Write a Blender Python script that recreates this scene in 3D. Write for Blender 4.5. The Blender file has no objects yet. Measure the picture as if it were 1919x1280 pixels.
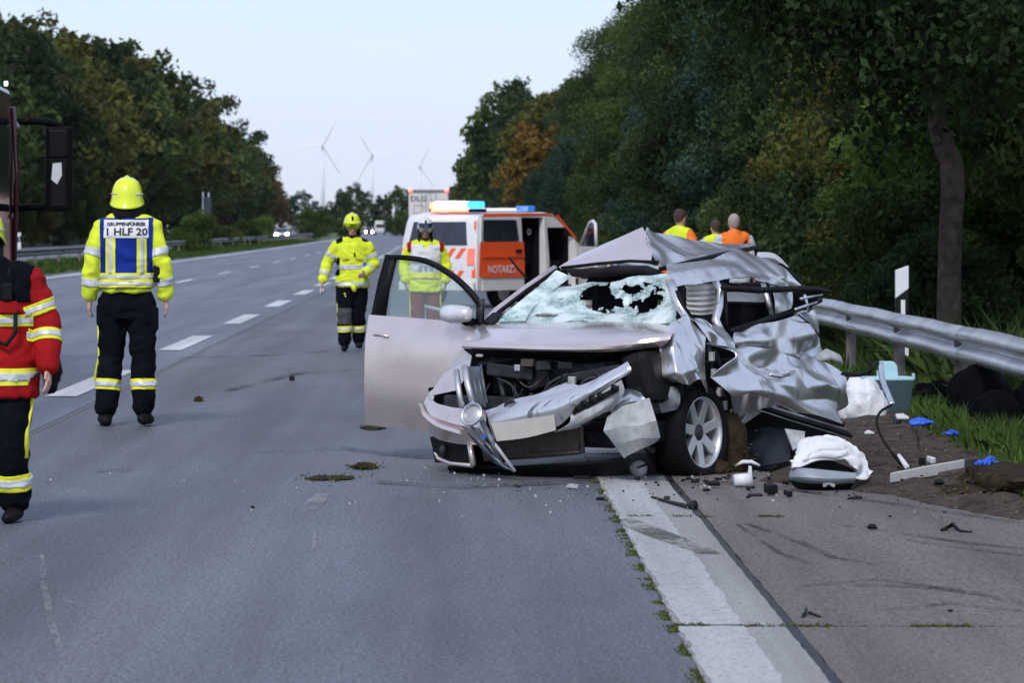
import bpy, bmesh, math, random
import numpy as np
from mathutils import Vector, Matrix, noise
from mathutils.bvhtree import BVHTree
random.seed(7)
sc = bpy.context.scene
C = sc.collection
PI = math.pi

# ------------------------------------------------------------------ camera
CAMH = 1.6
FP = 120.0 / 36.0 * 1919.0          # focal length in photo pixels
U0, V0 = 870.0, 425.0               # vanishing point of the road in the photo
cam = bpy.data.cameras.new('camera'); camo = bpy.data.objects.new('camera', cam); C.objects.link(camo)
camo.location = (0, 0, CAMH); camo.rotation_euler = (PI / 2, 0, 0)
cam.lens = 120; cam.sensor_width = 36; cam.sensor_fit = 'HORIZONTAL'
cam.shift_x = (959.5 - U0) / 1919.0
cam.shift_y = -(640.0 - V0) / 1919.0
cam.clip_start = 0.5; cam.clip_end = 30000
cam.dof.use_dof = True; cam.dof.focus_distance = 22.0; cam.dof.aperture_fstop = 7.1
sc.camera = camo

# ------------------------------------------------------------------ light
SUN_EL, SUN_AZ = math.radians(44), math.radians(-166)     # azimuth from +Y towards +X (behind-left of the camera)
w = bpy.data.worlds.new('World'); sc.world = w; w.use_nodes = True
nt = w.node_tree; nt.nodes.clear()
sky = nt.nodes.new('ShaderNodeTexSky'); sky.sky_type = 'NISHITA'; sky.sun_disc = False
sky.sun_elevation = SUN_EL; sky.sun_rotation = SUN_AZ
sky.air_density = 1.0; sky.dust_density = 0.6; sky.ozone_density = 2.5
cl = nt.nodes.new('ShaderNodeMix'); cl.data_type = 'RGBA'; cl.inputs['Factor'].default_value = 0.60
cl.inputs['B'].default_value = (5.6, 6.3, 8.5, 1)          # even high cloud veil over the blue
bg = nt.nodes.new('ShaderNodeBackground'); bg.inputs['Strength'].default_value = 0.092
wo = nt.nodes.new('ShaderNodeOutputWorld')
wtc = nt.nodes.new('ShaderNodeTexCoord'); wmp = nt.nodes.new('ShaderNodeMapping'); wmp.inputs['Scale'].default_value = (5, 5, 16)
wnz = nt.nodes.new('ShaderNodeTexNoise'); wnz.inputs['Scale'].default_value = 1.0; wnz.inputs['Detail'].default_value = 5
wrg = nt.nodes.new('ShaderNodeMapRange'); wrg.inputs['From Min'].default_value = .3; wrg.inputs['From Max'].default_value = .7; wrg.inputs['To Min'].default_value = .42; wrg.inputs['To Max'].default_value = .74
nt.links.new(wtc.outputs['Generated'], wmp.inputs['Vector']); nt.links.new(wmp.outputs['Vector'], wnz.inputs['Vector']); nt.links.new(wnz.outputs['Fac'], wrg.inputs['Value']); nt.links.new(wrg.outputs['Result'], cl.inputs['Factor'])
nt.links.new(sky.outputs['Color'], cl.inputs['A']); nt.links.new(cl.outputs['Result'], bg.inputs['Color'])
nt.links.new(bg.outputs['Background'], wo.inputs['Surface'])
sl = bpy.data.lights.new('sun', 'SUN'); sl.energy = 1.45; sl.angle = math.radians(14); sl.color = (1.0, 0.96, 0.91)
so = bpy.data.objects.new('sun', sl); C.objects.link(so)
sdir = Vector((math.sin(SUN_AZ) * math.cos(SUN_EL), math.cos(SUN_AZ) * math.cos(SUN_EL), math.sin(SUN_EL)))
so.rotation_euler = sdir.to_track_quat('Z', 'Y').to_euler()

vs = sc.view_settings
vs.view_transform = 'Standard'; vs.look = 'None'; vs.exposure = 0.58; vs.gamma = 1.0; vs.use_curve_mapping = False
sc.render.engine = 'CYCLES'
sc.cycles.use_denoising = True
sc.cycles.max_bounces = 6; sc.cycles.diffuse_bounces = 3; sc.cycles.glossy_bounces = 3
sc.cycles.transmission_bounces = 4; sc.cycles.transparent_max_bounces = 8
sc.cycles.sample_clamp_indirect = 6

# ------------------------------------------------------------------ pixel -> place helpers
def R(u, v, Y):
    return Vector(((u - U0) / FP * Y, Y, CAMH - (v - V0) / FP * Y))
def G(u, v):                                   # the ground point seen at a photo pixel
    Y = CAMH * FP / (v - V0)
    return Vector(((u - U0) / FP * Y, Y, 0.0))
def curve(Y):                                  # the road bends gently left with distance
    return -(Y * Y) / 52000.0

# ------------------------------------------------------------------ materials
def nodes_of(m):
    m.use_nodes = True
    return m.node_tree, m.node_tree.nodes['Principled BSDF']
MATS = {}
def mat(name, col, rough=.6, metal=0., var=.12, scale=6., bump=0., bscale=60., coat=0., spec=.5, emit=0., detail=4., col2=None):
    if name in MATS: return MATS[name]
    m = bpy.data.materials.new(name); t, b = nodes_of(m); N = t.nodes; L = t.links
    tc = N.new('ShaderNodeTexCoord'); nz = N.new('ShaderNodeTexNoise')
    nz.inputs['Scale'].default_value = scale; nz.inputs['Detail'].default_value = detail
    L.new(tc.outputs['Object'], nz.inputs['Vector'])
    rp = N.new('ShaderNodeMapRange'); rp.inputs['From Min'].default_value = .3; rp.inputs['From Max'].default_value = .7
    L.new(nz.outputs['Fac'], rp.inputs['Value'])
    mx = N.new('ShaderNodeMix'); mx.data_type = 'RGBA'
    c2 = col2 or tuple(min(1, c * (1 + var)) for c in col); c1 = col if col2 else tuple(c * (1 - var) for c in col)
    mx.inputs['A'].default_value = (*c1, 1); mx.inputs['B'].default_value = (*c2, 1)
    L.new(rp.outputs['Result'], mx.inputs['Factor']); L.new(mx.outputs['Result'], b.inputs['Base Color'])
    b.inputs['Roughness'].default_value = rough; b.inputs['Metallic'].default_value = metal
    b.inputs['Specular IOR Level'].default_value = spec
    if coat:
        b.inputs['Coat Weight'].default_value = coat; b.inputs['Coat Roughness'].default_value = .08
    if bump:
        n2 = N.new('ShaderNodeTexNoise'); n2.inputs['Scale'].default_value = bscale; n2.inputs['Detail'].default_value = 5
        bp = N.new('ShaderNodeBump'); bp.inputs['Strength'].default_value = bump; bp.inputs['Distance'].default_value = .01
        L.new(tc.outputs['Object'], n2.inputs['Vector']); L.new(n2.outputs['Fac'], bp.inputs['Height'])
        L.new(bp.outputs['Normal'], b.inputs['Normal'])
    if emit:
        b.inputs['Emission Color'].default_value = (*col, 1); b.inputs['Emission Strength'].default_value = emit
    MATS[name] = m
    return m

def road_mat(name, col, warm, patch=.25, grain=.5, rough=.75, worn=None, bumpy=.35):
    """asphalt: fine stones, large soft stains, faint lengthwise wheel polish"""
    m = bpy.data.materials.new(name); t, b = nodes_of(m); N = t.nodes; L = t.links
    tc = N.new('ShaderNodeTexCoord')
    def nz(s, d, rgh=.5, vec=None, sx=None):
        n = N.new('ShaderNodeTexNoise'); n.inputs['Scale'].default_value = s; n.inputs['Detail'].default_value = d; n.inputs['Roughness'].default_value = rgh
        if sx:
            mp = N.new('ShaderNodeMapping'); mp.inputs['Scale'].default_value = sx; L.new(tc.outputs['Object'], mp.inputs['Vector']); L.new(mp.outputs['Vector'], n.inputs['Vector'])
        else: L.new(tc.outputs['Object'], n.inputs['Vector'])
        return n
    def rng(src, a, bb, lo, hi):
        r = N.new('ShaderNodeMapRange'); r.inputs['From Min'].default_value = a; r.inputs['From Max'].default_value = bb
        r.inputs['To Min'].default_value = lo; r.inputs['To Max'].default_value = hi; L.new(src, r.inputs['Value']); return r.outputs['Result']
    def mul(a, bb):
        x = N.new('ShaderNodeMath'); x.operation = 'MULTIPLY'; L.new(a, x.inputs[0]); L.new(bb, x.inputs[1]); return x.outputs[0]
    g = rng(nz(55, 3, .75).outputs['Fac'], .32, .68, 1 - grain, 1 + grain)
    vo = N.new('ShaderNodeTexVoronoi'); vo.inputs['Scale'].default_value = 90; L.new(tc.outputs['Object'], vo.inputs['Vector'])
    sp = rng(vo.outputs['Distance'], .0, .5, 1.25, .85)
    p = rng(nz(1, 5, .6, sx=(.9, .16, 1)).outputs['Fac'], .3, .7, 1 - patch, 1 + patch)
    w = rng(nz(1, 4, .6, sx=(1.5, .04, 1)).outputs['Fac'], .35, .65, .72, 1.24)
    f = mul(mul(g, sp), mul(p, w))
    mx = N.new('ShaderNodeMix'); mx.data_type = 'RGBA'
    mx.inputs['A'].default_value = (*col, 1); mx.inputs['B'].default_value = (*warm, 1)
    L.new(rng(nz(1, 3, .5, sx=(.5, .07, 1)).outputs['Fac'], .4, .62, 0, 1), mx.inputs['Factor'])
    mm = N.new('ShaderNodeMix'); mm.data_type = 'RGBA'; mm.blend_type = 'MULTIPLY'; mm.inputs['Factor'].default_value = 1
    cc = N.new('ShaderNodeCombineColor'); [L.new(f, cc.inputs[i]) for i in range(3)]
    L.new(mx.outputs['Result'], mm.inputs['A']); L.new(cc.outputs['Color'], mm.inputs['B'])
    L.new(mm.outputs['Result'], b.inputs['Base Color'])
    L.new(rng(nz(1, 4, .6, sx=(.9, .10, 1)).outputs['Fac'], .3, .7, rough - .05, rough + .06), b.inputs['Roughness'])
    bp = N.new('ShaderNodeBump'); bp.inputs['Strength'].default_value = bumpy; bp.inputs['Distance'].default_value = .006
    L.new(nz(110, 3, .7).outputs['Fac'], bp.inputs['Height']); L.new(bp.outputs['Normal'], b.inputs['Normal'])
    if worn:                                   # worn paint: bare stones showing through
        cut = rng(nz(38, 4, .75).outputs['Fac'], worn - .04, worn + .05, 0, 1)
        m3 = N.new('ShaderNodeMix'); m3.data_type = 'RGBA'; L.new(cut, m3.inputs['Factor'])
        L.new(mm.outputs['Result'], m3.inputs['A']); m3.inputs['B'].default_value = (.12, .12, .12, 1)
        L.new(m3.outputs['Result'], b.inputs['Base Color'])
    MATS[name] = m
    return m

def metal_paint(name, col, rough, metal, dirt=.25, scratch=.0):
    """silver metallic paint with road film and scrapes"""
    m = mat(name, col, rough, metal, var=.05, scale=3, coat=.4, bump=.03, bscale=9); t = m.node_tree; N = t.nodes; L = t.links; b = N['Principled BSDF']
    src = b.inputs['Base Color'].links[0].from_socket; tc = N.new('ShaderNodeTexCoord')
    def nz(s, d, sx=(1, 1, 1), r=.6):
        mp = N.new('ShaderNodeMapping'); mp.inputs['Scale'].default_value = sx; mp.inputs['Rotation'].default_value = (.5, .3, .6); L.new(tc.outputs['Object'], mp.inputs['Vector'])
        n = N.new('ShaderNodeTexNoise'); n.inputs['Scale'].default_value = s; n.inputs['Detail'].default_value = d; n.inputs['Roughness'].default_value = r; L.new(mp.outputs['Vector'], n.inputs['Vector']); return n.outputs['Fac']
    def layer(src, fac, lo, hi, top, c):
        r = N.new('ShaderNodeMapRange'); r.inputs['From Min'].default_value = lo; r.inputs['From Max'].default_value = hi; r.inputs['To Max'].default_value = top; L.new(fac, r.inputs['Value'])
        x = N.new('ShaderNodeMix'); x.data_type = 'RGBA'; L.new(r.outputs['Result'], x.inputs['Factor']); L.new(src, x.inputs['A']); x.inputs['B'].default_value = (*c, 1); return x.outputs['Result'], r.outputs['Result']
    c, f = layer(src, nz(3.2, 8, r=.7), .50, .75, dirt, (.16, .135, .115))
    if scratch: c, f2 = layer(c, nz(7, 6, (1, 5, .5)), .60, .68, scratch, (.05, .05, .055))
    L.new(c, b.inputs['Base Color'])
    rr_ = N.new('ShaderNodeMapRange'); rr_.inputs['To Min'].default_value = rough; rr_.inputs['To Max'].default_value = rough + .5; L.new(f, rr_.inputs['Value']); L.new(rr_.outputs['Result'], b.inputs['Roughness'])
    return m
def leaf_mat(name, c1, c2, trans=.35):
    m = bpy.data.materials.new(name); t, b = nodes_of(m); N = t.nodes; L = t.links
    at = N.new('ShaderNodeAttribute'); at.attribute_name = 'rnd'
    oi = N.new('ShaderNodeObjectInfo')
    mx = N.new('ShaderNodeMix'); mx.data_type = 'RGBA'; mx.inputs['A'].default_value = (*c1, 1); mx.inputs['B'].default_value = (*c2, 1)
    L.new(at.outputs['Fac'], mx.inputs['Factor'])
    hs = N.new('ShaderNodeHueSaturation')
    r = N.new('ShaderNodeMapRange'); r.inputs['To Min'].default_value = .72; r.inputs['To Max'].default_value = 1.3
    L.new(oi.outputs['Random'], r.inputs['Value']); L.new(r.outputs['Result'], hs.inputs['Value']); L.new(mx.outputs['Result'], hs.inputs['Color'])
    L.new(hs.outputs['Color'], b.inputs['Base Color']); b.inputs['Roughness'].default_value = .7
    b.inputs['Specular IOR Level'].default_value = .16
    tr = N.new('ShaderNodeBsdfTranslucent'); L.new(hs.outputs['Color'], tr.inputs['Color'])
    ms = N.new('ShaderNodeMixShader'); ms.inputs['Fac'].default_value = trans
    L.new(b.outputs['BSDF'], ms.inputs[1]); L.new(tr.outputs['BSDF'], ms.inputs[2])
    L.new(ms.outputs['Shader'], N['Material Output'].inputs['Surface'])
    MATS[name] = m
    return m

def glass_mat(name, tint=(.75, .88, .86), refl=.25, alpha=.35, rough=.05):
    """thin glass: part clear, part tinted, part mirror"""
    m = bpy.data.materials.new(name); t, b = nodes_of(m); N = t.nodes; L = t.links
    b.inputs['Base Color'].default_value = (*tint, 1); b.inputs['Roughness'].default_value = rough
    b.inputs['Specular IOR Level'].default_value = .8
    tp = N.new('ShaderNodeBsdfTransparent'); tp.inputs['Color'].default_value = (*[.5 + .5 * c for c in tint], 1)
    ms = N.new('ShaderNodeMixShader'); ms.inputs['Fac'].default_value = alpha
    L.new(tp.outputs['BSDF'], ms.inputs[1]); L.new(b.outputs['BSDF'], ms.inputs[2])
    L.new(ms.outputs['Shader'], N['Material Output'].inputs['Surface'])
    MATS[name] = m
    return m

# ------------------------------------------------------------------ mesh builders
class MB:
    def __init__(s): s.v = []; s.f = []
    def add(s, vs, fs):
        o = len(s.v); s.v += [tuple(p) for p in vs]; s.f += [tuple(i + o for i in f) for f in fs]; return s
    def box(s, c, size, M=None, taper=1.0):
        x, y, z = [k / 2 for k in size]; P = []
        for dz in (-1, 1):
            k = taper if dz > 0 else 1
            for dx, dy in ((-1, -1), (1, -1), (1, 1), (-1, 1)):
                p = Vector((dx * x * k, dy * y * k, dz * z))
                if M is not None: p = M @ p
                P.append(p + Vector(c))
        return s.add(P, [(3, 2, 1, 0), (4, 5, 6, 7), (0, 1, 5, 4), (1, 2, 6, 5), (2, 3, 7, 6), (3, 0, 4, 7)])
    def bar(s, a, b, w, h=None):
        a, b = Vector(a), Vector(b); d = b - a; M = d.to_track_quat('Y', 'Z').to_matrix()
        return s.box((a + b) / 2, (w, d.length, h or w), M)
    def tube(s, path, radii, n=10, caps=True, flat=1.0, round_caps=False):
        path = [Vector(p) for p in path]
        if not hasattr(radii, '__len__'): radii = [radii] * len(path)
        path = list(path); radii = list(radii)
        if round_caps:
            d0 = (path[0] - path[1]).normalized(); d1 = (path[-1] - path[-2]).normalized()
            path = [path[0] + d0 * radii[0] * .8, path[0] + d0 * radii[0] * .5] + path + [path[-1] + d1 * radii[-1] * .5, path[-1] + d1 * radii[-1] * .8]
            radii = [radii[0] * .35, radii[0] * .8] + radii + [radii[-1] * .8, radii[-1] * .35]
        V = []; ref = None
        for i, p in enumerate(path):
            d = (path[min(i + 1, len(path) - 1)] - path[max(i - 1, 0)]).normalized()
            if ref is None:
                ref = d.orthogonal().normalized()
                if abs(d.z) > .5:
                    ref = (Vector((1, 0, 0)) - d * d.x).normalized()
            ref = (ref - d * ref.dot(d)).normalized(); bi = d.cross(ref)
            for k in range(n):
                a = 2 * PI * k / n
                V.append(p + (ref * math.cos(a) + bi * math.sin(a) * flat) * radii[i])
        F = []
        for i in range(len(path) - 1):
            for k in range(n):
                a = i * n + k; b = i * n + (k + 1) % n
                F.append((a, b, b + n, a + n))
        if caps:
            F.append(tuple(range(n - 1, -1, -1))); F.append(tuple((len(path) - 1) * n + k for k in range(n)))
        return s.add(V, F)
    def ell(s, secs, n=20, caps=True):
        """stack of horizontal ellipses: (x, y, z, rx, ry)"""
        V = []; F = []
        for (x, y, z, rx, ry) in secs:
            for k in range(n):
                a = 2 * PI * k / n; V.append((x + rx * math.cos(a), y + ry * math.sin(a), z))
        for i in range(len(secs) - 1):
            for k in range(n):
                a = i * n + k; b = i * n + (k + 1) % n; F.append((a, b, b + n, a + n))
        if caps: F.append(tuple(range(n - 1, -1, -1))); F.append(tuple((len(secs) - 1) * n + k for k in range(n)))
        return s.add(V, F)
    def lathe(s, prof, n=24, M=None, c=(0, 0, 0)):
        """prof: (r, h) about local z, closed loop when first == last"""
        V = []; F = []
        for (r, h) in prof:
            for k in range(n):
                a = 2 * PI * k / n; p = Vector((r * math.cos(a), r * math.sin(a), h))
                if M is not None: p = M @ p
                V.append(p + Vector(c))
        for i in range(len(prof) - 1):
            for k in range(n):
                a = i * n + k; b = i * n + (k + 1) % n; F.append((a, b, b + n, a + n))
        return s.add(V, F)
    def prism(s, outline, depth, M=None):
        """outline: 3D points; extruded by the vector depth"""
        P = [Vector(p) for p in outline]; n = len(P); d = Vector(depth)
        return s.add(P + [p + d for p in P], [tuple(range(n - 1, -1, -1)), tuple(range(n, 2 * n))] + [(i, (i + 1) % n, n + (i + 1) % n, n + i) for i in range(n)])
    def mesh(s, name, off=(0, 0, 0), smooth=False, bevel=0.):
        me = bpy.data.meshes.new(name); o = Vector(off)
        me.from_pydata([tuple(Vector(p) - o) for p in s.v], [], s.f)
        bm = bmesh.new(); bm.from_mesh(me)
        bmesh.ops.recalc_face_normals(bm, faces=bm.faces)
        if bevel:
            es = [e for e in bm.edges if len(e.link_faces) == 2 and e.calc_face_angle(0) > .5]
            bmesh.ops.bevel(bm, geom=es, offset=bevel, segments=2, affect='EDGES', profile=.6)
        bm.to_mesh(me); bm.free()
        if smooth: me.shade_smooth()
        return me
    def build(s, name, m, parent=None, smooth=False, bevel=0., world=False):
        off = (0, 0, 0)
        if world and parent is not None:
            off = world_loc(parent)
        me = s.mesh(name, off, smooth, bevel)
        return link(name, me, m, parent)
def world_loc(o):
    v = Vector((0, 0, 0))
    while o is not None: v += o.location; o = o.parent
    return v
def link(name, me, m, parent=None):
    o = bpy.data.objects.new(name, me); C.objects.link(o)
    if m is not None and not me.materials: me.materials.append(m)
    o.parent = parent
    return o
def tag(o, label=None, cat=None, group=None, kind=None):
    if label: o['label'] = label
    if cat: o['category'] = cat
    if group: o['group'] = group
    if kind: o['kind'] = kind
    return o
def thing(name, loc, label, cat, group=None, rz=0.):
    o = bpy.data.objects.new(name, None); C.objects.link(o); o.location = loc; o.rotation_euler = (0, 0, rz)
    o.empty_display_size = .2
    return tag(o, label, cat, group)
def smooth_angle(me, ang=40):
    me.shade_smooth(); bm = bmesh.new(); bm.from_mesh(me)
    for e in bm.edges:
        e.smooth = not (len(e.link_faces) == 2 and e.calc_face_angle(0) > math.radians(ang))
    bm.to_mesh(me); bm.free()
def copy_tree(o, parent=None):
    c = o.copy(); C.objects.link(c); c.parent = parent
    for ch in o.children: copy_tree(ch, c)
    return c
def text_mesh(txt, size, bold=0.):
    cu = bpy.data.curves.new('text', 'FONT'); cu.body = txt; cu.size = size; cu.align_x = 'CENTER'; cu.align_y = 'CENTER'
    cu.offset = bold; cu.resolution_u = 2
    o = bpy.data.objects.new('text', cu); C.objects.link(o)
    me = bpy.data.meshes.new_from_object(o.evaluated_get(bpy.context.evaluated_depsgraph_get()))
    bpy.data.objects.remove(o); bpy.data.curves.remove(cu)
    return me
def grid_points(rows, nu, nv, smooth=True):
    """rows of control points -> fine grid (Catmull-Rom or linear)"""
    A = np.array([[tuple(p) for p in r] for r in rows], float)
    def interp(A, n, ax):
        A = np.moveaxis(A, ax, 0); k = len(A); out = []
        if k == 1: return np.moveaxis(A, 0, ax)
        for i in range(k - 1):
            p0, p1, p2, p3 = A[max(i - 1, 0)], A[i], A[i + 1], A[min(i + 2, k - 1)]
            for j in range(n):
                t = j / n
                if smooth: out.append(.5 * ((2 * p1) + (-p0 + p2) * t + (2 * p0 - 5 * p1 + 4 * p2 - p3) * t * t + (-p0 + 3 * p1 - 3 * p2 + p3) * t ** 3))
                else: out.append(p1 * (1 - t) + p2 * t)
        out.append(A[-1]); return np.moveaxis(np.array(out), 0, ax)
    return interp(interp(A, nv, 0), nu, 1)
def tri(x): return 2 * abs(x - math.floor(x + .5))
def crumple(p, amp, scale, seed):
    """long folds with rounded valleys and tight ridges, as in bent sheet metal"""
    rs = random.Random(seed); s = 0; q = Vector(p) * scale
    wv = noise.noise_vector(q * .45 + Vector((seed, 0, 0))) * .9
    for i in range(3):
        n = Vector((rs.gauss(0, 1), rs.gauss(0, 1), rs.gauss(0, 1))).normalized()
        k = .55 * 1.7 ** i; t = tri((q + wv).dot(n) * k + rs.random())
        m = .35 + .65 * max(0, noise.noise(q * .6 + Vector((0, seed + i * 7, 3))) + .4)      # folds die out along their length
        s += (t * t * (1.6 - .6 * t) - .5) * m / 1.9 ** i
    return s * amp
def thicken(bm, t):
    """give a sheet thickness without spikes at folds"""
    bm.normal_update(); old = bm.verts[:]; fs = bm.faces[:]; be = [e for e in bm.edges if len(e.link_faces) == 1]
    nv = {v: bm.verts.new(v.co - v.normal * t) for v in old}
    for f in fs:
        try: bm.faces.new([nv[v] for v in reversed(f.verts)])
        except ValueError: pass
    for e in be:
        f = e.link_faces[0]; a, b = e.verts; L_ = list(f.verts); i = L_.index(a)
        if L_[(i + 1) % len(L_)] is not b: a, b = b, a
        try: bm.faces.new([b, a, nv[a], nv[b]])
        except ValueError: pass
def panel(name, rows, m, parent, nu=6, nv=6, thick=.004, amp=0., scale=3., seed=1, smooth=True, world=True, ang=25, hole=None, jit=0., soft=0):
    if jit:                                     # knock the sheet about at its main folds
        rj = random.Random(seed); rows = [[Vector(p) + Vector((rj.gauss(0, jit), rj.gauss(0, jit), rj.gauss(0, jit * .35))) for p in r] for r in rows]
    Gd = grid_points(rows, nu, nv, smooth); H, W, _ = Gd.shape
    if amp:
        du = np.gradient(Gd, axis=1); dv = np.gradient(Gd, axis=0); nn = np.cross(du, dv)
        nn /= np.linalg.norm(nn, axis=2, keepdims=True) + 1e-9
        for i in range(H):
            for j in range(W):
                Gd[i, j] += nn[i, j] * crumple(Gd[i, j], amp, scale, seed)
    for _ in range(soft):                       # round the creases off to a small bend radius
        Gd[1:-1] = .5 * Gd[1:-1] + .25 * (Gd[:-2] + Gd[2:]); Gd[:, 1:-1] = .5 * Gd[:, 1:-1] + .25 * (Gd[:, :-2] + Gd[:, 2:])
    off = world_loc(parent) if (world and parent is not None) else Vector((0, 0, 0))
    me = bpy.data.meshes.new(name); V = [tuple(Vector(Gd[i, j]) - off) for i in range(H) for j in range(W)]
    F = []
    for i in range(H - 1):
        for j in range(W - 1):
            if hole and hole(i / (H - 1), j / (W - 1), Gd[i, j]): continue
            a = i * W + j; q = (a, a + 1, a + W + 1, a + W)
            if amp and not soft: F += [(q[0], q[1], q[2]), (q[0], q[2], q[3])] if (i + j) % 2 else [(q[0], q[1], q[3]), (q[1], q[2], q[3])]
            else: F.append(q)
    me.from_pydata(V, [], F)
    if thick:
        bm = bmesh.new(); bm.from_mesh(me)
        loose = [v for v in bm.verts if not v.link_faces]; bmesh.ops.delete(bm, geom=loose, context='VERTS')
        thicken(bm, thick); bm.to_mesh(me); bm.free()
    smooth_angle(me, ang)
    return link(name, me, m, parent)
# ------------------------------------------------------------------ roads and ground
M_asph = road_mat('asphalt', (.108, .117, .138), (.122, .127, .138), patch=.26, grain=.95, rough=.62)
M_asph2 = road_mat('asphalt_lanes', (.135, .150, .188), (.145, .158, .186), patch=.10, grain=.6, rough=.60)
M_shoul = road_mat('shoulder_concrete', (.142, .122, .112), (.172, .148, .134), patch=.2, grain=.8, rough=.8)
M_paint = road_mat('worn_white_paint', (.52, .52, .51), (.46, .46, .45), patch=.2, grain=.15, rough=.7, worn=.60)
M_paint2 = road_mat('white_paint', (.68, .69, .70), (.62, .63, .64), patch=.12, grain=.1, rough=.6)
M_conc = road_mat('gutter_concrete', (.36, .355, .345), (.30, .295, .285), patch=.2, grain=.25, rough=.85)
M_seal = mat('bitumen_seal', (.02, .021, .024), .5, var=.3)
M_soil = mat('bare_soil', (.030, .021, .016), .95, var=.5, scale=5, bump=1.0, bscale=30, col2=(.085, .064, .050), spec=.2)
M_grassbase = mat('verge_soil', (.030, .040, .016), .95, var=.4, scale=3, col2=(.055, .075, .026))
M_gstrip = mat('mown_grass', (.055, .095, .030), .95, var=.4, scale=.6, col2=(.09, .13, .045), bump=.6, bscale=8)

def strip(name, x0, x1, Y0, Y1, z, m, parent=None, step=20., kind='structure', jag=0., thick=0.):
    n = max(1, int((Y1 - Y0) / step)); V = []; F = []; rs = random.Random(hash(name) % 1000 if False else len(name))
    for i in range(n + 1):
        Y = Y0 + (Y1 - Y0) * i / n; c = curve(Y)
        V += [(x0 + c + rs.uniform(-jag, jag), Y, z), (x1 + c + rs.uniform(-jag, jag), Y, z)]
    for i in range(n): F.append((2 * i, 2 * i + 1, 2 * i + 3, 2 * i + 2))
    mb = MB().add(V, F)
    if thick:
        V2 = [(x, y, z - thick) for x, y, z in V]; k = len(V)
        mb.add(V2, [])
        for i in range(n): mb.f += [(2 * i, k + 2 * i, k + 2 * i + 2, 2 * i + 2), (2 * i + 1, 2 * i + 3, k + 2 * i + 3, k + 2 * i + 1)]
        mb.f += [(0, 1, k + 1, k), (2 * n, k + 2 * n, k + 2 * n + 1, 2 * n + 1)]
    o = mb.build(name, m, parent, world=True)
    if parent is None and kind: tag(o, kind=kind)
    return o

gp = MB().add([(-4000, -40, -.05), (4000, -40, -.05), (4000, 7500, -.05), (-4000, 7500, -.05)], [(0, 1, 2, 3)]).build('ground', M_grassbase)
tag(gp, kind='structure')
road = strip('motorway_lanes', -13.6, -3.35, 4, 1500, -.006, M_asph2)
slip = strip('near_lane', -3.35, .85, 4, 1500, -.002, M_asph)
strip('opposite_carriageway', -33, -20.5, 60, 1500, -.004, M_asph2)
strip('median_grass_strip', -20.5, -13.6, 60, 1500, .01, M_gstrip, jag=.12, step=4)
# lane markings: broad blocks beside the near lane, thin dashes between the far lanes, solid edge lines
Y0d, PER = G(123, 743).y, 12.05
for k in range(-2, 22):
    Ya = Y0d + k * PER
    strip('block_marking', -3.93, -3.63, Ya, Ya + 5.9, .002, M_paint2, road, step=3)
for k in range(0, 26):
    Ya = 62 + k * 18.0
    strip('lane_dash', -8.15, -8.0, Ya, Ya + 6, .002, M_paint2, road, step=3)
strip('edge_line', -12.95, -12.65, 60, 1000, .002, M_paint2, road)
strip('paving_seam', -3.37, -3.335, 6, 300, .003, M_seal, road, step=1.2)
strip('hairline_joint', -3.33, -3.315, 6, 300, .0035, M_conc, road, step=2)
# gutter strip and hard shoulder, cast in slabs with open joints
gut = strip('gutter_bed', .83, 3.3, 3, 700, -.03, M_soil)
PITCH, J0 = 5.13, 13.63
EDGE = [(3, 3.25), (13, 3.2), (17, 3.15), (19, 3.05), (20.2, 2.55), (21.5, 2.35), (24, 2.3), (27, 2.45), (30, 2.8), (36, 3.1), (60, 3.2)]
def edge_x(Y):
    for (a, xa), (b, xb) in zip(EDGE, EDGE[1:]):
        if a <= Y <= b: return xa + (xb - xa) * (Y - a) / (b - a)
    return 3.2
for k in range(-2, 10):
    Ya, Yb = J0 + k * PITCH + .012, J0 + (k + 1) * PITCH - .012
    rs = random.Random(k); z = .003 + rs.uniform(0, .004)
    # painted part, bare concrete part, shoulder part
    def jagged(x0, x1, jl, jr, name, m, zz):
        n = 40; V = []; F = []
        for i in range(n + 1):
            Y = Ya + (Yb - Ya) * i / n
            xr = min(x1, edge_x(Y) + rs.uniform(-.06, .06)) if x1 > 2 else x1
            V += [(x0 + rs.uniform(-jl, jl), Y, zz), (xr + rs.uniform(-jr, jr), Y, zz)]
        q = len(V); V += [(x, y, -.03) for x, y, _ in V]
        for i in range(n):
            a = 2 * i; F += [(a, a + 1, a + 3, a + 2), (a, a + 2, q + a + 2, q + a), (a + 1, q + a + 1, q + a + 3, a + 3)]
        F += [(0, q, q + 1, 1), (2 * n, 2 * n + 1, q + 2 * n + 1, q + 2 * n)]
        MB().add(V, F).build(name, m, gut, world=True)
    jagged(.845, 1.285, .008, .004, 'concrete_slab', M_conc, z)
    jagged(1.325, 3.4, .004, .02, 'shoulder_slab', M_shoul, z - .001)
    strip('painted_edge_line', .862, 1.12, Ya, Yb, z + .003, M_paint, gut, jag=.012, step=.15)
strip('bitumen_joint', 1.287, 1.324, 4, 64, .004, M_seal, gut, step=.25, jag=.006)
strip('far_gutter', .85, 1.3, 65, 700, .003, M_conc, gut); strip('far_shoulder', 1.32, 3.2, 65, 700, .003, M_shoul, gut)
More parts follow.
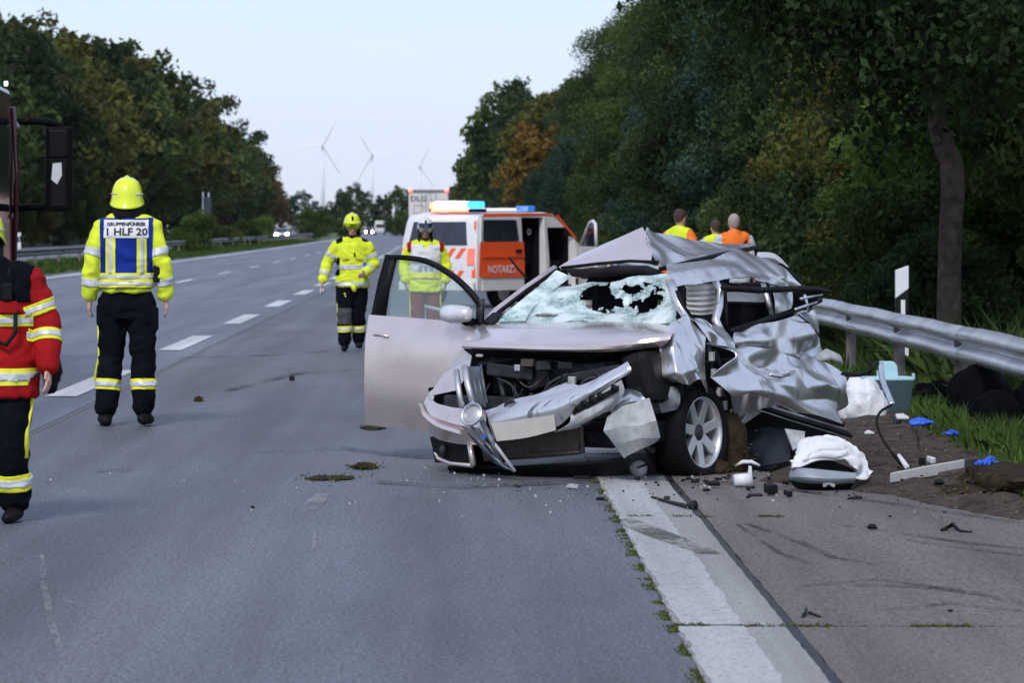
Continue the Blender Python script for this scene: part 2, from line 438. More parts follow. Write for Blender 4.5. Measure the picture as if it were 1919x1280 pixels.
# tyre scuffs across slab and shoulder
M_scuff = mat('rubber_scuff', (.055, .052, .05), .8, var=.3)
def scuff(pts, w, name='tyre_scuff', m=None):
    V = []; F = []
    P = [G(u, v) for u, v in pts]
    for i, p in enumerate(P):
        d = (P[min(i + 1, len(P) - 1)] - P[max(i - 1, 0)]).normalized(); n = Vector((-d.y, d.x, 0))
        ww = w * (0.7 if i in (0, len(P) - 1) else 1)
        V += [p + n * ww / 2 + Vector((0, 0, .0125)), p - n * ww / 2 + Vector((0, 0, .0125))]
    for i in range(len(P) - 1): F.append((2 * i, 2 * i + 1, 2 * i + 3, 2 * i + 2))
    return MB().add(V, F).build(name, m or M_scuff, gut, world=True)
def fade_mat(name, col, dens):
    m = bpy.data.materials.new(name); t, b = nodes_of(m); N = t.nodes; L = t.links
    b.inputs['Base Color'].default_value = (*col, 1); b.inputs['Roughness'].default_value = .85
    tc = N.new('ShaderNodeTexCoord'); nz = N.new('ShaderNodeTexNoise'); nz.inputs['Scale'].default_value = 30; nz.inputs['Detail'].default_value = 5
    n2 = N.new('ShaderNodeTexNoise'); n2.inputs['Scale'].default_value = 1.6
    L.new(tc.outputs['Object'], nz.inputs['Vector']); L.new(tc.outputs['Object'], n2.inputs['Vector'])
    ad = N.new('ShaderNodeMath'); ad.operation = 'ADD'; L.new(nz.outputs['Fac'], ad.inputs[0]); L.new(n2.outputs['Fac'], ad.inputs[1])
    r = N.new('ShaderNodeMapRange'); r.inputs['From Min'].default_value = .85; r.inputs['From Max'].default_value = 1.2; r.inputs['To Max'].default_value = dens
    L.new(ad.outputs[0], r.inputs['Value']); L.new(r.outputs['Result'], b.inputs['Alpha'])
    return m
M_fade = fade_mat('faint_tyre_mark', (.035, .035, .037), .75); M_fade2 = fade_mat('dry_mud_smear', (.09, .085, .065), .8)
M_pale = fade_mat('pale_scrape', (.40, .39, .38), .38)
scuff([(1165, 975), (1200, 992), (1260, 1015), (1330, 1042)], .16, 'mud_smear', M_fade2)
for pts, wd in (([(1400, 985), (1500, 1020), (1560, 1048), (1640, 1062)], .05), ([(1560, 985), (1700, 1005), (1820, 1022), (1919, 1032)], .05),
                ([(1600, 1100), (1740, 1105), (1850, 1120), (1919, 1138)], .07), ([(1380, 985), (1460, 1040), (1520, 1060)], .03),
                ([(1320, 905), (1480, 920), (1700, 950), (1919, 985)], .06), ([(1700, 1015), (1790, 1030), (1919, 1045)], .04),
                ([(1640, 1150), (1780, 1135), (1919, 1150)], .05), ([(1480, 1105), (1640, 1090), (1800, 1110)], .05)):
    scuff(pts, wd, 'tyre_mark', M_fade)
scuff([(575, 965), (590, 945), (605, 930)], .11, 'pale_scrape', M_pale)
scuff([(78, 1045), (82, 1100), (98, 1180), (120, 1240)], .03, 'pale_scrape', M_pale)
scuff([(585, 985), (590, 1010), (588, 1035)], .02, 'pale_scrape', M_pale)
scuff([(120, 1130), (140, 1135)], .03, 'pale_scrape', M_pale); scuff([(1000, 1202), (1020, 1206)], .02, 'pale_scrape', M_pale)
for (u, v) in ((475, 620), (690, 625), (400, 785), (470, 660), (600, 690)): scuff([(u - 12, v), (u, v + 1), (u + 12, v)], .05, 'pale_scrape', M_pale)
for pts in ([(420, 735), (560, 700), (760, 690)], [(490, 850), (640, 842), (800, 860)], [(330, 672), (470, 668), (610, 660)], [(700, 905), (860, 915), (1100, 905)],
            [(180, 885), (260, 880), (330, 878)]): scuff(pts, .16, 'tyre_mark', M_fade)

# bare trampled soil between shoulder and grass
def patch_sheet(name, outline, z, m, n=60, bump=.03, seed=1):
    V = [(0, 0, 0)]; c = sum(outline, Vector()) / len(outline); V = [(c.x, c.y, z + bump)]
    rings = 6; pts = []
    for i in range(n):
        t = i / n * len(outline); a = outline[int(t) % len(outline)]; b = outline[(int(t) + 1) % len(outline)]
        pts.append(a.lerp(b, t - int(t)))
    for r in range(1, rings + 1):
        for i, p in enumerate(pts):
            q = c.lerp(p, r / rings); k = noise.noise(Vector((q.x * 3, q.y * 3, seed)))
            q = q + Vector((noise.noise(Vector((i * .9, seed, 0))) * .08, noise.noise(Vector((i * .9, 5, seed))) * .3, 0)) * (r / rings)
            zz = (z + bump * (.5 + k)) if r < rings else z - .03
            V.append((q.x, q.y, max(zz, -.04)))
    F = [(0, 1 + i, 1 + (i + 1) % n) for i in range(n)]
    for r in range(rings - 1):
        for i in range(n):
            a = 1 + r * n + i; b = 1 + r * n + (i + 1) % n; F.append((a, b, b + n, a + n))
    o = MB().add(V, F).build(name, m, smooth=True); tag(o, kind='structure'); return o
patch_sheet('bare_soil', [G(1400, 905), G(1500, 916), G(1640, 930), G(1760, 955), G(1919, 985), G(2100, 1010), G(2150, 930), G(1930, 870), G(1800, 830), G(1730, 790), G(1690, 762), G(1560, 780), G(1480, 830)], .012, M_soil, bump=.05)

# ------------------------------------------------------------------ leaf clouds
def quads_mesh(name, P, A, B, rnd, m):
    """P centre, A and B half-axes -> one rhombic leaf each"""
    n = len(P); V = np.empty((n, 4, 3)); V[:, 0] = P - A; V[:, 1] = P + B; V[:, 2] = P + A; V[:, 3] = P - B
    me = bpy.data.meshes.new(name)
    me.vertices.add(4 * n); me.vertices.foreach_set('co', V.reshape(-1))
    me.loops.add(4 * n); me.loops.foreach_set('vertex_index', np.arange(4 * n, dtype=np.int32))
    me.polygons.add(n); me.polygons.foreach_set('loop_start', np.arange(0, 4 * n, 4, dtype=np.int32)); me.polygons.foreach_set('loop_total', np.full(n, 4, np.int32))
    a = me.attributes.new('rnd', 'FLOAT', 'FACE'); a.data.foreach_set('value', rnd.astype(np.float32))
    me.update(calc_edges=True); me.materials.append(m)
    return me
def crown_mesh(name, seed, z0, z1, rx, ncl, nlf, leaf, m, rc=(.16, .34), shape=1.0, hollow=.45):
    g = np.random.default_rng(seed); H = (z1 - z0) / 2; cz = (z0 + z1) / 2
    d = g.normal(size=(ncl, 3)); d /= np.linalg.norm(d, axis=1)[:, None]
    r = hollow + (1 - hollow) * g.random(ncl) ** .6
    wob = 1 + .22 * np.sin(d[:, 0] * 3 + seed) * np.cos(d[:, 1] * 4 + seed * 2)
    Cc = d * (r * wob)[:, None]
    k = np.where(Cc[:, 2] > 0, 1 - .45 * shape * Cc[:, 2] ** 2, 1.0)
    Cc = np.stack([Cc[:, 0] * rx * k, Cc[:, 1] * rx * k, cz + Cc[:, 2] * H], 1)
    R_ = g.uniform(rc[0], rc[1], ncl) * min(rx, H * 1.3)
    P = []; rn = []
    for i in range(ncl):
        q = g.normal(size=(nlf, 3)); q /= np.linalg.norm(q, axis=1)[:, None]
        q *= (R_[i] * g.random(nlf) ** .42)[:, None]; q[:, 2] *= .72; q[:, 2] -= .25 * np.hypot(q[:, 0], q[:, 1])
        P.append(Cc[i] + q); rn.append(np.clip(g.normal(.5 + .22 * g.normal(), .16, nlf), 0, 1))
    P = np.concatenate(P); rn = np.concatenate(rn); n = len(P)
    P[:, 2] = np.maximum(P[:, 2], .03)
    A = g.normal(size=(n, 3)); A[:, 2] -= .35; A /= np.linalg.norm(A, axis=1)[:, None]
    B = np.cross(A, g.normal(size=(n, 3))); B /= np.linalg.norm(B, axis=1)[:, None]
    s = leaf * g.uniform(.6, 1.3, n)[:, None]
    me = quads_mesh(name, P, A * s, B * s * .55, rn, m)
    return me, Cc
M_bark = mat('bark', (.085, .075, .062), .9, var=.35, scale=5, bump=.8, bscale=18)
M_barkg = mat('grey_bark', (.082, .064, .053), .95, var=.5, scale=7, bump=1.6, bscale=22, spec=.1)
LEAF = {'dark': leaf_mat('leaf_dark', (.010, .022, .008), (.050, .082, .026)), 'mid': leaf_mat('leaf_mid', (.016, .034, .008), (.095, .140, .036)),
        'olive': leaf_mat('leaf_olive', (.032, .036, .007), (.145, .145, .034)), 'blue': leaf_mat('leaf_blue', (.008, .024, .016), (.055, .105, .066)),
        'autumn': leaf_mat('leaf_autumn', (.075, .042, .010), (.24, .150, .040)), 'bright': leaf_mat('leaf_bright', (.035, .070, .012), (.12, .19, .038)),
        'brown': leaf_mat('leaf_brown', (.05, .032, .015), (.14, .09, .045))}
def tree_proto(name, seed, h, z0, rx, ncl, nlf, leaf, tr=.16, lean=.3, shape=1., rc=(.16, .34), hollow=.45):
    cm, Cc = crown_mesh(name + '_crown', seed, z0, h, rx, ncl, nlf, leaf, LEAF['mid'], shape=shape, rc=rc, hollow=hollow)
    rs = random.Random(seed); mb = MB()
    top = Vector((rs.uniform(-lean, lean), rs.uniform(-lean, lean), h * .8)); mid = Vector((rs.uniform(-lean, lean), rs.uniform(-lean, lean), h * .4))
    mb.tube([(0, 0, -.1), (0, 0, .25), mid * .5 + Vector((0, 0, .1)), mid, (mid + top) / 2, top], [tr * 1.5, tr * 1.1, tr, tr * .85, tr * .6, tr * .2], 8)
    for i in rs.sample(range(len(Cc)), min(9, len(Cc))):
        e = Vector(Cc[i]); f = min(.9, max(.25, (e.z - h * .12) / (h * .8))); s0 = mid * (f / .5) if f < .5 else mid.lerp(top, (f - .5) / .5)
        mb.tube([s0, s0.lerp(e, .5) + Vector((0, 0, .3)), e], [tr * .4, tr * .25, tr * .08], 6)
    tm = mb.mesh(name + '_trunk', smooth=True); tm.materials.append(M_bark)
    return tm, cm
FAR = [tree_proto('far%d' % i, 100 + i, 17 + (i % 3) * 1.6, 1.2 + (i % 2), 4.6 + .5 * (i % 4), 90, 62, .36, .22) for i in range(4)]
NEAR = [tree_proto('near%d' % i, 200 + i, 13.5 + i, .6 + .5 * i, 3.6 + .35 * i, 130, 560, .080, .16, rc=(.15, .34)) for i in range(4)]
BUSH = [tree_proto('bush%d' % i, 300 + i, 3.0 + .5 * i, .0, 1.7 + .2 * i, 46, 200, .085, .035, lean=.1, shape=.4, rc=(.25, .45), hollow=.3) for i in range(3)]
HAZEL = [tree_proto('tall_bush%d' % i, 330 + i, 6.0 + i, .1, 2.3 + .2 * i, 90, 430, .068, .07, lean=.3, shape=.5, rc=(.18, .38), hollow=.35) for i in range(3)]
def plant(name, proto, loc, sc_, rz, leaf, label, cat, group=None, bark=None, sz=None):
    t = thing(name, loc, label, cat, group, rz); t.scale = (sc_, sc_, sz or sc_)
    a = link('trunk' if cat == 'tree' else 'stem', proto[0], None, t); b = link('crown', proto[1], None, t)
    b.material_slots[0].link = 'OBJECT'; b.material_slots[0].material = LEAF[leaf]
    if bark: a.material_slots[0].link = 'OBJECT'; a.material_slots[0].material = bark
    return t

# ------------------------------------------------------------------ the wood across the motorway (left)
rs = random.Random(21)
Y = 232.
i = 0
LBL = {'mid': 'green tree in the wood beyond the opposite carriageway', 'olive': 'olive green tree in the wood beyond the opposite carriageway',
       'dark': 'dark green tree in the wood beyond the opposite carriageway', 'autumn': 'orange tinged autumn tree in the wood beyond the opposite carriageway',
       'blue': 'bluish green tree in the wood beyond the opposite carriageway', 'brown': 'brownish tree in the wood beyond the opposite carriageway'}
while Y < 900:
    for row in range(2):
        x = -35.5 - row * 6.5 + rs.uniform(-1.5, 1.5) + curve(Y)
        key = rs.choice(['mid', 'olive', 'olive', 'dark', 'mid', 'autumn' if Y > 640 else 'dark'])
        hs = 1.24 + .05 * math.sin(Y * .05) + rs.uniform(-.08, .10) + (.04 if row else 0)
        if Y < 345: hs *= .54 + .46 * (Y - 232) / 113
        if Y > 420: hs *= 1 - (Y - 420) / 480 * .36
        if row and i % 2: continue
        plant('woodland_tree', FAR[rs.randrange(4)], (x, Y + rs.uniform(-2, 2), 0), hs, rs.uniform(0, 6.3), key, LBL[key].replace('beyond the opposite carriageway', 'above the fire engine mirror' if Y < 330 else 'above the yellow helmet' if Y < 480 else 'towards its far end'), 'tree', 'trees of the wood beyond the opposite carriageway')
    i += 1
    Y += 9 + (Y - 230) * .016
# the big round dark tree before the wood, the pale willow-like one and the bushes at its foot
def at_u(u, X):                     # depth at which the line x = X is seen at column u
    return X * FP / (u - U0)
def along(u, X):                    # same, with the bend of the road
    Y = 200.
    for _ in range(40): Y = (X + curve(Y)) * FP / (u - U0)
    return Vector((X + curve(Y), Y, 0))
p = along(300, -34.5); plant('round_tree', FAR[1], p, .80, 1.0, 'blue', 'big round dark bluish tree before the wood, above the striding firefighter', 'tree', sz=.68)
p = along(420, -34); plant('pale_tree', FAR[2], p, .52, 2.0, 'blue', 'pale grey green willow-like tree beside the back of the road sign', 'tree')
p = along(215, -34); plant('brown_bush', HAZEL[0], p, 1.25, .4, 'brown', 'brown withered bush behind the yellow helmet', 'bush')
p = along(150, -34); plant('green_bush', HAZEL[1], p, 1.0, 1.4, 'bright', 'bright green bush below the big truck mirror', 'bush')
for k, u in enumerate((20, 62, 100, 185, 245, 285, 330, 395, 425, 455, 480, 505)):
    p = along(u, -33.6); plant('fringe_bush', HAZEL[k % 3], p, .75 + .12 * (k % 4), k * 1.3, ['mid', 'olive', 'dark', 'brown'][k % 4],
        'low %s bush at the foot of the wood %s' % (['green', 'olive', 'dark', 'brown'][k % 4], 'beside the fire engine' if u < 150 else 'near the road sign'), 'bush', 'bushes along the foot of the wood')
for k, (u, s, lb_) in enumerate(((335, .45, 'small low bush by the median rail right of the blue tabard'), (365, .78, 'tall rounded bush in front of the median rail below the road sign'), (410, .5, 'small bush by the median rail just right of the road sign'), (432, .6, 'third bush by the median rail right of the road sign'), (462, .70, 'fourth bush by the median rail, fuller than its neighbours'), (488, .72, 'last bush by the median rail beside the oncoming car'))):
    p = along(u, -15.7 if k == 1 else -16.9); plant('median_bush', BUSH[k % 3], p, s * .95, k, ['mid', 'bright', 'mid', 'olive', 'mid', 'bright'][k], lb_, 'bush', 'bushes in the median')
p = along(582, -16.6); plant('median_shrub', BUSH[1], p, 1.22, 2, 'bright', 'large bright green bush in the median left of the walking firefighter', 'bush')
# far trees closing the view
FB = 'far trees closing the motorway'
for k, (u, Yd, h, key) in enumerate(((528, 760, .62, 'brown'), (545, 930, .62, 'blue'), (565, 950, .70, 'blue'), (590, 960, .60, 'blue'), (612, 900, .5, 'dark'), (640, 820, .66, 'dark'), (668, 860, .75, 'mid'),
                                     (690, 1000, .80, 'dark'), (715, 1000, .78, 'dark'), (742, 700, .62, 'mid'), (760, 690, .55, 'mid'), (782, 800, .6, 'dark'), (812, 820, .64, 'olive'), (838, 780, .62, 'dark'), (655, 980, .7, 'dark'), (630, 990, .55, 'blue'))):
    p = R(u, 400, Yd); h *= .86; plant('distant_tree', FAR[k % 4], (p.x, p.y, 0), h, k, key, 'distant dark tree closing the motorway below the wind turbines', 'tree', FB)
for k, (u, Yd) in enumerate(((640, 560), (662, 580), (735, 600), (755, 620), (775, 600), (610, 520))):
    p = R(u, 430, Yd); plant('distant_bush', BUSH[k % 3], (p.x, p.y, 0), .9, k, 'mid', 'low distant bush in the median beyond the walking firefighter', 'bush', 'distant median bushes')

# ------------------------------------------------------------------ the wood on the right
rs = random.Random(5)
RG = 'trees of the wood behind the right guard rail'
RL_ = {'mid': 'green tree in the wood on the verge side', 'olive': 'olive green tree in the wood on the verge side', 'dark': 'dark green tree in the wood on the verge side',
       'blue': 'bluish dark tree in the wood on the verge side', 'autumn': 'orange brown tree in the wood on the verge side', 'bright': 'fresh green tree in the wood on the verge side'}
def zone(Y):
    return 'above the guard rail' if Y < 75 else 'behind the three helpers' if Y < 115 else 'above the wreck roof' if Y < 190 else 'behind the ambulance'
TINT = {'mid': 'green', 'dark': 'dark green', 'blue': 'bluish green', 'bright': 'fresh green', 'olive': 'olive', 'brown': 'brown', 'autumn': 'orange'}
def rt(x, Y, proto, s, key, sz=None, name='verge_tree', label=None, group=RG):
    return plant(name, proto, (x + curve(Y), Y, 0), s, rs.uniform(0, 6.3), key, label or RL_[key].replace('on the verge side', zone(Y)), 'tree', group if not label else None, sz=sz)
Y = 44.
k = 0
while Y < 300:
    key = rs.choice(['mid', 'dark', 'mid', 'blue', 'mid', 'olive'])
    s = (.92 if Y < 110 else .86) * rs.uniform(.92, 1.1)
    rt(10.9 + rs.uniform(-.8, .9), Y, NEAR[k % 4], s, key)
    if Y < 190: rt(15.0 + rs.uniform(-1, 1), Y + 3, NEAR[(k + 1) % 4], s * 1.12, rs.choice(['dark', 'mid', 'dark']))
    Y += 5.2 + Y * .028; k += 1
for (Y, x, s, key) in ((300, 9.5, .80, 'olive'), (322, 12, .82, 'olive'), (345, 10, .74, 'olive'), (372, 11.5, .84, 'mid'), (400, 11, .98, 'dark'), (430, 10.5, 1.06, 'dark'), (462, 10.5, 1.10, 'mid'),
                       (495, 10, 1.06, 'dark'), (530, 10.2, 1.0, 'mid'), (560, 10, .95, 'dark'), (600, 10, .85, 'olive'), (640, 9.5, .78, 'dark')):
    rt(x, Y, FAR[k % 4], s, key); k += 1
rt(6.7, 246, FAR[0], .55, 'autumn', label='orange brown autumn tree behind the ambulance, the brightest of the wood', name='autumn_tree')
rt(6.6, 268, FAR[2], .48, 'autumn', label='smaller yellowish autumn tree just left of the orange brown one', name='autumn_tree')
plant('verge_bush', HAZEL[1], (6.7, 46, 0), .72, 1.0, 'bright', 'fresh green bush left of the bent trunk behind the marker post', 'bush')
# tall bushes forming the dark front of the wood
Y = 42.5
k = 0
while Y < 330:
    key = rs.choice(['blue', 'dark', 'mid', 'blue', 'bright' if Y < 60 else 'dark', 'olive'])
    x = (8.4 if Y < 50 else 7.5) + rs.uniform(-.6, .7)
    plant('verge_bush', HAZEL[k % 3], (x + curve(Y), Y, 0), rs.uniform(.72, 1.0), rs.uniform(0, 6.3), key, 'tall %s bush at the front of the wood %s' % (TINT[key], zone(Y)), 'bush', 'tall bushes behind the right guard rail')
    Y += 2.6 + Y * .022; k += 1
Y = 41.
while Y < 150:
    key = rs.choice(['mid', 'dark', 'blue', 'olive']); plant('low_bush', BUSH[k % 3], (5.7 + rs.uniform(-.3, .5) + curve(Y), Y, 0), rs.uniform(.5, .85), rs.uniform(0, 6.3), key, 'low %s bush close behind the steel rail, %s' % (TINT[key], zone(Y)), 'bush', 'low bushes close behind the guard rail')
    Y += 2.4 + Y * .03; k += 1

# the big tree with the bent bare trunk
t = thing('roadside_tree', R(1782, 600, 38.7) * 1, 'large tree with a bent bare grey trunk beside the marker post', 'tree'); t.location.z = 0
def tp(u, v, Y=38.7): return R(u, v, Y)
mb = MB()
mb.tube([tp(1780, 680), tp(1779, 640), tp(1778, 560), tp(1780, 470), tp(1783, 400), tp(1787, 345), tp(1783, 305), tp(1768, 268), tp(1757, 230), tp(1757, 180), tp(1762, 100), tp(1768, 20), tp(1775, -120), tp(1780, -300)],
        [.185, .150, .135, .132, .132, .138, .132, .124, .110, .106, .102, .10, .09, .06], 18)
mb.tube([tp(1765, 120), tp(1800, 95, 39), tp(1840, 60, 39.3), tp(1900, 0, 39.6)], [.06, .045, .035, .02], 8)
mb.tube([tp(1765, 60), tp(1700, 0), tp(1600, -60, 38)], [.07, .05, .03], 8)
mb.tube([tp(1770, -20), tp(1850, -120, 38)], [.07, .03], 8); mb.tube([tp(1770, -80), tp(1680, -200, 39)], [.07, .03], 8)
bm_o = mb.build('trunk', M_barkg, t, smooth=True, world=True)
MB().lathe([(.0, .03), (.035, .035), (.055, .02), (.06, -.02)], 10, Matrix.Rotation(PI / 2, 3, 'X'), tp(1754, 262, 38.56)).build('branch_scar', M_bark, t, True, world=True)
cm, _ = crown_mesh('roadside_crown', 77, 2.5, 9.6, 3.7, 210, 480, .062, LEAF['dark'], rc=(.14, .3), hollow=.35)
cr = link('crown', cm, None, t); cr.location = (.25, -1.0, .3)
# ------------------------------------------------------------------ ground cover under the wood and verge grass
M_grass = leaf_mat('grass_blade', (.035, .075, .014), (.125, .195, .045), .3)
def blades(name, region, n, hmin, hmax, seed, m, width=.006, lean=.35, zf=None, label=None, cat='grass'):
    g = np.random.default_rng(seed); P = []
    while len(P) < n:
        x, y, k = region(g)
        if x is not None: P.append((x, y, k))
    P = np.array(P); n = len(P); h = g.uniform(hmin, hmax, n) * P[:, 2]
    d = g.normal(size=(n, 3)) * lean; d[:, 2] = 1; d /= np.linalg.norm(d, axis=1)[:, None]
    sd = np.cross(d, g.normal(size=(n, 3))); sd /= np.linalg.norm(sd, axis=1)[:, None]
    base = np.stack([P[:, 0], P[:, 1], np.full(n, -.01)], 1); mid = base + d * (h * .55)[:, None]
    d2 = d + g.normal(size=(n, 3)) * .45; d2[:, 2] = np.abs(d2[:, 2]) * .7; tip = mid + d2 * (h * .5)[:, None]
    wv = sd * (width * g.uniform(.7, 1.4, n))[:, None]
    V = np.stack([base - wv, base + wv, mid + wv * .8, tip, mid - wv * .8], 1).reshape(-1, 3)
    me = bpy.data.meshes.new(name); me.vertices.add(5 * n); me.vertices.foreach_set('co', V.reshape(-1))
    me.loops.add(5 * n); me.loops.foreach_set('vertex_index', np.arange(5 * n, dtype=np.int32))
    me.polygons.add(n); me.polygons.foreach_set('loop_start', np.arange(0, 5 * n, 5, dtype=np.int32)); me.polygons.foreach_set('loop_total', np.full(n, 5, np.int32))
    a = me.attributes.new('rnd', 'FLOAT', 'FACE'); a.data.foreach_set('value', np.clip(g.normal(.45, .25, n), 0, 1).astype(np.float32))
    me.update(calc_edges=True); o = link(name, me, m)
    tag(o, label, cat, kind='stuff'); return o
def soilx(Y):                                   # where the trampled soil gives way to grass
    P = [(8, 3.25), (17, 3.3), (19.5, 3.25), (21, 3.38), (23, 3.48), (25, 3.62), (26.2, 3.68), (27.5, 3.74), (30, 3.75), (32, 3.4), (40, 3.2), (400, 3.25)]
    for (a, xa), (b, xb) in zip(P, P[1:]):
        if a <= Y <= b: return xa + (xb - xa) * (Y - a) / (b - a)
    return 3.25
def reg_verge(g):
    Y = 13 + (g.random() ** 2.0) * 90; x = g.uniform(2.9, 6.4); e = soilx(Y) + .12 * noise.noise(Vector((Y * 1.3, 0, 3)))
    if x < e: return None, None, None
    k = .35 + 1.0 * (noise.noise(Vector((x * 1.6, Y * .9, 0))) + .5)
    if k < .55 and g.random() < .5: return None, None, None
    if x < e + .5: k *= .9
    return x + curve(Y), Y, max(.3, k)
blades('verge_grass', reg_verge, 85000, .05, .20, 3, M_grass, label='long green grass on the verge along the guard rail')
def reg_clump(g):
    a = g.normal(size=2); return 3.86 + a[0] * .12, 24.8 + a[1] * 1.2, 1.0
blades('grass_clump', reg_clump, 7000, .10, .26, 5, M_grass, label='bright tuft of long grass in front of the black bags')
M_moss = leaf_mat('moss', (.045, .060, .012), (.11, .13, .03), .2)
def reg_moss(g):
    r = g.random()
    if r < .45:
        k = g.integers(-1, 3); Y = J0 + k * PITCH + g.normal() * .016
        spans = {-1: [(1.0, 2.4)], 0: [(.85, .98), (1.08, 1.48), (1.78, 2.02)], 1: [(.9, 1.05), (1.15, 1.36), (1.62, 1.75)], 2: [(.9, 2.0)]}[int(k)]
        a, b = spans[g.integers(len(spans))]; x = g.uniform(a, b)
        if noise.noise(Vector((x * 9, k * 3.1, 1))) < -.25: return None, None, None
        return x, Y, .8
    Y = g.uniform(10.5, 22); x = .846 + abs(g.normal()) * -.022
    if noise.noise(Vector((0, Y * 2.6, 4))) + .5 * noise.noise(Vector((3, Y * 7, 4))) < .02: return None, None, None
    return x, Y, .35 + .5 * g.random()
blades('joint_moss', reg_moss, 9500, .015, .042, 6, M_moss, width=.005, lean=.8, label='yellow green moss in the slab joints and kerb crack', cat='moss')
def reg_med(g):
    Y = 65 + g.random() ** 1.6 * 330; x = g.uniform(-17.5, -13.7); return x + curve(Y), Y, .6 + .4 * (x < -16)
blades('median_grass', reg_med, 26000, .12, .42, 8, M_grass, width=.03, label='grass of the median strip beside the left guard rail')
def reg_wood(g):
    Y = 30 + g.random() ** 1.7 * 140; x = g.uniform(4.6, 9.5); return x + curve(Y), Y, 1.
blades('undergrowth', reg_wood, 26000, .25, .8, 9, LEAF['mid'], width=.03, lean=.6, label='weeds and undergrowth between guard rail and wood', cat='undergrowth')

# ------------------------------------------------------------------ guard rails
M_zinc = mat('galvanised_steel', (.50, .51, .52), .42, .75, var=.2, scale=2.5, bump=.15, bscale=20)
M_post = mat('weathered_post', (.17, .15, .14), .7, .3, var=.35, scale=8)
def guard_rail(name, X, Y0, Y1, side, label, pitch=4.0, m=None):
    """W-beam with two waves, one post every pitch metres; side = -1 faces the carriageway at lower x"""
    t = thing(name, (X + curve(Y0), Y0, 0), label, 'guard rail')
    prof = [(.0, .75), (.012, .745), (.055, .715), (.075, .69), (.075, .655), (.055, .635), (.005, .605), (-.004, .595), (.005, .585), (.055, .555), (.075, .535), (.075, .50), (.055, .475), (.012, .445), (.0, .44)]
    n = int((Y1 - Y0) / pitch)
    for k in range(n):
        V = []; F = []; Ya = Y0 + k * pitch; mseg = 4
        for j in range(mseg + 1):
            Y = Ya + (pitch + .12) * j / mseg; o = .004 if j == mseg else 0
            for (d, z) in prof: V.append((X + curve(Y) + side * (d + o), Y, z + .03 + .006 * math.sin(Y * 1.7)))
        q = len(prof)
        for j in range(mseg):
            for i in range(q - 1): F.append((j * q + i, j * q + i + 1, j * q + q + i + 1, j * q + q + i))
        mb = MB().add(V, F); ob = mb.build('rail_beam', m or M_zinc, t, smooth=True, world=True)
        md = ob.modifiers.new('solid', 'SOLIDIFY'); md.thickness = .006
        pm = MB(); Yp = Ya + .3; xx = X + curve(Yp) - side * .045
        pm.box((xx, Yp, .34), (.01, .11, .78)); pm.box((xx - .045, Yp - .055, .34), (.09, .008, .78)); pm.box((xx - .045, Yp + .055, .34), (.09, .008, .78))
        po = pm.build('post', M_post, t, world=True)
        MB().lathe([(0, .012), (.012, .012), (.018, .0)], 8, Matrix.Rotation(side * PI / 2, 3, 'Y'), (X + curve(Yp) + side * .006, Yp, .625)).build('bolt', M_post, t, world=True)
    return t
guard_rail('guard_rail', 4.16, 12.2, 116, -1, 'galvanised steel guard rail along the grassy verge beside the wreck')
guard_rail('guard_rail', -16.2, 100, 480, 1, 'grey guard rail along the median beyond the motorway lanes', pitch=8.0, m=mat('dull_grey_steel', (.20, .20, .21), .65, .4, var=.25, scale=2))

# marker posts
M_white = mat('white_plastic', (.72, .73, .75), .5, var=.06)
M_black = mat('black_plastic', (.006, .006, .007), .5, var=.3, spec=.25)
M_refl = mat('reflector', (.75, .74, .72), .25, var=.05)
def marker(loc, label, h=1.2, w=.12, rz=0., sl=.10):
    t = thing('marker_post', loc, label, 'marker post', None, rz)
    d = .07; a = h * .80; b = h * .47
    def pr(pts, nm, m):
        MB().prism([(x, -d / 2, z) for x, z in pts], (0, d, 0)).build(nm, m, t, bevel=.006)
    pr([(-w / 2, b - sl / 2), (w / 2, b + sl / 2), (w / 2, a), (-w / 2, a - sl)], 'black_band', M_black)
    pr([(-w / 2, 0), (w / 2, 0), (w / 2, b + sl / 2 - .001), (-w / 2, b - sl / 2 - .001)], 'lower_post', M_white)
    pr([(-w / 2, a - sl + .001), (w / 2, a + .001), (w / 2, h), (-w / 2, h - .05)], 'post_head', M_white)
    MB().box((.008, -d / 2 - .004, (a + b) / 2 - .02), (.045, .008, .20)).build('reflector', M_refl, t, bevel=.003)
    return t
mp = R(1690, 600, 35.4); marker((mp.x, mp.y, 0), 'white marker post with a slanted black band behind the guard rail', 1.20, .135)
mp = along(36, -28.6); marker((mp.x, mp.y, 0), 'small white marker post on the far side beside the fire engine', 1.25, .2)

# road sign seen from behind
t = thing('road_sign', along(388, -19.3), 'large grey road sign seen edge-on from behind before the wood', 'road sign', rz=math.radians(78))
M_alu = mat('bare_aluminium', (.10, .11, .125), .5, .5, var=.1); M_pole = mat('sign_pole', (.5, .53, .57), .4, .6)
sgp = t.location
for s in (-.8, .8): MB().tube([(s, .1, 0), (s, .1, 4.4)], .06, 8).build('pole', M_pole, t, True)
for k in range(9): MB().box((0, 0, 1.25 + k * .325), (2.2, .05, .315)).build('board_plank', M_alu, t, bevel=.008)
for z in (1.7, 3.6): MB().box((0, .06, z), (2.1, .05, .06)).build('cross_bar', M_pole, t)

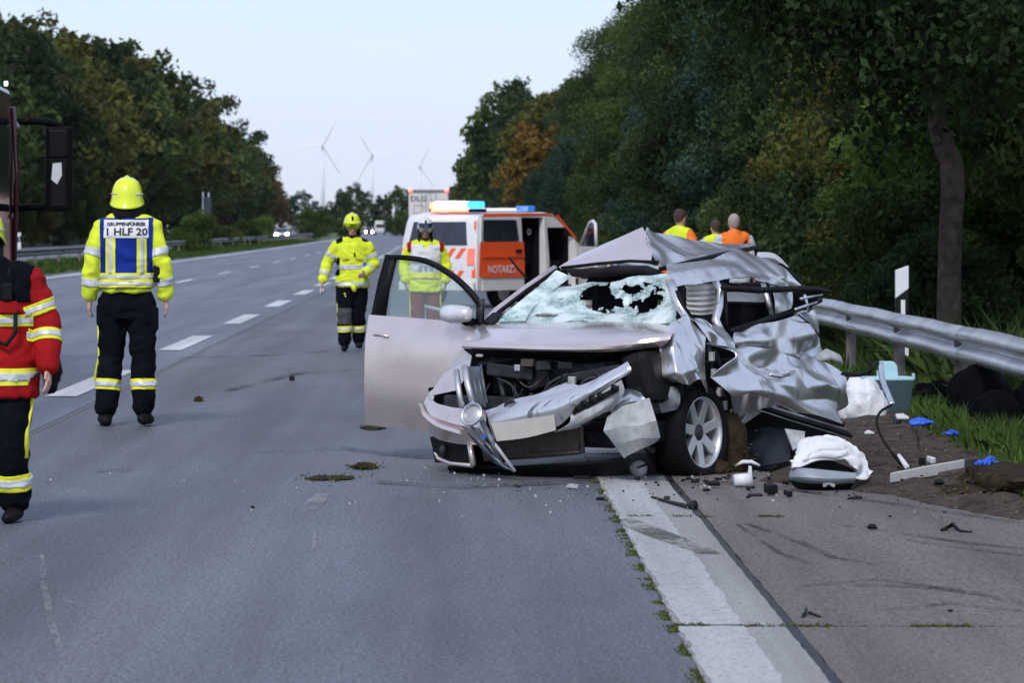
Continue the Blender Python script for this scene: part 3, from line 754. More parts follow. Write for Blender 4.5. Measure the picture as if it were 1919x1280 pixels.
# wind turbines far off
M_turb = mat('turbine_white', (.80, .81, .83), .6, var=.03)
def turbine(u, vhub, Y, rot, scale, label):
    h = R(u, vhub, Y); t = thing('wind_turbine', (h.x, h.y, 0), label, 'wind turbine', 'wind turbines on the horizon')
    H = h.z; rad = 62 * scale
    MB().tube([(0, 0, 0), (0, 0, H * .5), (0, 0, H - 2)], [4.2 * scale, 3.3 * scale, 2.3 * scale], 14).build('tower', M_turb, t, True)
    MB().box((0, 0, H), (4.5 * scale, 12 * scale, 4.5 * scale)).build('nacelle', M_turb, t, bevel=.8)
    MB().lathe([(0, 3.2 * scale), (1.6 * scale, 2.5 * scale), (2.6 * scale, 0), (2.6 * scale, -2 * scale)], 14, Matrix.Rotation(PI / 2, 3, 'X'), (0, -7 * scale, H)).build('hub', M_turb, t, True)
    for k in range(3):
        a = rot + k * 2 * PI / 3; d = Vector((math.cos(a), 0, math.sin(a))); o = Vector((0, -8 * scale, H))
        MB().tube([o, o + d * rad * .08, o + d * rad * .2, o + d * rad * .6, o + d * rad], [1.4 * scale, 1.4 * scale, 2.3 * scale, 1.3 * scale, .3 * scale], 8, flat=.35).build('blade', M_turb, t, True)
turbine(605, 272, 6200, math.radians(61), 1.0, 'leftmost and tallest wind turbine on the horizon')
turbine(697, 289, 6600, math.radians(122), .98, 'middle wind turbine, seen above the walking firefighter')
turbine(787, 311, 6900, math.radians(64), .85, 'rightmost wind turbine, standing above the white truck')
# ------------------------------------------------------------------ the wrecked car
AX = Vector((.773, 22.43, 0)); FD = Vector((-.5, -.8660254, 0)); LD = Vector((.8660254, -.5, 0))
OC = Vector((0, 0, CAMH))
def hit(u, v, p0, n):
    d = Vector(((u - U0) / FP, 1, -(v - V0) / FP)); return OC + d * ((p0 - OC).dot(n) / d.dot(n))
def RX(u, v, xf): return hit(u, v, AX + FD * xf, FD)
def RL(u, v, yl): return hit(u, v, AX + LD * yl, LD)
def CL(xf, yl, z): return AX + FD * xf + LD * yl + Vector((0, 0, z))
CM = Matrix((FD, LD, Vector((0, 0, 1)))).transposed()          # car axes
M_silver = metal_paint('silver_paint', (.78, .66, .62), .25, .80, .22)
M_silver2 = metal_paint('torn_silver_paint', (.76, .755, .765), .28, .84, .32, .8)
M_plas = mat('torn_grey_plastic', (.36, .37, .37), .55, .0, var=.25, scale=14, bump=.2, bscale=30)
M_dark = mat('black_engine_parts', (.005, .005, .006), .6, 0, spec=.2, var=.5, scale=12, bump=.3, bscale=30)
M_dark2 = mat('grey_engine_parts', (.030, .032, .038), .5, .2, spec=.3, var=.4, scale=10, bump=.3, bscale=30)
M_rub = mat('tyre_rubber', (.007, .007, .008), .85, spec=.15, var=.3, scale=14, bump=.3, bscale=50)
M_alloy = mat('alloy_rim', (.62, .62, .64), .35, .75, var=.08, scale=9)
M_chrome = mat('scratched_chrome', (.62, .65, .68), .25, .9, var=.15, scale=20)
M_greyp = mat('grille_plastic', (.11, .13, .155), .4, .3, var=.3, scale=14)
M_radi = mat('rusty_radiator', (.075, .058, .050), .75, .2, var=.35, scale=25, bump=.4, bscale=70)
M_fabric = mat('white_airbag_cloth', (.68, .69, .70), .85, var=.08, scale=6, bump=.3, bscale=20)
M_cream = mat('cream_curtain_cloth', (.62, .60, .56), .9, var=.1)
M_seat = mat('black_upholstery', (.008, .008, .011), .85, spec=.12, var=.3)
M_plate = mat('blurred_plate', (.56, .53, .48), .5, var=.06, scale=9)
M_headl = mat('headliner', (.20, .18, .20), .9, var=.15)
M_clear = glass_mat('clear_window', (.55, .74, .74), alpha=.20)
M_dglass = mat('dark_window', (.012, .014, .018), .08, 0, var=.2, spec=.8)
def crazed(name):
    m = bpy.data.materials.new(name); t, b = nodes_of(m); N = t.nodes; L = t.links
    tc = N.new('ShaderNodeTexCoord'); vo = N.new('ShaderNodeTexVoronoi'); vo.feature = 'DISTANCE_TO_EDGE'; vo.inputs['Scale'].default_value = 30
    L.new(tc.outputs['Object'], vo.inputs['Vector'])
    n1 = N.new('ShaderNodeTexNoise'); n1.inputs['Scale'].default_value = 7; n1.inputs['Detail'].default_value = 6; L.new(tc.outputs['Object'], n1.inputs['Vector'])
    r1 = N.new('ShaderNodeMapRange'); r1.inputs['From Min'].default_value = .0; r1.inputs['From Max'].default_value = .10; r1.inputs['To Min'].default_value = .9; r1.inputs['To Max'].default_value = .0
    L.new(vo.outputs['Distance'], r1.inputs['Value'])
    r2 = N.new('ShaderNodeMapRange'); r2.inputs['From Min'].default_value = .38; r2.inputs['From Max'].default_value = .58; r2.inputs['To Min'].default_value = .22; r2.inputs['To Max'].default_value = .86
    L.new(n1.outputs['Fac'], r2.inputs['Value'])
    mx = N.new('ShaderNodeMath'); mx.operation = 'MAXIMUM'; L.new(r1.outputs['Result'], mx.inputs[0]); L.new(r2.outputs['Result'], mx.inputs[1])
    mc = N.new('ShaderNodeMix'); mc.data_type = 'RGBA'; mc.inputs['A'].default_value = (.50, .64, .62, 1); mc.inputs['B'].default_value = (.90, .96, .95, 1)
    L.new(n1.outputs['Fac'], mc.inputs['Factor']); L.new(mc.outputs['Result'], b.inputs['Base Color'])
    b.inputs['Roughness'].default_value = .3
    tp = N.new('ShaderNodeBsdfTransparent'); tp.inputs['Color'].default_value = (.72, .9, .88, 1)
    ms = N.new('ShaderNodeMixShader'); L.new(mx.outputs[0], ms.inputs['Fac']); L.new(tp.outputs['BSDF'], ms.inputs[1]); L.new(b.outputs['BSDF'], ms.inputs[2])
    L.new(ms.outputs['Shader'], N['Material Output'].inputs['Surface']); return m
M_craze = crazed('crazed_windscreen')

car = thing('wrecked_car', AX, 'crushed silver car with torn-off front and open passenger door', 'car')
def pan(name, rows, m, **k):
    return panel(name, rows, m, k.pop('parent', car), **k)
def bx(name, xf, yl, z, sx, sy, sz, m, bevel=.01, rot=None, parent=None):
    M = CM @ (rot if rot is not None else Matrix.Identity(3))
    return MB().box(CL(xf, yl, z), (sx, sy, sz), M).build(name, m, parent or car, bevel=bevel, world=True)
def stick(name, pts, r, m, n=8, flat=1., parent=None):
    return MB().tube(pts, r, n, flat=flat).build(name, m, parent or car, True, world=True)

# under-structure, floor, engine bay
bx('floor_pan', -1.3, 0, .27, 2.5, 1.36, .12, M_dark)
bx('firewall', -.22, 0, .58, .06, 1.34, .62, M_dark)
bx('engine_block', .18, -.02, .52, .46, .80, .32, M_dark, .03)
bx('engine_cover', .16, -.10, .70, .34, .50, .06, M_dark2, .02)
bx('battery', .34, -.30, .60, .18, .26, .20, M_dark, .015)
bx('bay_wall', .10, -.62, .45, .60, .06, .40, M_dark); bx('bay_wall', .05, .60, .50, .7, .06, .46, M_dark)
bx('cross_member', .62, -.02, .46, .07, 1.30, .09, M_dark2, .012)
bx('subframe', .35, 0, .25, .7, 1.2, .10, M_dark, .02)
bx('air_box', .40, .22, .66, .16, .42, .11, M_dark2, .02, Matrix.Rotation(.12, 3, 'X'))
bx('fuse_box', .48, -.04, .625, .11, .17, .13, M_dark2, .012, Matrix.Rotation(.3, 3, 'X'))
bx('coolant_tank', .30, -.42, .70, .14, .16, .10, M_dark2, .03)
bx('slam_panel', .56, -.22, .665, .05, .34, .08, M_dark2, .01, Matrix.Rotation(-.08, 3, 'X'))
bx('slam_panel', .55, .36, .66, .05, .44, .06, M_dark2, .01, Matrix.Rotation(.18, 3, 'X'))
for pts, r in (([CL(.5, -.5, .7), CL(.45, -.2, .75), CL(.4, .1, .72), CL(.3, .4, .7)], .016), ([CL(.55, 0, .52), CL(.5, .15, .62), CL(.42, .2, .7)], .02),
               ([CL(.6, -.25, .5), CL(.55, -.3, .6), CL(.4, -.35, .66)], .018), ([CL(.6, .3, .5), CL(.62, .35, .62), CL(.5, .5, .66)], .014),
               ([CL(.66, .05, .5), CL(.66, .12, .6), CL(.6, .22, .66)], .009), ([CL(.66, -.1, .48), CL(.66, -.16, .58), CL(.6, -.3, .62)], .008)):
    P = grid_points([pts], 5, 1)[0]; stick('hose', [Vector(p) for p in P], r, M_dark2)
bx('wire_clip', .60, -.43, .765, .03, .05, .02, M_plas); bx('headlamp_bracket', .62, .26, .62, .03, .05, .05, M_plas, .005)
bx('inner_wing', .42, .74, .64, .46, .20, .34, M_dark, .06, Matrix.Rotation(.25, 3, 'X'))
pan('bonnet_liner', [[RX(1160, 652, .45), RX(1222, 644, .4), RX(1252, 664, .35), RX(1258, 690, .35)], [RX(1170, 690, .55), RX(1215, 690, .5), RX(1250, 700, .42), RX(1256, 705, .4)], [RX(1180, 740, .5), RX(1215, 748, .5), RX(1240, 735, .42), RX(1248, 722, .4)]], M_dark, amp=.03, scale=5, seed=4)
# bonnet
bon = pan('bonnet', [[RX(905, 611, -.22), RX(1000, 607, -.25), RX(1090, 606, -.25), RX(1180, 606, -.25), RX(1267, 611, -.2)],
               [RX(884, 627, .22), RX(980, 618, .2), RX(1080, 618, .2), RX(1178, 619, .2), RX(1268, 618, .12)],
               [RX(866, 644, .56), RX(964, 645, .62), RX(1060, 647, .64), RX(1160, 643, .6), RX(1262, 629, .45)],
               [RX(870, 652, .60), RX(964, 655, .65), RX(1060, 657, .67), RX(1155, 656, .62), RX(1240, 645, .46)]], M_silver, nu=8, nv=6, thick=.012, amp=.006, scale=2.2, seed=3, ang=35)
pan('bonnet_edge', [[RX(870, 653, .59), RX(960, 656, .64), RX(1060, 658, .66), RX(1150, 657, .61)], [RX(890, 668, .5), RX(960, 668, .55), RX(1060, 670, .57), RX(1150, 668, .52)]], M_dark, thick=.01)
# passenger side wing (seen edge-on) and headlamp hole
pan('wing', [[RX(905, 612, -.25), RX(872, 646, .1), RX(845, 681, .35), RX(822, 712, .5), RX(803, 742, .55)],
             [RX(915, 622, -.25), RX(886, 648, .2), RX(884, 668, .5), RX(876, 698, .58), RX(857, 731, .64)]], M_silver, amp=.006, scale=5)
pan('wing_skin', [[CL(-.25, -.80, .88), CL(.1, -.80, .80), CL(.40, -.78, .66)], [CL(-.25, -.82, .6), CL(.1, -.82, .66), CL(.42, -.78, .55)], [CL(-.25, -.82, .28), CL(-.22, -.82, .5), CL(.44, -.76, .4)]], M_silver)
pan('headlamp_recess', [[RX(808, 726, .46), RX(852, 722, .5)], [RX(808, 765, .46), RX(862, 772, .52)]], M_dark, thick=.02, amp=.02, scale=9)
# bumper, left half of the picture still on
pan('bumper', [[RX(806, 738, .48), RX(817, 755, .60), RX(838, 762, .70), RX(862, 766, .78), RX(912, 770, .84)],
               [RX(797, 757, .52), RX(812, 778, .66), RX(838, 789, .77), RX(866, 796, .84), RX(912, 800, .9)],
               [RX(803, 775, .50), RX(815, 793, .64), RX(842, 803, .75), RX(870, 810, .82), RX(912, 814, .88)],
               [RX(808, 808, .48), RX(822, 822, .62), RX(848, 829, .72), RX(876, 832, .78), RX(912, 832, .84)]], M_silver, nu=6, nv=5, thick=.01, ang=50)
pan('bumper_lip', [[RX(790, 757, .52), RX(800, 774, .6), RX(824, 793, .72), RX(866, 808, .85)], [RX(790, 764, .52), RX(800, 782, .61), RX(824, 801, .73), RX(866, 815, .86)]], M_silver, thick=.02)
pan('lamp_surround', [[RX(803, 742, .55), RX(806, 734, .55), RX(818, 728, .52), RX(830, 724, .52)], [RX(812, 754, .58), RX(814, 742, .54), RX(822, 734, .52), RX(832, 728, .51)]], M_plas, thick=.012)
pan('fog_recess', [[RX(810, 818, .55), RX(880, 832, .72)], [RX(820, 866, .55), RX(886, 872, .72)]], M_dark, thick=.02)
stick('fog_lamp', [RX(829, 845, .63), RX(836, 846, .63)], .045, M_dark2, 12)
stick('bumper_lower_edge', [RX(808, 820, .5), RX(813, 842, .54), RX(822, 860, .60), RX(845, 869, .70), RX(886, 873, .82)], .014, M_silver, 8)
stick('bumper_strut', [RX(880, 828, .80), RX(887, 873, .83)], .020, M_silver, 8)
# bent bumper beam and number plate
pan('bumper_beam', [[RX(912, 772, .84), RX(975, 753, .86), RX(1035, 743, .88), RX(1092, 724, .88), RX(1140, 701, .86), RX(1178, 680, .82)],
                    [RX(918, 790, .92), RX(985, 775, .95), RX(1042, 763, .97), RX(1098, 737, .96), RX(1146, 710, .92), RX(1182, 690, .85)],
                    [RX(926, 822, .90), RX(990, 812, .92), RX(1048, 797, .94), RX(1085, 757, .94), RX(1142, 719, .90), RX(1180, 695, .84)]], M_silver2, nu=7, nv=5, thick=.012, amp=.008, scale=7, seed=9, ang=40)
pan('number_plate', [[RX(921, 794, .955), RX(980, 786, .975), RX(1039, 778, .985)], [RX(932, 827, .945), RX(988, 820, .955), RX(1042, 806, .965)]], M_plate, thick=.006)
pan('crushed_panel', [[RX(925, 770, .80), RX(960, 752, .78), RX(1010, 740, .78), RX(1055, 722, .76), RX(1062, 718, .74)], [RX(930, 782, .84), RX(975, 768, .84), RX(1030, 755, .85), RX(1075, 738, .84), RX(1090, 725, .82)]], M_silver2, amp=.02, scale=5, seed=14)
tow = RX(957, 762, .87); MB().lathe([(.0, .0), (.03, .0), (.042, .012), (.05, 0)], 14, FD.to_track_quat('Z', 'Y').to_matrix(), tow).build('tow_socket', M_dark2, car, True, world=True)
pan('fog_strip', [[RX(1066, 770, .93), RX(1105, 748, .93), RX(1165, 712, .88)], [RX(1070, 790, .94), RX(1112, 776, .94), RX(1170, 735, .88)], [RX(1040, 808, .92), RX(1095, 796, .90), RX(1150, 765, .86)]], M_plas, nu=8, nv=5, amp=.018, scale=10, seed=5)
for (u, v, s) in ((1082, 764, .022), (1094, 757, .02), (1110, 750, .024), (1124, 742, .018), (1150, 728, .02)):
    MB().lathe([(0, .006), (s, .006), (s * 1.25, -.004)], 10, FD.to_track_quat('Z', 'Y').to_matrix(), RX(u, v, .955)).build('lamp_hole', M_dark, car, True, world=True)
pan('fog_grille', [[RX(1072, 770, .945), RX(1110, 748, .945), RX(1160, 722, .91)], [RX(1076, 778, .945), RX(1112, 760, .945), RX(1160, 733, .91)]], M_dark, thick=.01)
pan('torn_plastic', [[RX(1085, 790, .92), RX(1115, 776, .9), RX(1140, 760, .86)], [RX(1092, 800, .92), RX(1118, 786, .92), RX(1138, 782, .86)]], M_dark, amp=.02, scale=12, seed=8)
# hanging bumper corner
pan('hanging_bumper_corner', [[R(1140, 783, 21.35), R(1166, 762, 21.3), R(1192, 756, 21.25), R(1218, 746, 21.2)], [R(1133, 808, 21.3), R(1165, 800, 21.2), R(1198, 798, 21.15), R(1230, 788, 21.15)],
      [R(1152, 828, 21.3), R(1172, 828, 21.2), R(1202, 820, 21.15), R(1236, 818, 21.2)], [R(1173, 857, 21.3), R(1180, 850, 21.25), R(1204, 836, 21.2), R(1228, 826, 21.25)]], M_plas, nu=6, nv=6, thick=.008, amp=.02, scale=3, seed=21, smooth=False)
pan('headlamp_housing', [[R(1150, 740, 21.5), R(1172, 728, 21.45), R(1200, 738, 21.4)], [R(1146, 765, 21.4), R(1180, 752, 21.3), R(1212, 758, 21.35)], [R(1150, 785, 21.45), R(1185, 782, 21.4), R(1216, 770, 21.4)]], M_chrome, nu=7, nv=7, amp=.02, scale=6, seed=31)
bx('headlamp_core', .62, .72, .47, .2, .22, .2, M_dark, .03, Matrix.Rotation(.4, 3, 'X'))
stick('lamp_bulb', [R(1196, 770, 21.25), R(1205, 776, 21.2)], .013, M_chrome)
# radiator and lower intake
pan('radiator', [[RX(905, 815, .68), RX(1000, 808, .70), RX(1092, 800, .72)], [RX(915, 862, .66), RX(1000, 858, .68), RX(1092, 850, .70)]], M_radi, thick=.05)
stick('radiator_frame', [RX(1088, 798, .76), RX(1092, 850, .76)], .016, M_radi, 6); stick('radiator_frame', [RX(930, 858, .74), RX(1092, 847, .76)], .012, M_radi, 6)
pan('undertray', [[RX(840, 872, .6), RX(960, 872, .70), RX(1100, 866, .72), RX(1170, 855, .7)], [RX(850, 884, .5), RX(960, 888, .6), RX(1100, 888, .62), RX(1180, 885, .6)]], M_dark, thick=.02, amp=.01)
bx('lower_beam', .5, .15, .3, .3, 1.3, .14, M_dark, .02)
# torn grille: bright upright bars, badge ring and lower lattice
gr = pan('grille', [[RX(872, 688, .80), RX(900, 688, .80)], [RX(884, 758, .90), RX(912, 760, .90)]], M_greyp, thick=.012)
for a, b, r in (((855, 694), (866, 762), .020), ((870, 686), (886, 756), .022)):
    stick('grille_bar', [RX(a[0], a[1], .84), RX((a[0] + b[0]) / 2 - 1, (a[1] + b[1]) / 2, .90), RX(b[0], b[1], .93)], r, M_alloy, 8, parent=gr)
for a, b, r in (((884, 690), (898, 760), .008), ((893, 690), (908, 762), .009), ((901, 684), (912, 755), .007)):
    stick('grille_slat', [RX(a[0], a[1], .85), RX(b[0], b[1], .93)], r, M_greyp, 6, parent=gr)
q = (FD + Vector((-.1, 0, .45))).normalized().to_track_quat('Z', 'Y').to_matrix(); rc = RX(885, 777, .97)
MB().lathe([(.062, 0), (.066, .012), (.074, .016), (.080, .010), (.080, 0), (.062, 0)], 26, q, rc).build('badge_ring', M_chrome, gr, True, world=True)
MB().lathe([(0, .004), (.05, .002), (.062, -.006)], 22, q, rc).build('badge_plate', mat('badge_face', (.45, .42, .43), .35, .5), gr, True, world=True)
for a, b, r, m in (((868, 800), (925, 858), .007, M_greyp), ((884, 800), (944, 872), .010, M_greyp), ((903, 790), (936, 862), .018, M_greyp), ((900, 800), (965, 884), .012, M_plas), ((878, 812), (925, 868), .008, M_dark2),
                   ((910, 845), (950, 880), .01, M_greyp), ((925, 866), (963, 884), .007, M_greyp)):
    stick('lower_grille_slat', [RX(a[0], a[1], .96), RX((a[0] + b[0]) / 2 + 2, (a[1] + b[1]) / 2, 1.0), RX(b[0], b[1], .98)], r, m, 6, parent=gr)
MB().box(RX(906, 818, 1.03), (.022, .012, .022)).build('blue_clip', mat('blue_plastic', (.02, .08, .5), .4), gr, world=True)

# wheels
def wheel(name, c, axis, R0, parent, rz=0.):
    """axis: outward axle direction"""
    w_ = bpy.data.objects.new(name, None); C.objects.link(w_); w_.parent = parent; w_.location = Vector(c) - world_loc(parent)
    Q = Vector(axis).normalized().to_track_quat('Z', 'Y').to_matrix(); W = .1
    prof = [(R0 * .70, W * .8), (R0 * .76, W * 1.02), (R0 * .88, W * 1.08), (R0 * .97, W * .9), (R0, W * .6), (R0, -W * .6), (R0 * .97, -W * .9), (R0 * .88, -W * 1.08), (R0 * .72, -W)]
    MB().lathe(prof, 40, Q).build('tyre', M_rub, w_, True)
    rim = MB().lathe([(R0 * .66, -W), (R0 * .67, W * .7), (R0 * .705, W * .92), (R0 * .73, W * .95), (R0 * .735, W * .8), (R0 * .70, -W), (R0 * .66, -W)], 40, Q).build('rim', M_alloy, w_, True)
    MB().lathe([(0, -.02), (R0 * .4, -.02), (R0 * .62, -.03)], 24, Q).build('brake_disc', M_dark, w_, True)
    sp = MB()
    sp.add([(R0 * .12, -.035, W * .55), (R0 * .69, -.032, W * .72), (R0 * .69, .032, W * .72), (R0 * .12, .035, W * .55), (R0 * .12, -.03, W * .1), (R0 * .69, -.024, W * .3), (R0 * .69, .024, W * .3), (R0 * .12, .03, W * .1)],
           [(0, 1, 2, 3), (4, 7, 6, 5), (0, 4, 5, 1), (2, 6, 7, 3), (1, 5, 6, 2), (0, 3, 7, 4)])
    sm = sp.mesh('spoke', bevel=.006); sm.materials.append(M_alloy)
    for k in range(7):
        s = link('spoke', sm, None, rim); s.matrix_local = (Q @ Matrix.Rotation(rz + k * 2 * PI / 7, 3, 'Z')).to_4x4()
    MB().lathe([(0, W * .66), (R0 * .07, W * .66), (R0 * .09, W * .6), (R0 * .2, W * .55), (R0 * .2, W * .05)], 20, Q).build('hub', M_dark2, rim, True)
    return w_
wheel('front_wheel', R(1296, 811, 22.0), Vector((.80, -.56, .05)), .315, car, .25)
wheel('front_wheel', CL(.05, -.70, .315), -LD, .315, car)
wheel('rear_wheel', CL(-2.35, -.62, .315), -LD, .315, car)
pan('wheel_liner', [[R(1240, 712, 22.1), R(1290, 712, 22.05), R(1345, 745, 22.2)], [R(1228, 790, 22.2), R(1290, 740, 22.4), R(1352, 800, 22.4)], [R(1228, 885, 22.2), R(1290, 880, 22.4), R(1365, 885, 22.4)]], M_dark, thick=.01, amp=.02)
pan('suspension_casting', [[R(1232, 716, 21.7), R(1255, 706, 21.7), R(1272, 732, 21.75)], [R(1228, 745, 21.6), R(1250, 740, 21.6), R(1274, 755, 21.7)], [R(1240, 772, 21.7), R(1258, 770, 21.7), R(1268, 768, 21.75)]], M_plas, nu=5, nv=5, amp=.02, scale=9, seed=2)
stick('strut', [R(1270, 735, 22.0), R(1290, 790, 22.1)], .03, M_dark2)

# loose wiring and torn brackets in the engine bay
rw = random.Random(3)
for k in range(16):
    a = CL(rw.uniform(.2, .6), rw.uniform(-.5, .55), rw.uniform(.5, .74)); b = a + Vector((rw.uniform(-.25, .25), rw.uniform(-.25, .05), rw.uniform(-.16, .05))); md = (a + b) / 2 + Vector((rw.uniform(-.06, .06), -.05, -.08))
    P = grid_points([[a, md, b]], 5, 1)[0]; stick('loose_cable', [Vector(p) for p in P], rw.uniform(.003, .007), rw.choice([M_dark, M_dark2, M_dark2, M_radi]), 6)
for k in range(12):
    c = CL(rw.uniform(.35, .62), rw.uniform(-.5, .5), rw.uniform(.45, .74)); MB().box(c, (rw.uniform(.02, .10), rw.uniform(.02, .05), rw.uniform(.015, .06)), Matrix.Rotation(rw.uniform(0, 3), 3, 'Z') @ Matrix.Rotation(rw.uniform(-.5, .5), 3, 'X')).build('torn_bracket', rw.choice([M_dark2, M_dark2, M_chrome, M_plas, M_radi]), car, bevel=.004, world=True)
# driver side wing, crumpled
pan('wing', [[RL(1240, 642, .80), RL(1262, 606, .80), RL(1282, 588, .82), RL(1300, 604, .86), RL(1312, 630, .88)],
             [RL(1243, 668, .84), RL(1266, 650, .90), RL(1288, 640, .87), RL(1308, 645, .93), RL(1320, 662, .90)],
             [RL(1250, 703, .86), RL(1270, 700, .94), RL(1288, 690, .91), RL(1306, 690, .95), RL(1322, 702, .90)],
             [RL(1262, 716, .86), RL(1276, 722, .92), RL(1288, 724, .92), RL(1304, 712, .93), RL(1326, 745, .88)]], M_silver2, nu=10, nv=10, amp=.03, scale=5, seed=11, ang=60, smooth=False, jit=.022, soft=2)
# passenger A pillar, seal, wiper
ap = [RX(903, 612, -.2), RX(930, 583, -.38), RX(985, 541, -.62), RX(1041, 503, -.86)]
stick('windscreen_pillar', ap, .026, M_silver, 10)
stick('pillar_seal', [p + FD * .03 + LD * .045 for p in ap], .014, M_dark, 8)
pan('mirror_gusset', [[RX(905, 608, -.16), RX(925, 590, -.3)], [RX(925, 611, -.14), RX(945, 592, -.28)]], M_dark, thick=.02)
stick('broken_wiper', [RX(955, 483, -.5), RX(972, 505, -.5), RX(988, 522, -.52)], .008, M_dark, 6)
stick('cowl', [RX(912, 608, -.2), RX(1000, 606, -.22), RX(1100, 606, -.22), RX(1262, 607, -.2)], .012, M_silver, 6)
# windscreen, torn and sagging into the cabin
def wh(i, j, p):
    d = Vector(p) - OC; u = U0 + FP * d.x / d.y; v = V0 - FP * d.z / d.y; n = noise.noise(Vector((u * .09, v * .09, 1))) * 16 + noise.noise(Vector((u * .3, v * .3, 1))) * 7
    def el(cu, cv, a, b): return ((u - cu) / a) ** 2 + ((v - cv) / b) ** 2 < 1 + n * .035
    k = noise.noise(Vector((u * .030 + 4, v * .055, 2.7))) + .45 * noise.noise(Vector((u * .085, v * .11, 5.1))) + .25 * noise.noise(Vector((u * .22, v * .25, 9.)))
    e = 1 - (((u - 1168) / 84) ** 2 + ((v - 558) / 33) ** 2)
    return (e > 0 and k + e * .42 > .10) or el(1020, 592, 24, 3.0)
pan('windscreen', [[RX(922, 604, -.16), RX(1000, 605, -.18), RX(1090, 605, -.2), RX(1180, 606, -.18), RX(1268, 604, -.12)],
                   [RX(962, 573, -.38), RX(1035, 573, -.42), RX(1110, 577, -.48), RX(1190, 572, -.40), RX(1266, 570, -.3)],
                   [RX(1000, 549, -.54), RX(1060, 545, -.60), RX(1130, 540, -.66), RX(1200, 530, -.52), RX(1264, 538, -.42)],
                   [RX(1034, 537, -.66), RX(1085, 533, -.74), RX(1155, 523, -.76), RX(1212, 512, -.62), RX(1256, 509, -.5)]], M_craze, nu=26, nv=20, thick=.005, amp=.05, scale=2.4, seed=17, hole=wh)
pan('windscreen_shard', [[RX(930, 603, -.2), RX(960, 577, -.36), RX(1012, 535, -.62), RX(1042, 508, -.80)], [RX(985, 603, -.2), RX(1000, 577, -.38), RX(1040, 542, -.64), RX(1070, 520, -.80)]], M_craze, nu=8, nv=6, amp=.015, scale=5, seed=5)
bx('dashboard', -.42, -.02, .88, .36, 1.25, .16, M_seat, .05)
for yl in (-.34, .30):
    bx('seat_back', -1.25, yl, .92, .18, .46, .60, M_seat, .06, Matrix.Rotation(-.15, 3, 'Y')); bx('headrest', -1.32, yl, 1.26, .10, .26, .14, M_seat, .04)
    bx('seat_cushion', -.95, yl, .55, .5, .46, .16, M_seat, .05)
MB().lathe([(.17, -.012), (.185, 0), (.17, .012), (.158, 0), (.17, -.012)], 24, (Vector((-.5, -.8, .5))).to_track_quat('Z', 'Y').to_matrix(), CL(-.62, .34, .95)).build('steering_wheel', M_seat, car, True, world=True)
# roof, folded up to a ridge
pan('roof', [[RX(1039, 505, -.84), RX(1088, 499, -.84), RX(1150, 492, -.84), RX(1220, 490, -.84)],
             [RX(1064, 489, -.98), RX(1110, 477, -1.02), RX(1165, 464, -1.06), RX(1222, 462, -1.06)],
             [RX(1090, 476, -1.18), RX(1130, 458, -1.25), RX(1168, 441, -1.3), RX(1204, 425, -1.35)]], M_silver, nu=9, nv=8, thick=.008, amp=.010, scale=3, seed=6, ang=25)
pan('roof_fold', [[RX(1203, 425, -1.34), RX(1212, 448, -1.15), RX(1225, 478, -.95), RX(1237, 503, -.84)],
                  [RX(1228, 431, -1.5), RX(1238, 452, -1.32), RX(1246, 474, -1.2), RX(1256, 498, -1.05)],
                  [RX(1290, 446, -1.9), RX(1294, 460, -1.75), RX(1298, 474, -1.6), RX(1304, 486, -1.5)],
                  [RX(1352, 457, -2.3), RX(1354, 464, -2.2), RX(1356, 470, -2.1), RX(1360, 474, -2.05)],
                  [RX(1414, 459, -2.7), RX(1415, 461, -2.68), RX(1415, 463, -2.66), RX(1416, 465, -2.64)]], M_silver2, nu=12, nv=12, thick=.006, amp=.035, scale=3.0, seed=23, ang=60, smooth=False, jit=.02, soft=2)
stick('roof_seal', [RX(1238, 504, -.82), RX(1300, 489, -1.45), RX(1360, 475, -2.0), RX(1422, 463, -2.6)], .017, M_dark, 8)
stick('roof_seal', [RX(1416, 460, -2.6), RX(1421, 490, -2.6)], .018, M_dark, 8)
pan('headliner', [[RX(1060, 502, -.88), RX(1120, 500, -.88), RX(1180, 497, -.9), RX(1238, 504, -.86)], [RX(1070, 514, -1.0), RX(1130, 512, -1.05), RX(1190, 509, -1.05), RX(1240, 512, -1.0)], [RX(1095, 520, -1.5), RX(1140, 524, -1.6), RX(1200, 520, -1.6), RX(1250, 518, -1.5)]], M_headl, amp=.02, scale=6, seed=3)
stick('roof_front_edge', [RX(1052, 502, -.83), RX(1120, 494, -.83), RX(1180, 489, -.82), RX(1234, 491, -.82)], .011, M_dark, 6)
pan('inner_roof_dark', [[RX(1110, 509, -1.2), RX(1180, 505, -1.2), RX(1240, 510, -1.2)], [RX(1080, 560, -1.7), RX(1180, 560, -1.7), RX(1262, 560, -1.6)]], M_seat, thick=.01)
# driver side: cant rail, pillars, windows
pan('cant_rail', [[RL(1252, 501, .48), RL(1320, 484, .46), RL(1384, 468, .44), RL(1424, 480, .48), RL(1462, 501, .54), RL(1499, 533, .60)],
                  [RL(1256, 524, .60), RL(1310, 508, .62), RL(1370, 500, .60), RL(1424, 505, .64), RL(1462, 516, .64), RL(1496, 540, .66)],
                  [RL(1258, 542, .62), RL(1290, 534, .66), RL(1345, 524, .66), RL(1395, 522, .66), RL(1436, 527, .66), RL(1494, 548, .68)]], M_silver2, nu=12, nv=12, thick=.006, amp=.04, scale=3.4, seed=41, ang=60, smooth=False, jit=.025, soft=2)
pan('roof_spoiler', [[RL(1418, 477, .1), RL(1450, 480, .1), RL(1474, 503, .1)], [RL(1420, 487, .2), RL(1448, 489, .2), RL(1466, 503, .2)]], mat('bright_silver', (.74, .75, .77), .4, .2), thick=.02)
stick('rear_window_edge', [RL(1462, 500, .5), RL(1482, 516, .5), RL(1500, 535, .55)], .03, M_dark, 8)
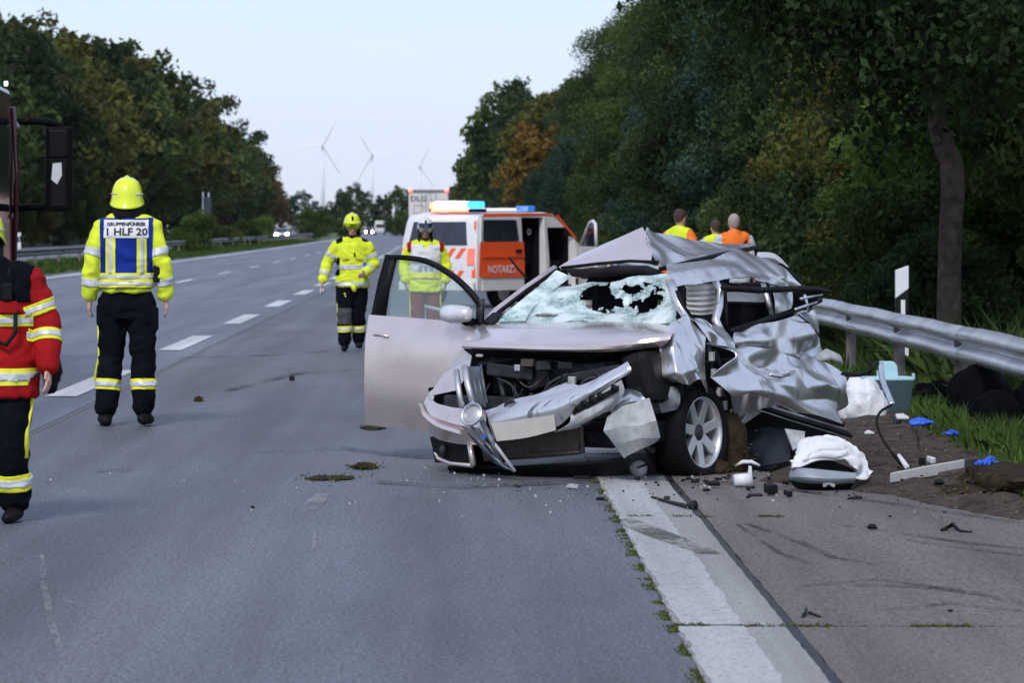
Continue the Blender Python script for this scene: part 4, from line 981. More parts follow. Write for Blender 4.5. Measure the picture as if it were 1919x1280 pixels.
stick('screen_pillar', [RL(1256, 528, .62), RL(1265, 552, .68), RL(1276, 578, .76), RL(1296, 606, .82)], .03, M_silver2, 10)
stick('pillar_seal', [RL(1268, 545, .72), RL(1280, 572, .78), RL(1300, 600, .84)], .012, M_dark, 6)
pan('curtain_airbag', [[RL(1284, 537, .62), RL(1312, 533, .64), RL(1342, 533, .62)]] + [[RL(1286 + k % 2, 537 + k * 4.6, .62 + .022 * (k % 2)), RL(1312, 534 + k * 5 + (k % 2) * 2, .65 + .02 * (k % 2)), RL(1340 - k % 2, 534 + k * 4.9, .62 + .02 * (k % 2))] for k in range(1, 12)], M_cream, nu=5, nv=2, thick=.006)
stick('centre_pillar', [RL(1341, 528, .68), RL(1350, 545, .72), RL(1347, 575, .74), RL(1341, 600, .78), RL(1352, 625, .82)], [.026, .024, .03, .028, .03], M_silver2, 8)
stick('door_frame', [RL(1357, 532, .72), RL(1360, 570, .74), RL(1361, 612, .78)], .013, M_dark, 6)
bx('rear_seat', -2.0, .30, .92, .16, .60, .50, M_seat, .06); bx('rear_headrest', -1.95, .35, 1.12, .10, .30, .18, M_seat, .05)
pan('rear_window_blind', [[RL(1362, 548, .6), RL(1428, 548, .6)], [RL(1362, 565, .62), RL(1430, 567, .62)]], M_cream, thick=.01, amp=.006, scale=12)
stick('door_frame', [RL(1362, 567, .66), RL(1428, 568, .66)], .008, M_dark, 6)
stick('rear_pillar', [RL(1430, 530, .66), RL(1438, 560, .70), RL(1446, 590, .74)], .018, M_silver2, 8)
stick('door_frame', [RL(1437, 530, .68), RL(1452, 600, .76)], .009, M_dark, 6)
pan('quarter_window_trim', [[RL(1442, 535, .64), RL(1470, 545, .62), RL(1492, 552, .62)], [RL(1448, 565, .72), RL(1474, 566, .68), RL(1490, 570, .66)], [RL(1452, 598, .74), RL(1474, 592, .72), RL(1492, 584, .7)]], M_silver2, nu=8, nv=8, amp=.03, scale=5, seed=9, ang=12)
stick('torn_door_bar', [RL(1354, 539, .76), RL(1420, 544, .83), RL(1490, 541, .91), RL(1530, 543, .96), RL(1556, 546, .99)], [.018, .022, .02, .024, .012], M_dark, 8)
pan('torn_hinge', [[RL(1484, 548, .86), RL(1510, 548, .9), RL(1550, 548, .96)], [RL(1486, 572, .84), RL(1508, 566, .9), RL(1530, 560, .95)], [RL(1478, 590, .82), RL(1500, 582, .86), RL(1520, 575, .9)]], M_dark, amp=.05, scale=6, seed=8, thick=0)
for a, b in (((1500, 560), (1540, 552)), ((1490, 580), (1530, 566)), ((1508, 552), (1516, 585))): stick('torn_bracket', [RL(*a, .95), RL(*b, .97)], .010, M_chrome, 6)
stick('window_sill_seal', [RL(1370, 621, .80), RL(1420, 605, .80), RL(1480, 585, .82), RL(1537, 562, .86)], .022, M_dark, 8)
# body side panels
pan('front_door_top', [[RL(1283, 586, .80), RL(1310, 600, .84), RL(1340, 610, .86), RL(1368, 622, .86)], [RL(1300, 608, .86), RL(1322, 622, .90), RL(1345, 632, .92), RL(1372, 640, .90)], [RL(1314, 640, .88), RL(1335, 645, .93), RL(1352, 650, .95), RL(1375, 652, .92)]], M_silver2, nu=10, nv=10, amp=.03, scale=4, seed=12, ang=60, smooth=False, jit=.02, soft=2)
pan('rear_quarter', [[RL(1370, 628, .80), RL(1420, 614, .84), RL(1470, 600, .85), RL(1500, 590, .84), RL(1528, 580, .78)], [RL(1370, 640, .86), RL(1425, 636, .90), RL(1478, 630, .90), RL(1506, 622, .86), RL(1540, 615, .76)],
                     [RL(1372, 648, .84), RL(1430, 660, .86), RL(1484, 664, .86), RL(1510, 660, .82), RL(1540, 645, .76)], [RL(1380, 652, .80), RL(1440, 672, .80), RL(1490, 680, .80), RL(1512, 674, .78), RL(1528, 662, .76)]], M_silver2, nu=12, nv=12, amp=.045, scale=3.4, seed=52, ang=60, smooth=False, jit=.03, soft=2)
stick('dangling_cable', [RL(1496, 590, .9), RL(1515, 605, .9), RL(1533, 625, .9), RL(1542, 645, .88)], .006, M_dark, 6)
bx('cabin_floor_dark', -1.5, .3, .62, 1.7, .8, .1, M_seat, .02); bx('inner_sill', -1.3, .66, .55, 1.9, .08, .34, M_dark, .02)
pan('crushed_side_door', [[RL(1336, 648, .86), RL(1385, 656, .90), RL(1440, 662, .92), RL(1490, 668, .92), RL(1530, 670, .92), RL(1552, 680, .90)],
                          [RL(1342, 672, .92), RL(1392, 676, 1.0), RL(1445, 690, .96), RL(1495, 690, 1.02), RL(1530, 700, .98), RL(1578, 702, .92)],
                          [RL(1352, 700, .96), RL(1398, 705, .98), RL(1448, 722, 1.05), RL(1500, 722, 1.0), RL(1545, 730, 1.04), RL(1582, 735, .96)],
                          [RL(1364, 735, .98), RL(1405, 738, 1.03), RL(1450, 745, 1.08), RL(1505, 748, 1.06), RL(1550, 755, 1.04), RL(1586, 762, .98)],
                          [RL(1388, 788, .98), RL(1418, 760, .98), RL(1456, 764, 1.0), RL(1508, 772, 1.0), RL(1550, 782, 1.0), RL(1583, 787, .98)]], M_silver2, nu=12, nv=12, thick=.005, amp=.045, scale=4.0, seed=63, ang=60, smooth=False, jit=.06, soft=2)
for pts in ([(1340, 655), (1352, 690), (1356, 740), (1380, 785)], [(1328, 650), (1334, 690), (1344, 740), (1362, 770)]):
    stick('door_edge_frame', [RL(u, v, .88) for u, v in pts], .016, M_dark2, 6)
for (u, v) in ((1334, 668), (1338, 700), (1348, 735), (1358, 760), (1370, 776)): MB().box(RL(u, v, .9), (.035, .03, .06), CM).build('hinge_bracket', M_plas, car, bevel=.004, world=True)
stick('door_handle', [RL(1442, 702, 1.09), RL(1462, 706, 1.11), RL(1478, 702, 1.09)], .013, M_silver2, 8)
for d, m, r in ((0, M_dark, .020), (5, M_fabric, .006), (-8, M_plas, .010)):
    stick('sill_strip', [RL(1420, 762 + d, 1.0), RL(1480, 782 + d, 1.02), RL(1540, 800 + d, 1.02), RL(1590, 815 + d, 1.0)], r, m, 6)
pan('torn_sill', [[RL(1388, 790, .96), RL(1405, 770, .98), RL(1424, 762, 1.0)], [RL(1393, 794, .95), RL(1412, 782, .96), RL(1430, 770, .98)]], M_plas, amp=.01)
pan('loose_seat_base', [[R(1385, 812, 22.8), R(1430, 806, 22.8), R(1480, 808, 22.9)], [R(1395, 845, 22.5), R(1430, 840, 22.4), R(1482, 840, 22.6)], [R(1425, 880, 22.3), R(1440, 876, 22.2), R(1478, 866, 22.4)]], mat('dark_blue_plastic', (.008, .012, .018), .5, spec=.25, var=.3), amp=.02, scale=6, seed=5, thick=.012)
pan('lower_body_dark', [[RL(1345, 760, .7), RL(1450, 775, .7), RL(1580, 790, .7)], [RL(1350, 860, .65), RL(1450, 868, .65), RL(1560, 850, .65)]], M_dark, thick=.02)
pan('grey_lining', [[R(1470, 806, 22.7), R(1508, 812, 22.7)], [R(1486, 846, 22.5), R(1506, 832, 22.6)]], M_plas, thick=.01, amp=.01)
stick('rear_lamp_shell', [R(1530, 672, 22.9), R(1552, 664, 22.9), R(1572, 672, 23.0), R(1578, 684, 23.0)], [.03, .05, .045, .02], M_plas, 8, flat=.5)
ht = grid_points([[R(1578, 700, 22.9), R(1600, 703, 22.8), R(1624, 698, 22.7), R(1645, 677, 22.7)]], 6, 1)[0]; stick('bent_trim', [Vector(p) for p in ht], [.016] * 3 + [.022] * (len(ht) - 3), M_dark, 8, flat=.4)
ht = grid_points([[R(1650, 680, 22.7), R(1654, 712, 22.6), R(1664, 738, 22.5), R(1672, 757, 22.4)]], 5, 1)[0]; stick('bent_trim', [Vector(p) for p in ht], .020, M_chrome, 8, flat=.4)
ht = grid_points([[R(1670, 760, 22.4), R(1650, 772, 22.3), R(1643, 792, 22.2), R(1656, 826, 22.1), R(1680, 858, 22.0), R(1702, 880, 21.9)]], 5, 1)[0]
stick('hanging_seal', [Vector(p) for p in ht], [.009] * (len(ht) - 7) + [.012, .014, .018, .02, .02, .016, .008], M_dark, 8)
stick('seal_end', [R(1684, 853, 21.98), R(1701, 878, 21.88)], [.012, .02], M_fabric, 8)

# open passenger door
HG = Vector((.137, 23.03, 0)); DD = Vector((-.77, .638, 0)).normalized(); DN = Vector((-.638, -.77, 0)).normalized()
def RD(u, v, o=0.): return hit(u, v, HG + DN * o, DN)
door = pan('open_door', [[RD(700, 592), RD(760, 598), RD(830, 604), RD(905, 612)], [RD(694, 640, .03), RD(760, 643, .045), RD(830, 646, .045), RD(905, 650, .03)], [RD(692, 700, .045), RD(760, 706, .055), RD(830, 712, .055), RD(905, 718, .045)],
                         [RD(692, 745, .04), RD(760, 752, .05), RD(830, 760, .05), RD(905, 768, .04)], [RD(693, 793, .0), RD(760, 800, .01), RD(830, 808, .01), RD(905, 815, .0)]], M_silver, nu=5, nv=5, thick=.05, ang=40)
stick('side_moulding', [RD(692, 720, .062), RD(760, 728, .070), RD(840, 739, .070), RD(900, 746, .060)], .020, M_silver, 8, flat=.9, parent=door)
stick('moulding_shade_strip', [RD(692, 727, .052), RD(760, 735, .062), RD(840, 746, .062), RD(900, 753, .052)], .006, M_dark2, 6, parent=door)  # dark strip added as the shade below the moulding
stick('door_edge_gap_line', [RD(695, 600, -.01), RD(690, 660, .0), RD(689, 720, .0), RD(690, 790, -.03)], .008, M_dark, 6, parent=door)  # dark gap line down the outer edge of the door
stick('key_cylinder', [RD(728, 636, .05), RD(728, 636, .075)], .012, M_dark2, 8, parent=door)
stick('door_sill_edge', [RD(692, 768, .05), RD(770, 776, .06), RD(850, 785, .06)], .012, M_silver, 6, parent=door)
stick('handle_bar', [RD(701, 628, .06), RD(708, 626, .09), RD(725, 630, .09), RD(734, 633, .06)], .014, M_silver, 8, parent=door)
MB().lathe([(0, -.012), (.035, -.008), (.05, .004)], 16, (DN.to_track_quat('Z', 'Y').to_matrix()), RD(718, 630, .048)).build('handle_recess', M_dark2, door, True, world=True)
fr = [RD(703, 593), RD(716, 530), RD(730, 480), RD(765, 480), RD(805, 488), RD(850, 515), RD(885, 547), RD(906, 568), RD(907, 612)]

def ribbon(pts, w, name, m, parent, d=.035):
    mb = MB(); 
    for a, b in zip(pts, pts[1:]): mb.bar(a, b + (b - a).normalized() * .004, d, w)
    return mb.build(name, m, parent, world=True)
ribbon(fr[:3], .05, 'window_frame', M_dark, door)
def frame_strip(name, P, w, m):
    V = []; F = []
    for i, p in enumerate(P):
        d = (P[min(i + 1, len(P) - 1)] - P[max(i - 1, 0)]).normalized(); n = d.cross(DN).normalized()
        for o in (0, .03): V += [p + n * w / 2 + DN * o, p - n * w / 2 + DN * o]
    for i in range(len(P) - 1):
        a = 4 * i; F += [(a, a + 1, a + 5, a + 4), (a + 2, a + 6, a + 7, a + 3), (a, a + 4, a + 6, a + 2), (a + 1, a + 3, a + 7, a + 5)]
    F += [(0, 2, 3, 1), (4 * len(P) - 4, 4 * len(P) - 3, 4 * len(P) - 1, 4 * len(P) - 2)]
    return MB().add(V, F).build(name, m, door, True, world=True)
fs = [Vector(p) for p in grid_points([[RD(726, 482), RD(765, 483), RD(806, 491), RD(850, 516), RD(884, 547), RD(905, 575)]], 5, 1)[0]]
frame_strip('window_frame', fs, .035, M_dark)
frame_strip('window_frame', [RD(716, 595), RD(724, 540), RD(738, 482)], .07, M_dark)
frame_strip('window_frame', [RD(903, 560), RD(902, 612)], .05, M_dark2)
frame_strip('window_sill_strip', [RD(702, 595, .02), RD(800, 602, .02), RD(906, 612, .02)], .02, M_dark)
MB().add([RD(728, 596), RD(735, 540), RD(746, 486), RD(768, 487), RD(806, 494), RD(850, 520), RD(884, 552), RD(900, 572), RD(902, 610)], [(0, 1, 2, 3, 4, 5, 6, 7, 8)]).build('window_pane', M_clear, door, world=True)
mir = MB(); mc = RD(858, 590, .16)
M3 = Matrix((DD, DN, Vector((0, 0, 1)))).transposed()
secs = [(-.13, .01, .035), (-.115, .0, .06), (-.05, -.004, .070), (.03, -.002, .064), (.09, .0, .055), (.115, .004, .03)]
V = []; F = []; n = 14
for (s, dz, r) in secs:
    for k in range(n):
        a = 2 * PI * k / n; V.append(mc + M3 @ Vector((-s, math.cos(a) * r * .9, dz + math.sin(a) * r * (1.05 if math.sin(a) > 0 else .8))))
for i in range(len(secs) - 1):
    for k in range(n): F.append((i * n + k, i * n + (k + 1) % n, (i + 1) * n + (k + 1) % n, (i + 1) * n + k))
F += [tuple(range(n)), tuple(range((len(secs) - 1) * n, len(secs) * n))]
mo = mir.add(V, F).build('door_mirror', mat('mirror_silver', (.66, .67, .69), .35, .35, coat=.5), door, True, world=True)
stick('mirror_foot', [RD(888, 604, .02), RD(872, 602, .14)], .03, M_dark, 8, parent=door)
frame_strip('inner_grab_bar', [RD(800, 574, -.09), RD(850, 586, -.09)], .02, M_cream)
# ------------------------------------------------------------------ emergency doctor's van
M_vwhite = mat('van_white', (.74, .73, .73), .35, var=.05, coat=.4)
M_vred = mat('fluorescent_red', (1.0, .105, .018), .5, var=.05, coat=.2)
M_vglass = mat('van_tinted_glass', (.02, .025, .038), .12, var=.3, spec=.7)
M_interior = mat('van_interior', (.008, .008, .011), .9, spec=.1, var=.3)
M_tail = mat('tail_lamp', (.80, .14, .09), .2, var=.2, coat=.6, emit=.5)
M_beam = mat('lit_beacon_white', (1., .93, .97), .3, var=.01, emit=14)
M_beamb = mat('lit_beacon_blue', (.02, .16, 1.), .3, var=.01, emit=5)
M_beamr = mat('lit_beacon_red', (1., .12, .05), .3, var=.01, emit=6)
M_blue = mat('blue_lens', (.03, .15, .55), .2, var=.05, emit=.6)
def emp(name, parent, loc=(0, 0, 0), rz=0.):
    o = bpy.data.objects.new(name, None); C.objects.link(o); o.parent = parent; o.location = loc; o.rotation_euler = (0, 0, rz); return o
def cutout(ob, cutters):
    for mb in cutters:
        c = bpy.data.objects.new('cutter', mb.mesh('cutter')); C.objects.link(c); c.parent = ob.parent; c.matrix_local = ob.matrix_local
        bpy.context.view_layer.update()
        md = ob.modifiers.new('cut', 'BOOLEAN'); md.object = c; md.operation = 'DIFFERENCE'; md.solver = 'EXACT'
        bpy.context.view_layer.update()
        me = bpy.data.meshes.new_from_object(ob.evaluated_get(bpy.context.evaluated_depsgraph_get()))
        ob.modifiers.clear(); ob.data = me; bpy.data.objects.remove(c)
def simple_wheel(name, parent, c, R0, W, n=24):
    """axle along local y"""
    w_ = emp(name, parent, c); Q = Matrix.Rotation(PI / 2, 3, 'X')
    MB().lathe([(R0 * .62, W / 2), (R0 * .9, W / 2), (R0, W * .35), (R0, -W * .35), (R0 * .9, -W / 2), (R0 * .62, -W / 2)], n, Q).build('tyre', M_rub, w_, True)
    MB().lathe([(0, W * .3), (R0 * .2, W * .42), (R0 * .3, W * .3), (R0 * .55, W * .36), (R0 * .63, W * .5), (R0 * .63, -W * .5), (R0 * .55, -W * .36), (0, -W * .3)], n, Q).build('rim', M_alloy, w_, True)
    return w_
vp = R(893, 500, 67.0)
van = thing('ambulance_van', (vp.x, vp.y, 0), "white and fluorescent red emergency doctor's van with lit light bar and open doors", 'ambulance', rz=math.radians(54))
WV = 1.9
prof = [(.02, .33), (0, .6), (.02, 1.0), (.06, 1.35), (.13, 1.72), (.24, 1.84), (.6, 1.89), (2.5, 1.9), (2.8, 1.87), (3.2, 1.62), (3.62, 1.27), (3.95, 1.13), (4.75, .98), (4.96, .78), (4.98, .33)]
V = []; F = []; Ys = [(0.0, .0), (.0, .0), (WV, 0), (WV, 0)]
def vy(z, side): 
    k = max(0, (z - 1.15)) * .13; return k if side == 0 else WV - k
mb = MB(); n = len(prof)
mb.add([(x, vy(z, 0), z) for x, z in prof] + [(x, vy(z, 1), z) for x, z in prof], [tuple(range(n)), tuple(range(2 * n - 1, n - 1, -1))] + [(i, n + i, n + (i + 1) % n, (i + 1) % n) for i in range(n)])
body = mb.build('body', M_vwhite, van, bevel=.075); 
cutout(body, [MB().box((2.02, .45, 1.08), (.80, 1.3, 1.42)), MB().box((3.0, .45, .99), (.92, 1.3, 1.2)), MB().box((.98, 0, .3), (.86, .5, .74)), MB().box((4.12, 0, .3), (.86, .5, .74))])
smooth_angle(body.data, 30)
# dark lined compartments
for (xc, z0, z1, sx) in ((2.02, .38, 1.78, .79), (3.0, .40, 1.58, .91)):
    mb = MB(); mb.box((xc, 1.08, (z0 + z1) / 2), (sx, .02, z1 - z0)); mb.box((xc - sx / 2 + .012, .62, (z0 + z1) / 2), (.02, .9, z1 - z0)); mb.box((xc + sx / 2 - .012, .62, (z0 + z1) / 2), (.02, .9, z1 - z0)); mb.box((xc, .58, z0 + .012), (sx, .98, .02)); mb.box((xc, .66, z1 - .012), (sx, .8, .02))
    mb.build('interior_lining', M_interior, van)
sh = emp('drawer_cabinet', van, (1.76, .14, .45))
MB().box((0, .2, .36), (.2, .36, .74)).build('cabinet_frame', M_vwhite, sh, bevel=.01)
for k in range(5): MB().box((0, .012, .09 + k * .135), (.165, .02, .11)).build('drawer', mat('drawer_grey', (.28, .33, .40), .5), sh, bevel=.006)
MB().box((2.1, .55, .85), (.45, .45, .14)).build('seat', M_seat, van, bevel=.04); MB().box((2.3, .55, 1.2), (.13, .45, .62)).build('seat', M_seat, van, bevel=.05)
MB().box((3.05, .5, .85), (.5, .45, .14)).build('seat', M_seat, van, bevel=.04); MB().box((2.75, .5, 1.15), (.13, .45, .6)).build('seat', M_seat, van, bevel=.05)
MB().lathe([(.05, 0), (.07, .01), (.05, .02), (.035, .01), (.05, 0)], 14, Matrix.Rotation(PI / 2, 3, 'X'), (2.22, .3, 1.5)).build('hanging_ring', M_vwhite, van, True)
# side: slid-back door with window, red band, sill
sd = emp('sliding_door', van)
def side_panel(name, pts, m, y=-.03, d=.03, parent=None, bevel=.006):
    P = [(x, vy(z, 0) + y, z) for x, z in pts]
    return MB().prism(P, (0, d, 0)).build(name, m, parent or van, bevel=bevel)
side_panel('door_skin', [(.16, .34), (1.60, .34), (1.60, 1.78), (.22, 1.78), (.13, 1.3)], M_vwhite, -.035, .03, sd)
side_panel('red_band', [(.03, .60), (1.595, .60), (1.595, 1.30), (.10, 1.30)], M_vred, -.044, .006, sd, .002)
side_panel('window', [(.2, 1.32), (1.42, 1.32), (1.40, 1.74), (.28, 1.74)], M_vglass, -.046, .008, sd, .002)
side_panel('door_crease', [(.14, 1.0), (1.58, 1.0), (1.58, 1.03), (.14, 1.03)], M_vred, -.058, .012, sd, .004)
side_panel('door_handle', [(1.26, 1.08), (1.46, 1.08), (1.46, 1.15), (1.26, 1.15)], M_black, -.075, .02, sd, .006)
tm = text_mesh('NOTARZT', .21, .004); to = link('lettering', tm, mat('lettering_white', (.82, .80, .78), .5, var=.02), sd); to.location = (.80, -.056, .755); to.rotation_euler = (PI / 2, 0, 0); to.scale = (1.0, 1, 1)
side_panel('roof_stripe', [(.30, 1.80), (2.6, 1.84), (2.9, 1.80), (2.62, 1.88), (.4, 1.87)], M_vred, -.008, .01, None, .002)
side_panel('pillar_stripe', [(2.9, 1.80), (3.5, 1.34), (3.55, 1.36), (2.95, 1.85)], M_vred, -.010, .01, None, .002)
for k, (x0, x1) in enumerate(((2.43, 2.53),)): side_panel('centre_pillar', [(x0, .36), (x1, .36), (x1, 1.8), (x0, 1.8)], M_vwhite, -.012, .03)
# rear: window, stripes, lamps
def rear_panel(name, pts, m, d=.01, o=.0, parent=None, bevel=.003):
    def rx(z):
        for (xa, za), (xb, zb) in zip(prof[1:6], prof[2:7]):
            if za <= z <= zb: return xa + (xb - xa) * (z - za) / (zb - za)
        return 0.
    P = [(rx(z) - .004 - o, y, z) for y, z in pts]
    return MB().prism(P, (-d, 0, 0)).build(name, m, parent or van, bevel=bevel)
rear_panel('rear_window', [(.26, 1.24), (1.70, 1.24), (1.62, 1.70), (.34, 1.70)], M_vglass, .012)
for k in range(6):
    for s in (0, 1):
        y0 = .28 + k * .12 if s == 0 else WV - .28 - k * .12
        sg = 1 if s == 0 else -1
        if k % 2 == 0:
            rear_panel('warning_stripe', [(y0, 1.18), (y0 + sg * .11, 1.18), (y0 + sg * .26, .98), (y0 + sg * .15, .98)], M_vred, .008)
            rear_panel('warning_stripe', [(y0 + sg * .02, .74), (y0 + sg * .13, .74), (y0 + sg * .28, .54), (y0 + sg * .17, .54)], M_vred, .008)
rear_panel('corner_stripe', [(.03, .60), (.12, .60), (.14, 1.72), (.10, 1.72)], M_vred, .006)
for y in (.06, WV - .24): rear_panel('tail_lamp', [(y, .86), (y + .17, .86), (y + .17, 1.18), (y, 1.18)], M_tail, .03, bevel=.01)
rear_panel('rear_bumper', [(.03, .34), (WV - .03, .34), (WV - .03, .52), (.03, .52)], M_vwhite, .06, bevel=.02)
rear_panel('rear_sign', [(.7, .78), (1.2, .78), (1.2, .90), (.7, .90)], M_white, .012)
side_panel('bumper_corner', [(.0, .34), (.55, .34), (.55, .56), (.0, .56)], M_vwhite, -.02, .02)
for x in (.98, 4.12):
    for y in (.14, WV - .14): simple_wheel('wheel', van, (x, y, .34), .34, .22)
# lights on the roof
lb = emp('light_bar', van, (.42, .76, 1.90)); MB().box((0, 0, .03), (.26, 1.22, .06)).build('bar_base', M_black, lb, bevel=.01)
MB().box((0, .12, .135), (.22, .76, .14)).build('lit_lens', M_beam, lb, bevel=.03)
MB().box((0, -.43, .135), (.22, .32, .14)).build('lit_blue_lens', M_beamb, lb, bevel=.04)
MB().box((-.02, .56, .125), (.2, .10, .12)).build('lit_red_lens', M_beamr, lb, bevel=.03)
MB().box((-.14, .1, .03), (.03, .9, .045)).build('lit_red_strip', M_beamr, lb, bevel=.008)
fb = emp('front_light_bar', van, (2.15, WV / 2, 1.90)); MB().box((0, 0, .05), (.24, 1.5, .07)).build('bar_cover', M_vwhite, fb, bevel=.02); MB().box((0, -.62, .075), (.25, .30, .10)).build('blue_lens', M_blue, fb, bevel=.02)
# open front door
dr = emp('front_door', van, (3.55, -.01, 0), math.radians(180 + 54))
P = [(0, .36), (1.0, .36), (1.02, 1.2), (0, 1.2)]
MB().prism([(x, 0, z) for x, z in P], (0, .05, 0)).build('door_skin', M_vwhite, dr, bevel=.012)
side = [(.05, 1.2), (.42, 1.52), (.62, 1.68), (.80, 1.72), (.95, 1.66), (1.0, 1.2)]
MB().tube([(x, .025, z) for x, z in side], .035, 8).build('window_frame', M_vwhite, dr, True)
MB().prism([(x, .02, z) for x, z in side], (0, .008, 0)).build('window_pane', M_vglass, dr)
# ------------------------------------------------------------------ articulated lorry far ahead
tp_ = Vector((R(803, 400, 215).x, 215, 0))
lorry = thing('lorry', tp_, 'tall white box lorry with red marker lights far down the road', 'lorry', rz=0)
M_lw = mat('lorry_white', (.68, .66, .64), .45, var=.05, scale=1.5); M_lgrey = mat('lorry_grey', (.20, .20, .22), .6)
MB().box((0, 5.0, 2.5), (2.5, 9.8, 2.9)).build('cargo_box', M_lw, lorry, bevel=.04)
MB().box((0, 12.0, 1.9), (2.4, 2.2, 3.0)).build('cab', M_lw, lorry, bevel=.12)
for s in (-1, 1):
    d = MB().box((s * .62, .06, 2.42), (1.20, .06, 2.70)).build('rear_door', M_lw, lorry, bevel=.01)
    for x in (.15, .45): MB().tube([(s * x, .02, 1.08), (s * x, .02, 3.78)], .02, 6).build('lock_rod', M_lgrey, d, True)
MB().box((0, .04, 3.87), (2.52, .12, .16)).build('top_frame', M_lgrey, lorry)
for s in (-1, 1):
    MB().box((s * 1.14, -.04, 3.89), (.20, .10, .16)).build('marker_light', mat('lit_marker_red', (1., .10, .06), .3, var=.01, emit=5), lorry, bevel=.03)
    MB().box((s * 1.0, .0, .82), (.42, .08, .16)).build('tail_lamp', M_tail, lorry, bevel=.02)
MB().box((0, .08, .62), (2.4, .12, .14)).build('under_run_bar', M_lgrey, lorry)
for y in (2.2, 3.5, 11.5):
    for s in (-1, 1):
        wl = simple_wheel('wheel', lorry, (s * 1.02, y, .5), .5, .3); wl.rotation_euler = (0, 0, PI / 2)
MB().box((0, 6, .95), (1.0, 11, .2)).build('chassis', M_lgrey, lorry)
M_let = mat('lettering_dark', (.05, .055, .07), .6)
o = link('lettering', text_mesh('DLG', .46, .008), M_let, lorry); o.location = (-.62, .012, 3.36); o.rotation_euler = (PI / 2, 0, 0); o.scale = (1.15, 1, 1)
for (cx, cz, w_, h_) in ((-.62, 2.72, .62, .50),):
    mb = MB()
    for a, b in (((-1, -1), (1, -1)), ((1, -1), (1, 1)), ((1, 1), (-1, 1)), ((-1, 1), (-1, -1))): mb.bar((cx + a[0] * w_ / 2, .01, cz + a[1] * h_ / 2), (cx + b[0] * w_ / 2, .01, cz + b[1] * h_ / 2), .03, .03)
    mb.build('emblem', mat('emblem_brown', (.35, .27, .2), .6), lorry)
for k, x in enumerate((.18, .32, .44, .56, .70, .82, .94)): MB().box((.02 + x, .022, 3.30 + (.02 if k % 3 == 0 else 0)), (.09, .012, .14 if k % 3 == 0 else .09)).build('faded_lettering', mat('faded_blue', (.45, .46, .55), .6), lorry)

# ------------------------------------------------------------------ fire engine at the left edge
M_mir = mat('black_mirror_plastic', (.003, .003, .0035), .6, var=.2, spec=.08)
fe = thing('fire_engine', (-6.53, 33.0, 0), 'dark red fire engine cut by the picture edge with large black mirrors', 'fire engine')
M_fred = mat('fire_engine_red', (.07, .004, .006), .3, var=.1, coat=.6)
MB().box((0, 2.2, 1.85), (2.5, 5.0, 2.7)).build('equipment_body', M_fred, fe, bevel=.04)
mb = MB(); mb.prism([(-1.25, 4.9, .55), (-1.25, 7.0, .55), (-1.25, 7.05, 1.5), (-1.25, 6.9, 2.9), (-1.25, 6.7, 3.2), (-1.25, 4.9, 3.25)], (2.5, 0, 0)); mb.build('cab', M_fred, fe, bevel=.06)
MB().prism([(1.252, 5.35, 1.75), (1.252, 6.82, 1.75), (1.252, 6.72, 2.85), (1.252, 5.35, 2.85)], (.01, 0, 0)).build('side_window', M_dglass, fe)
MB().prism([(1.252, 5.3, .65), (1.252, 6.9, .65), (1.252, 6.85, 1.7), (1.252, 5.3, 1.7)], (.012, 0, 0)).build('cab_door', M_fred, fe, bevel=.004)
MB().tube([(1.27, 6.85, 1.0), (1.3, 6.9, 2.2), (1.27, 6.8, 3.0)], .03, 8).build('grab_handle', M_fred, fe, True)
MB().box((.9, 6.5, 3.3), (.3, .2, .12)).build('roof_beacon', M_blue, fe, bevel=.03)
MB().box((1.20, 6.7, 3.27), (.035, .05, .05)).build('lit_marker', mat('lit_cool_white', (.7, .85, 1.), .3, emit=3), fe)
for y in (1.0, 6.0):
    for s in (-1, 1):
        wl = simple_wheel('wheel', fe, (s * 1.05, y, .5), .5, .32); wl.rotation_euler = (0, 0, PI / 2)
MB().box((0, 3.5, .75), (2.2, 7, .4)).build('chassis', M_dark, fe)
MB().box((0, 7.05, .6), (2.4, .2, .45)).build('bumper', M_white, fe, bevel=.04)
mr = emp('mirror', fe, (1.25, 6.95, 0))
off = Vector((-6.53 + 1.25, 33 + 6.95, 0))
def fm(u, v, dy=0.): return R(u, v, off.y + dy) - off
MB().tube([fm(18, 230), fm(60, 226, .05), fm(95, 229, .08), fm(118, 240, .1)], .045, 8).build('upper_arm', M_mir, mr, True)
MB().tube([fm(18, 392), fm(60, 388, .05), fm(100, 386, .08), fm(118, 380, .1)], .045, 8).build('lower_arm', M_mir, mr, True)
MB().tube([fm(22, 222), fm(34, 238, -.04)], [.03, .03], 8).build('arm_joint', mat('pale_grey_plastic', (.45, .47, .5), .4), mr, True)
def mirbox(u0, u1, v0, v1, nm):
    a, b = fm(u0, v0), fm(u1, v1); c = (a + b) / 2
    h = MB().box((c.x, c.y + .08, c.z), (abs(b.x - a.x), .16, abs(a.z - b.z))).build(nm, M_mir, mr, bevel=.035)
    return c, h
c, h = mirbox(84, 134, 236, 300, 'wide_mirror'); MB().box((c.x, c.y - .002, c.z), (.20, .012, .30)).build('mirror_glass', mat('dark_mirror', (.006, .004, .005), .3, 0, spec=.2), h, bevel=.004)
c, h = mirbox(84, 134, 294, 396, 'main_mirror'); MB().box((c.x + .0, c.y - .002, c.z), (.17, .012, .52)).build('mirror_glass', mat('mirror_face', (.006, .007, .008), .3, 0, spec=.2), h, bevel=.004)
MB().prism([fm(99, 306, -.012), fm(115, 304, -.012), fm(116, 328, -.012), fm(107, 345, -.012), fm(96, 336, -.012)], (0, .004, 0)).build('reflection_patch', mat('painted_reflection', (.62, .64, .66), .5), h)  # pale patch painted on the mirror glass as a bright reflection

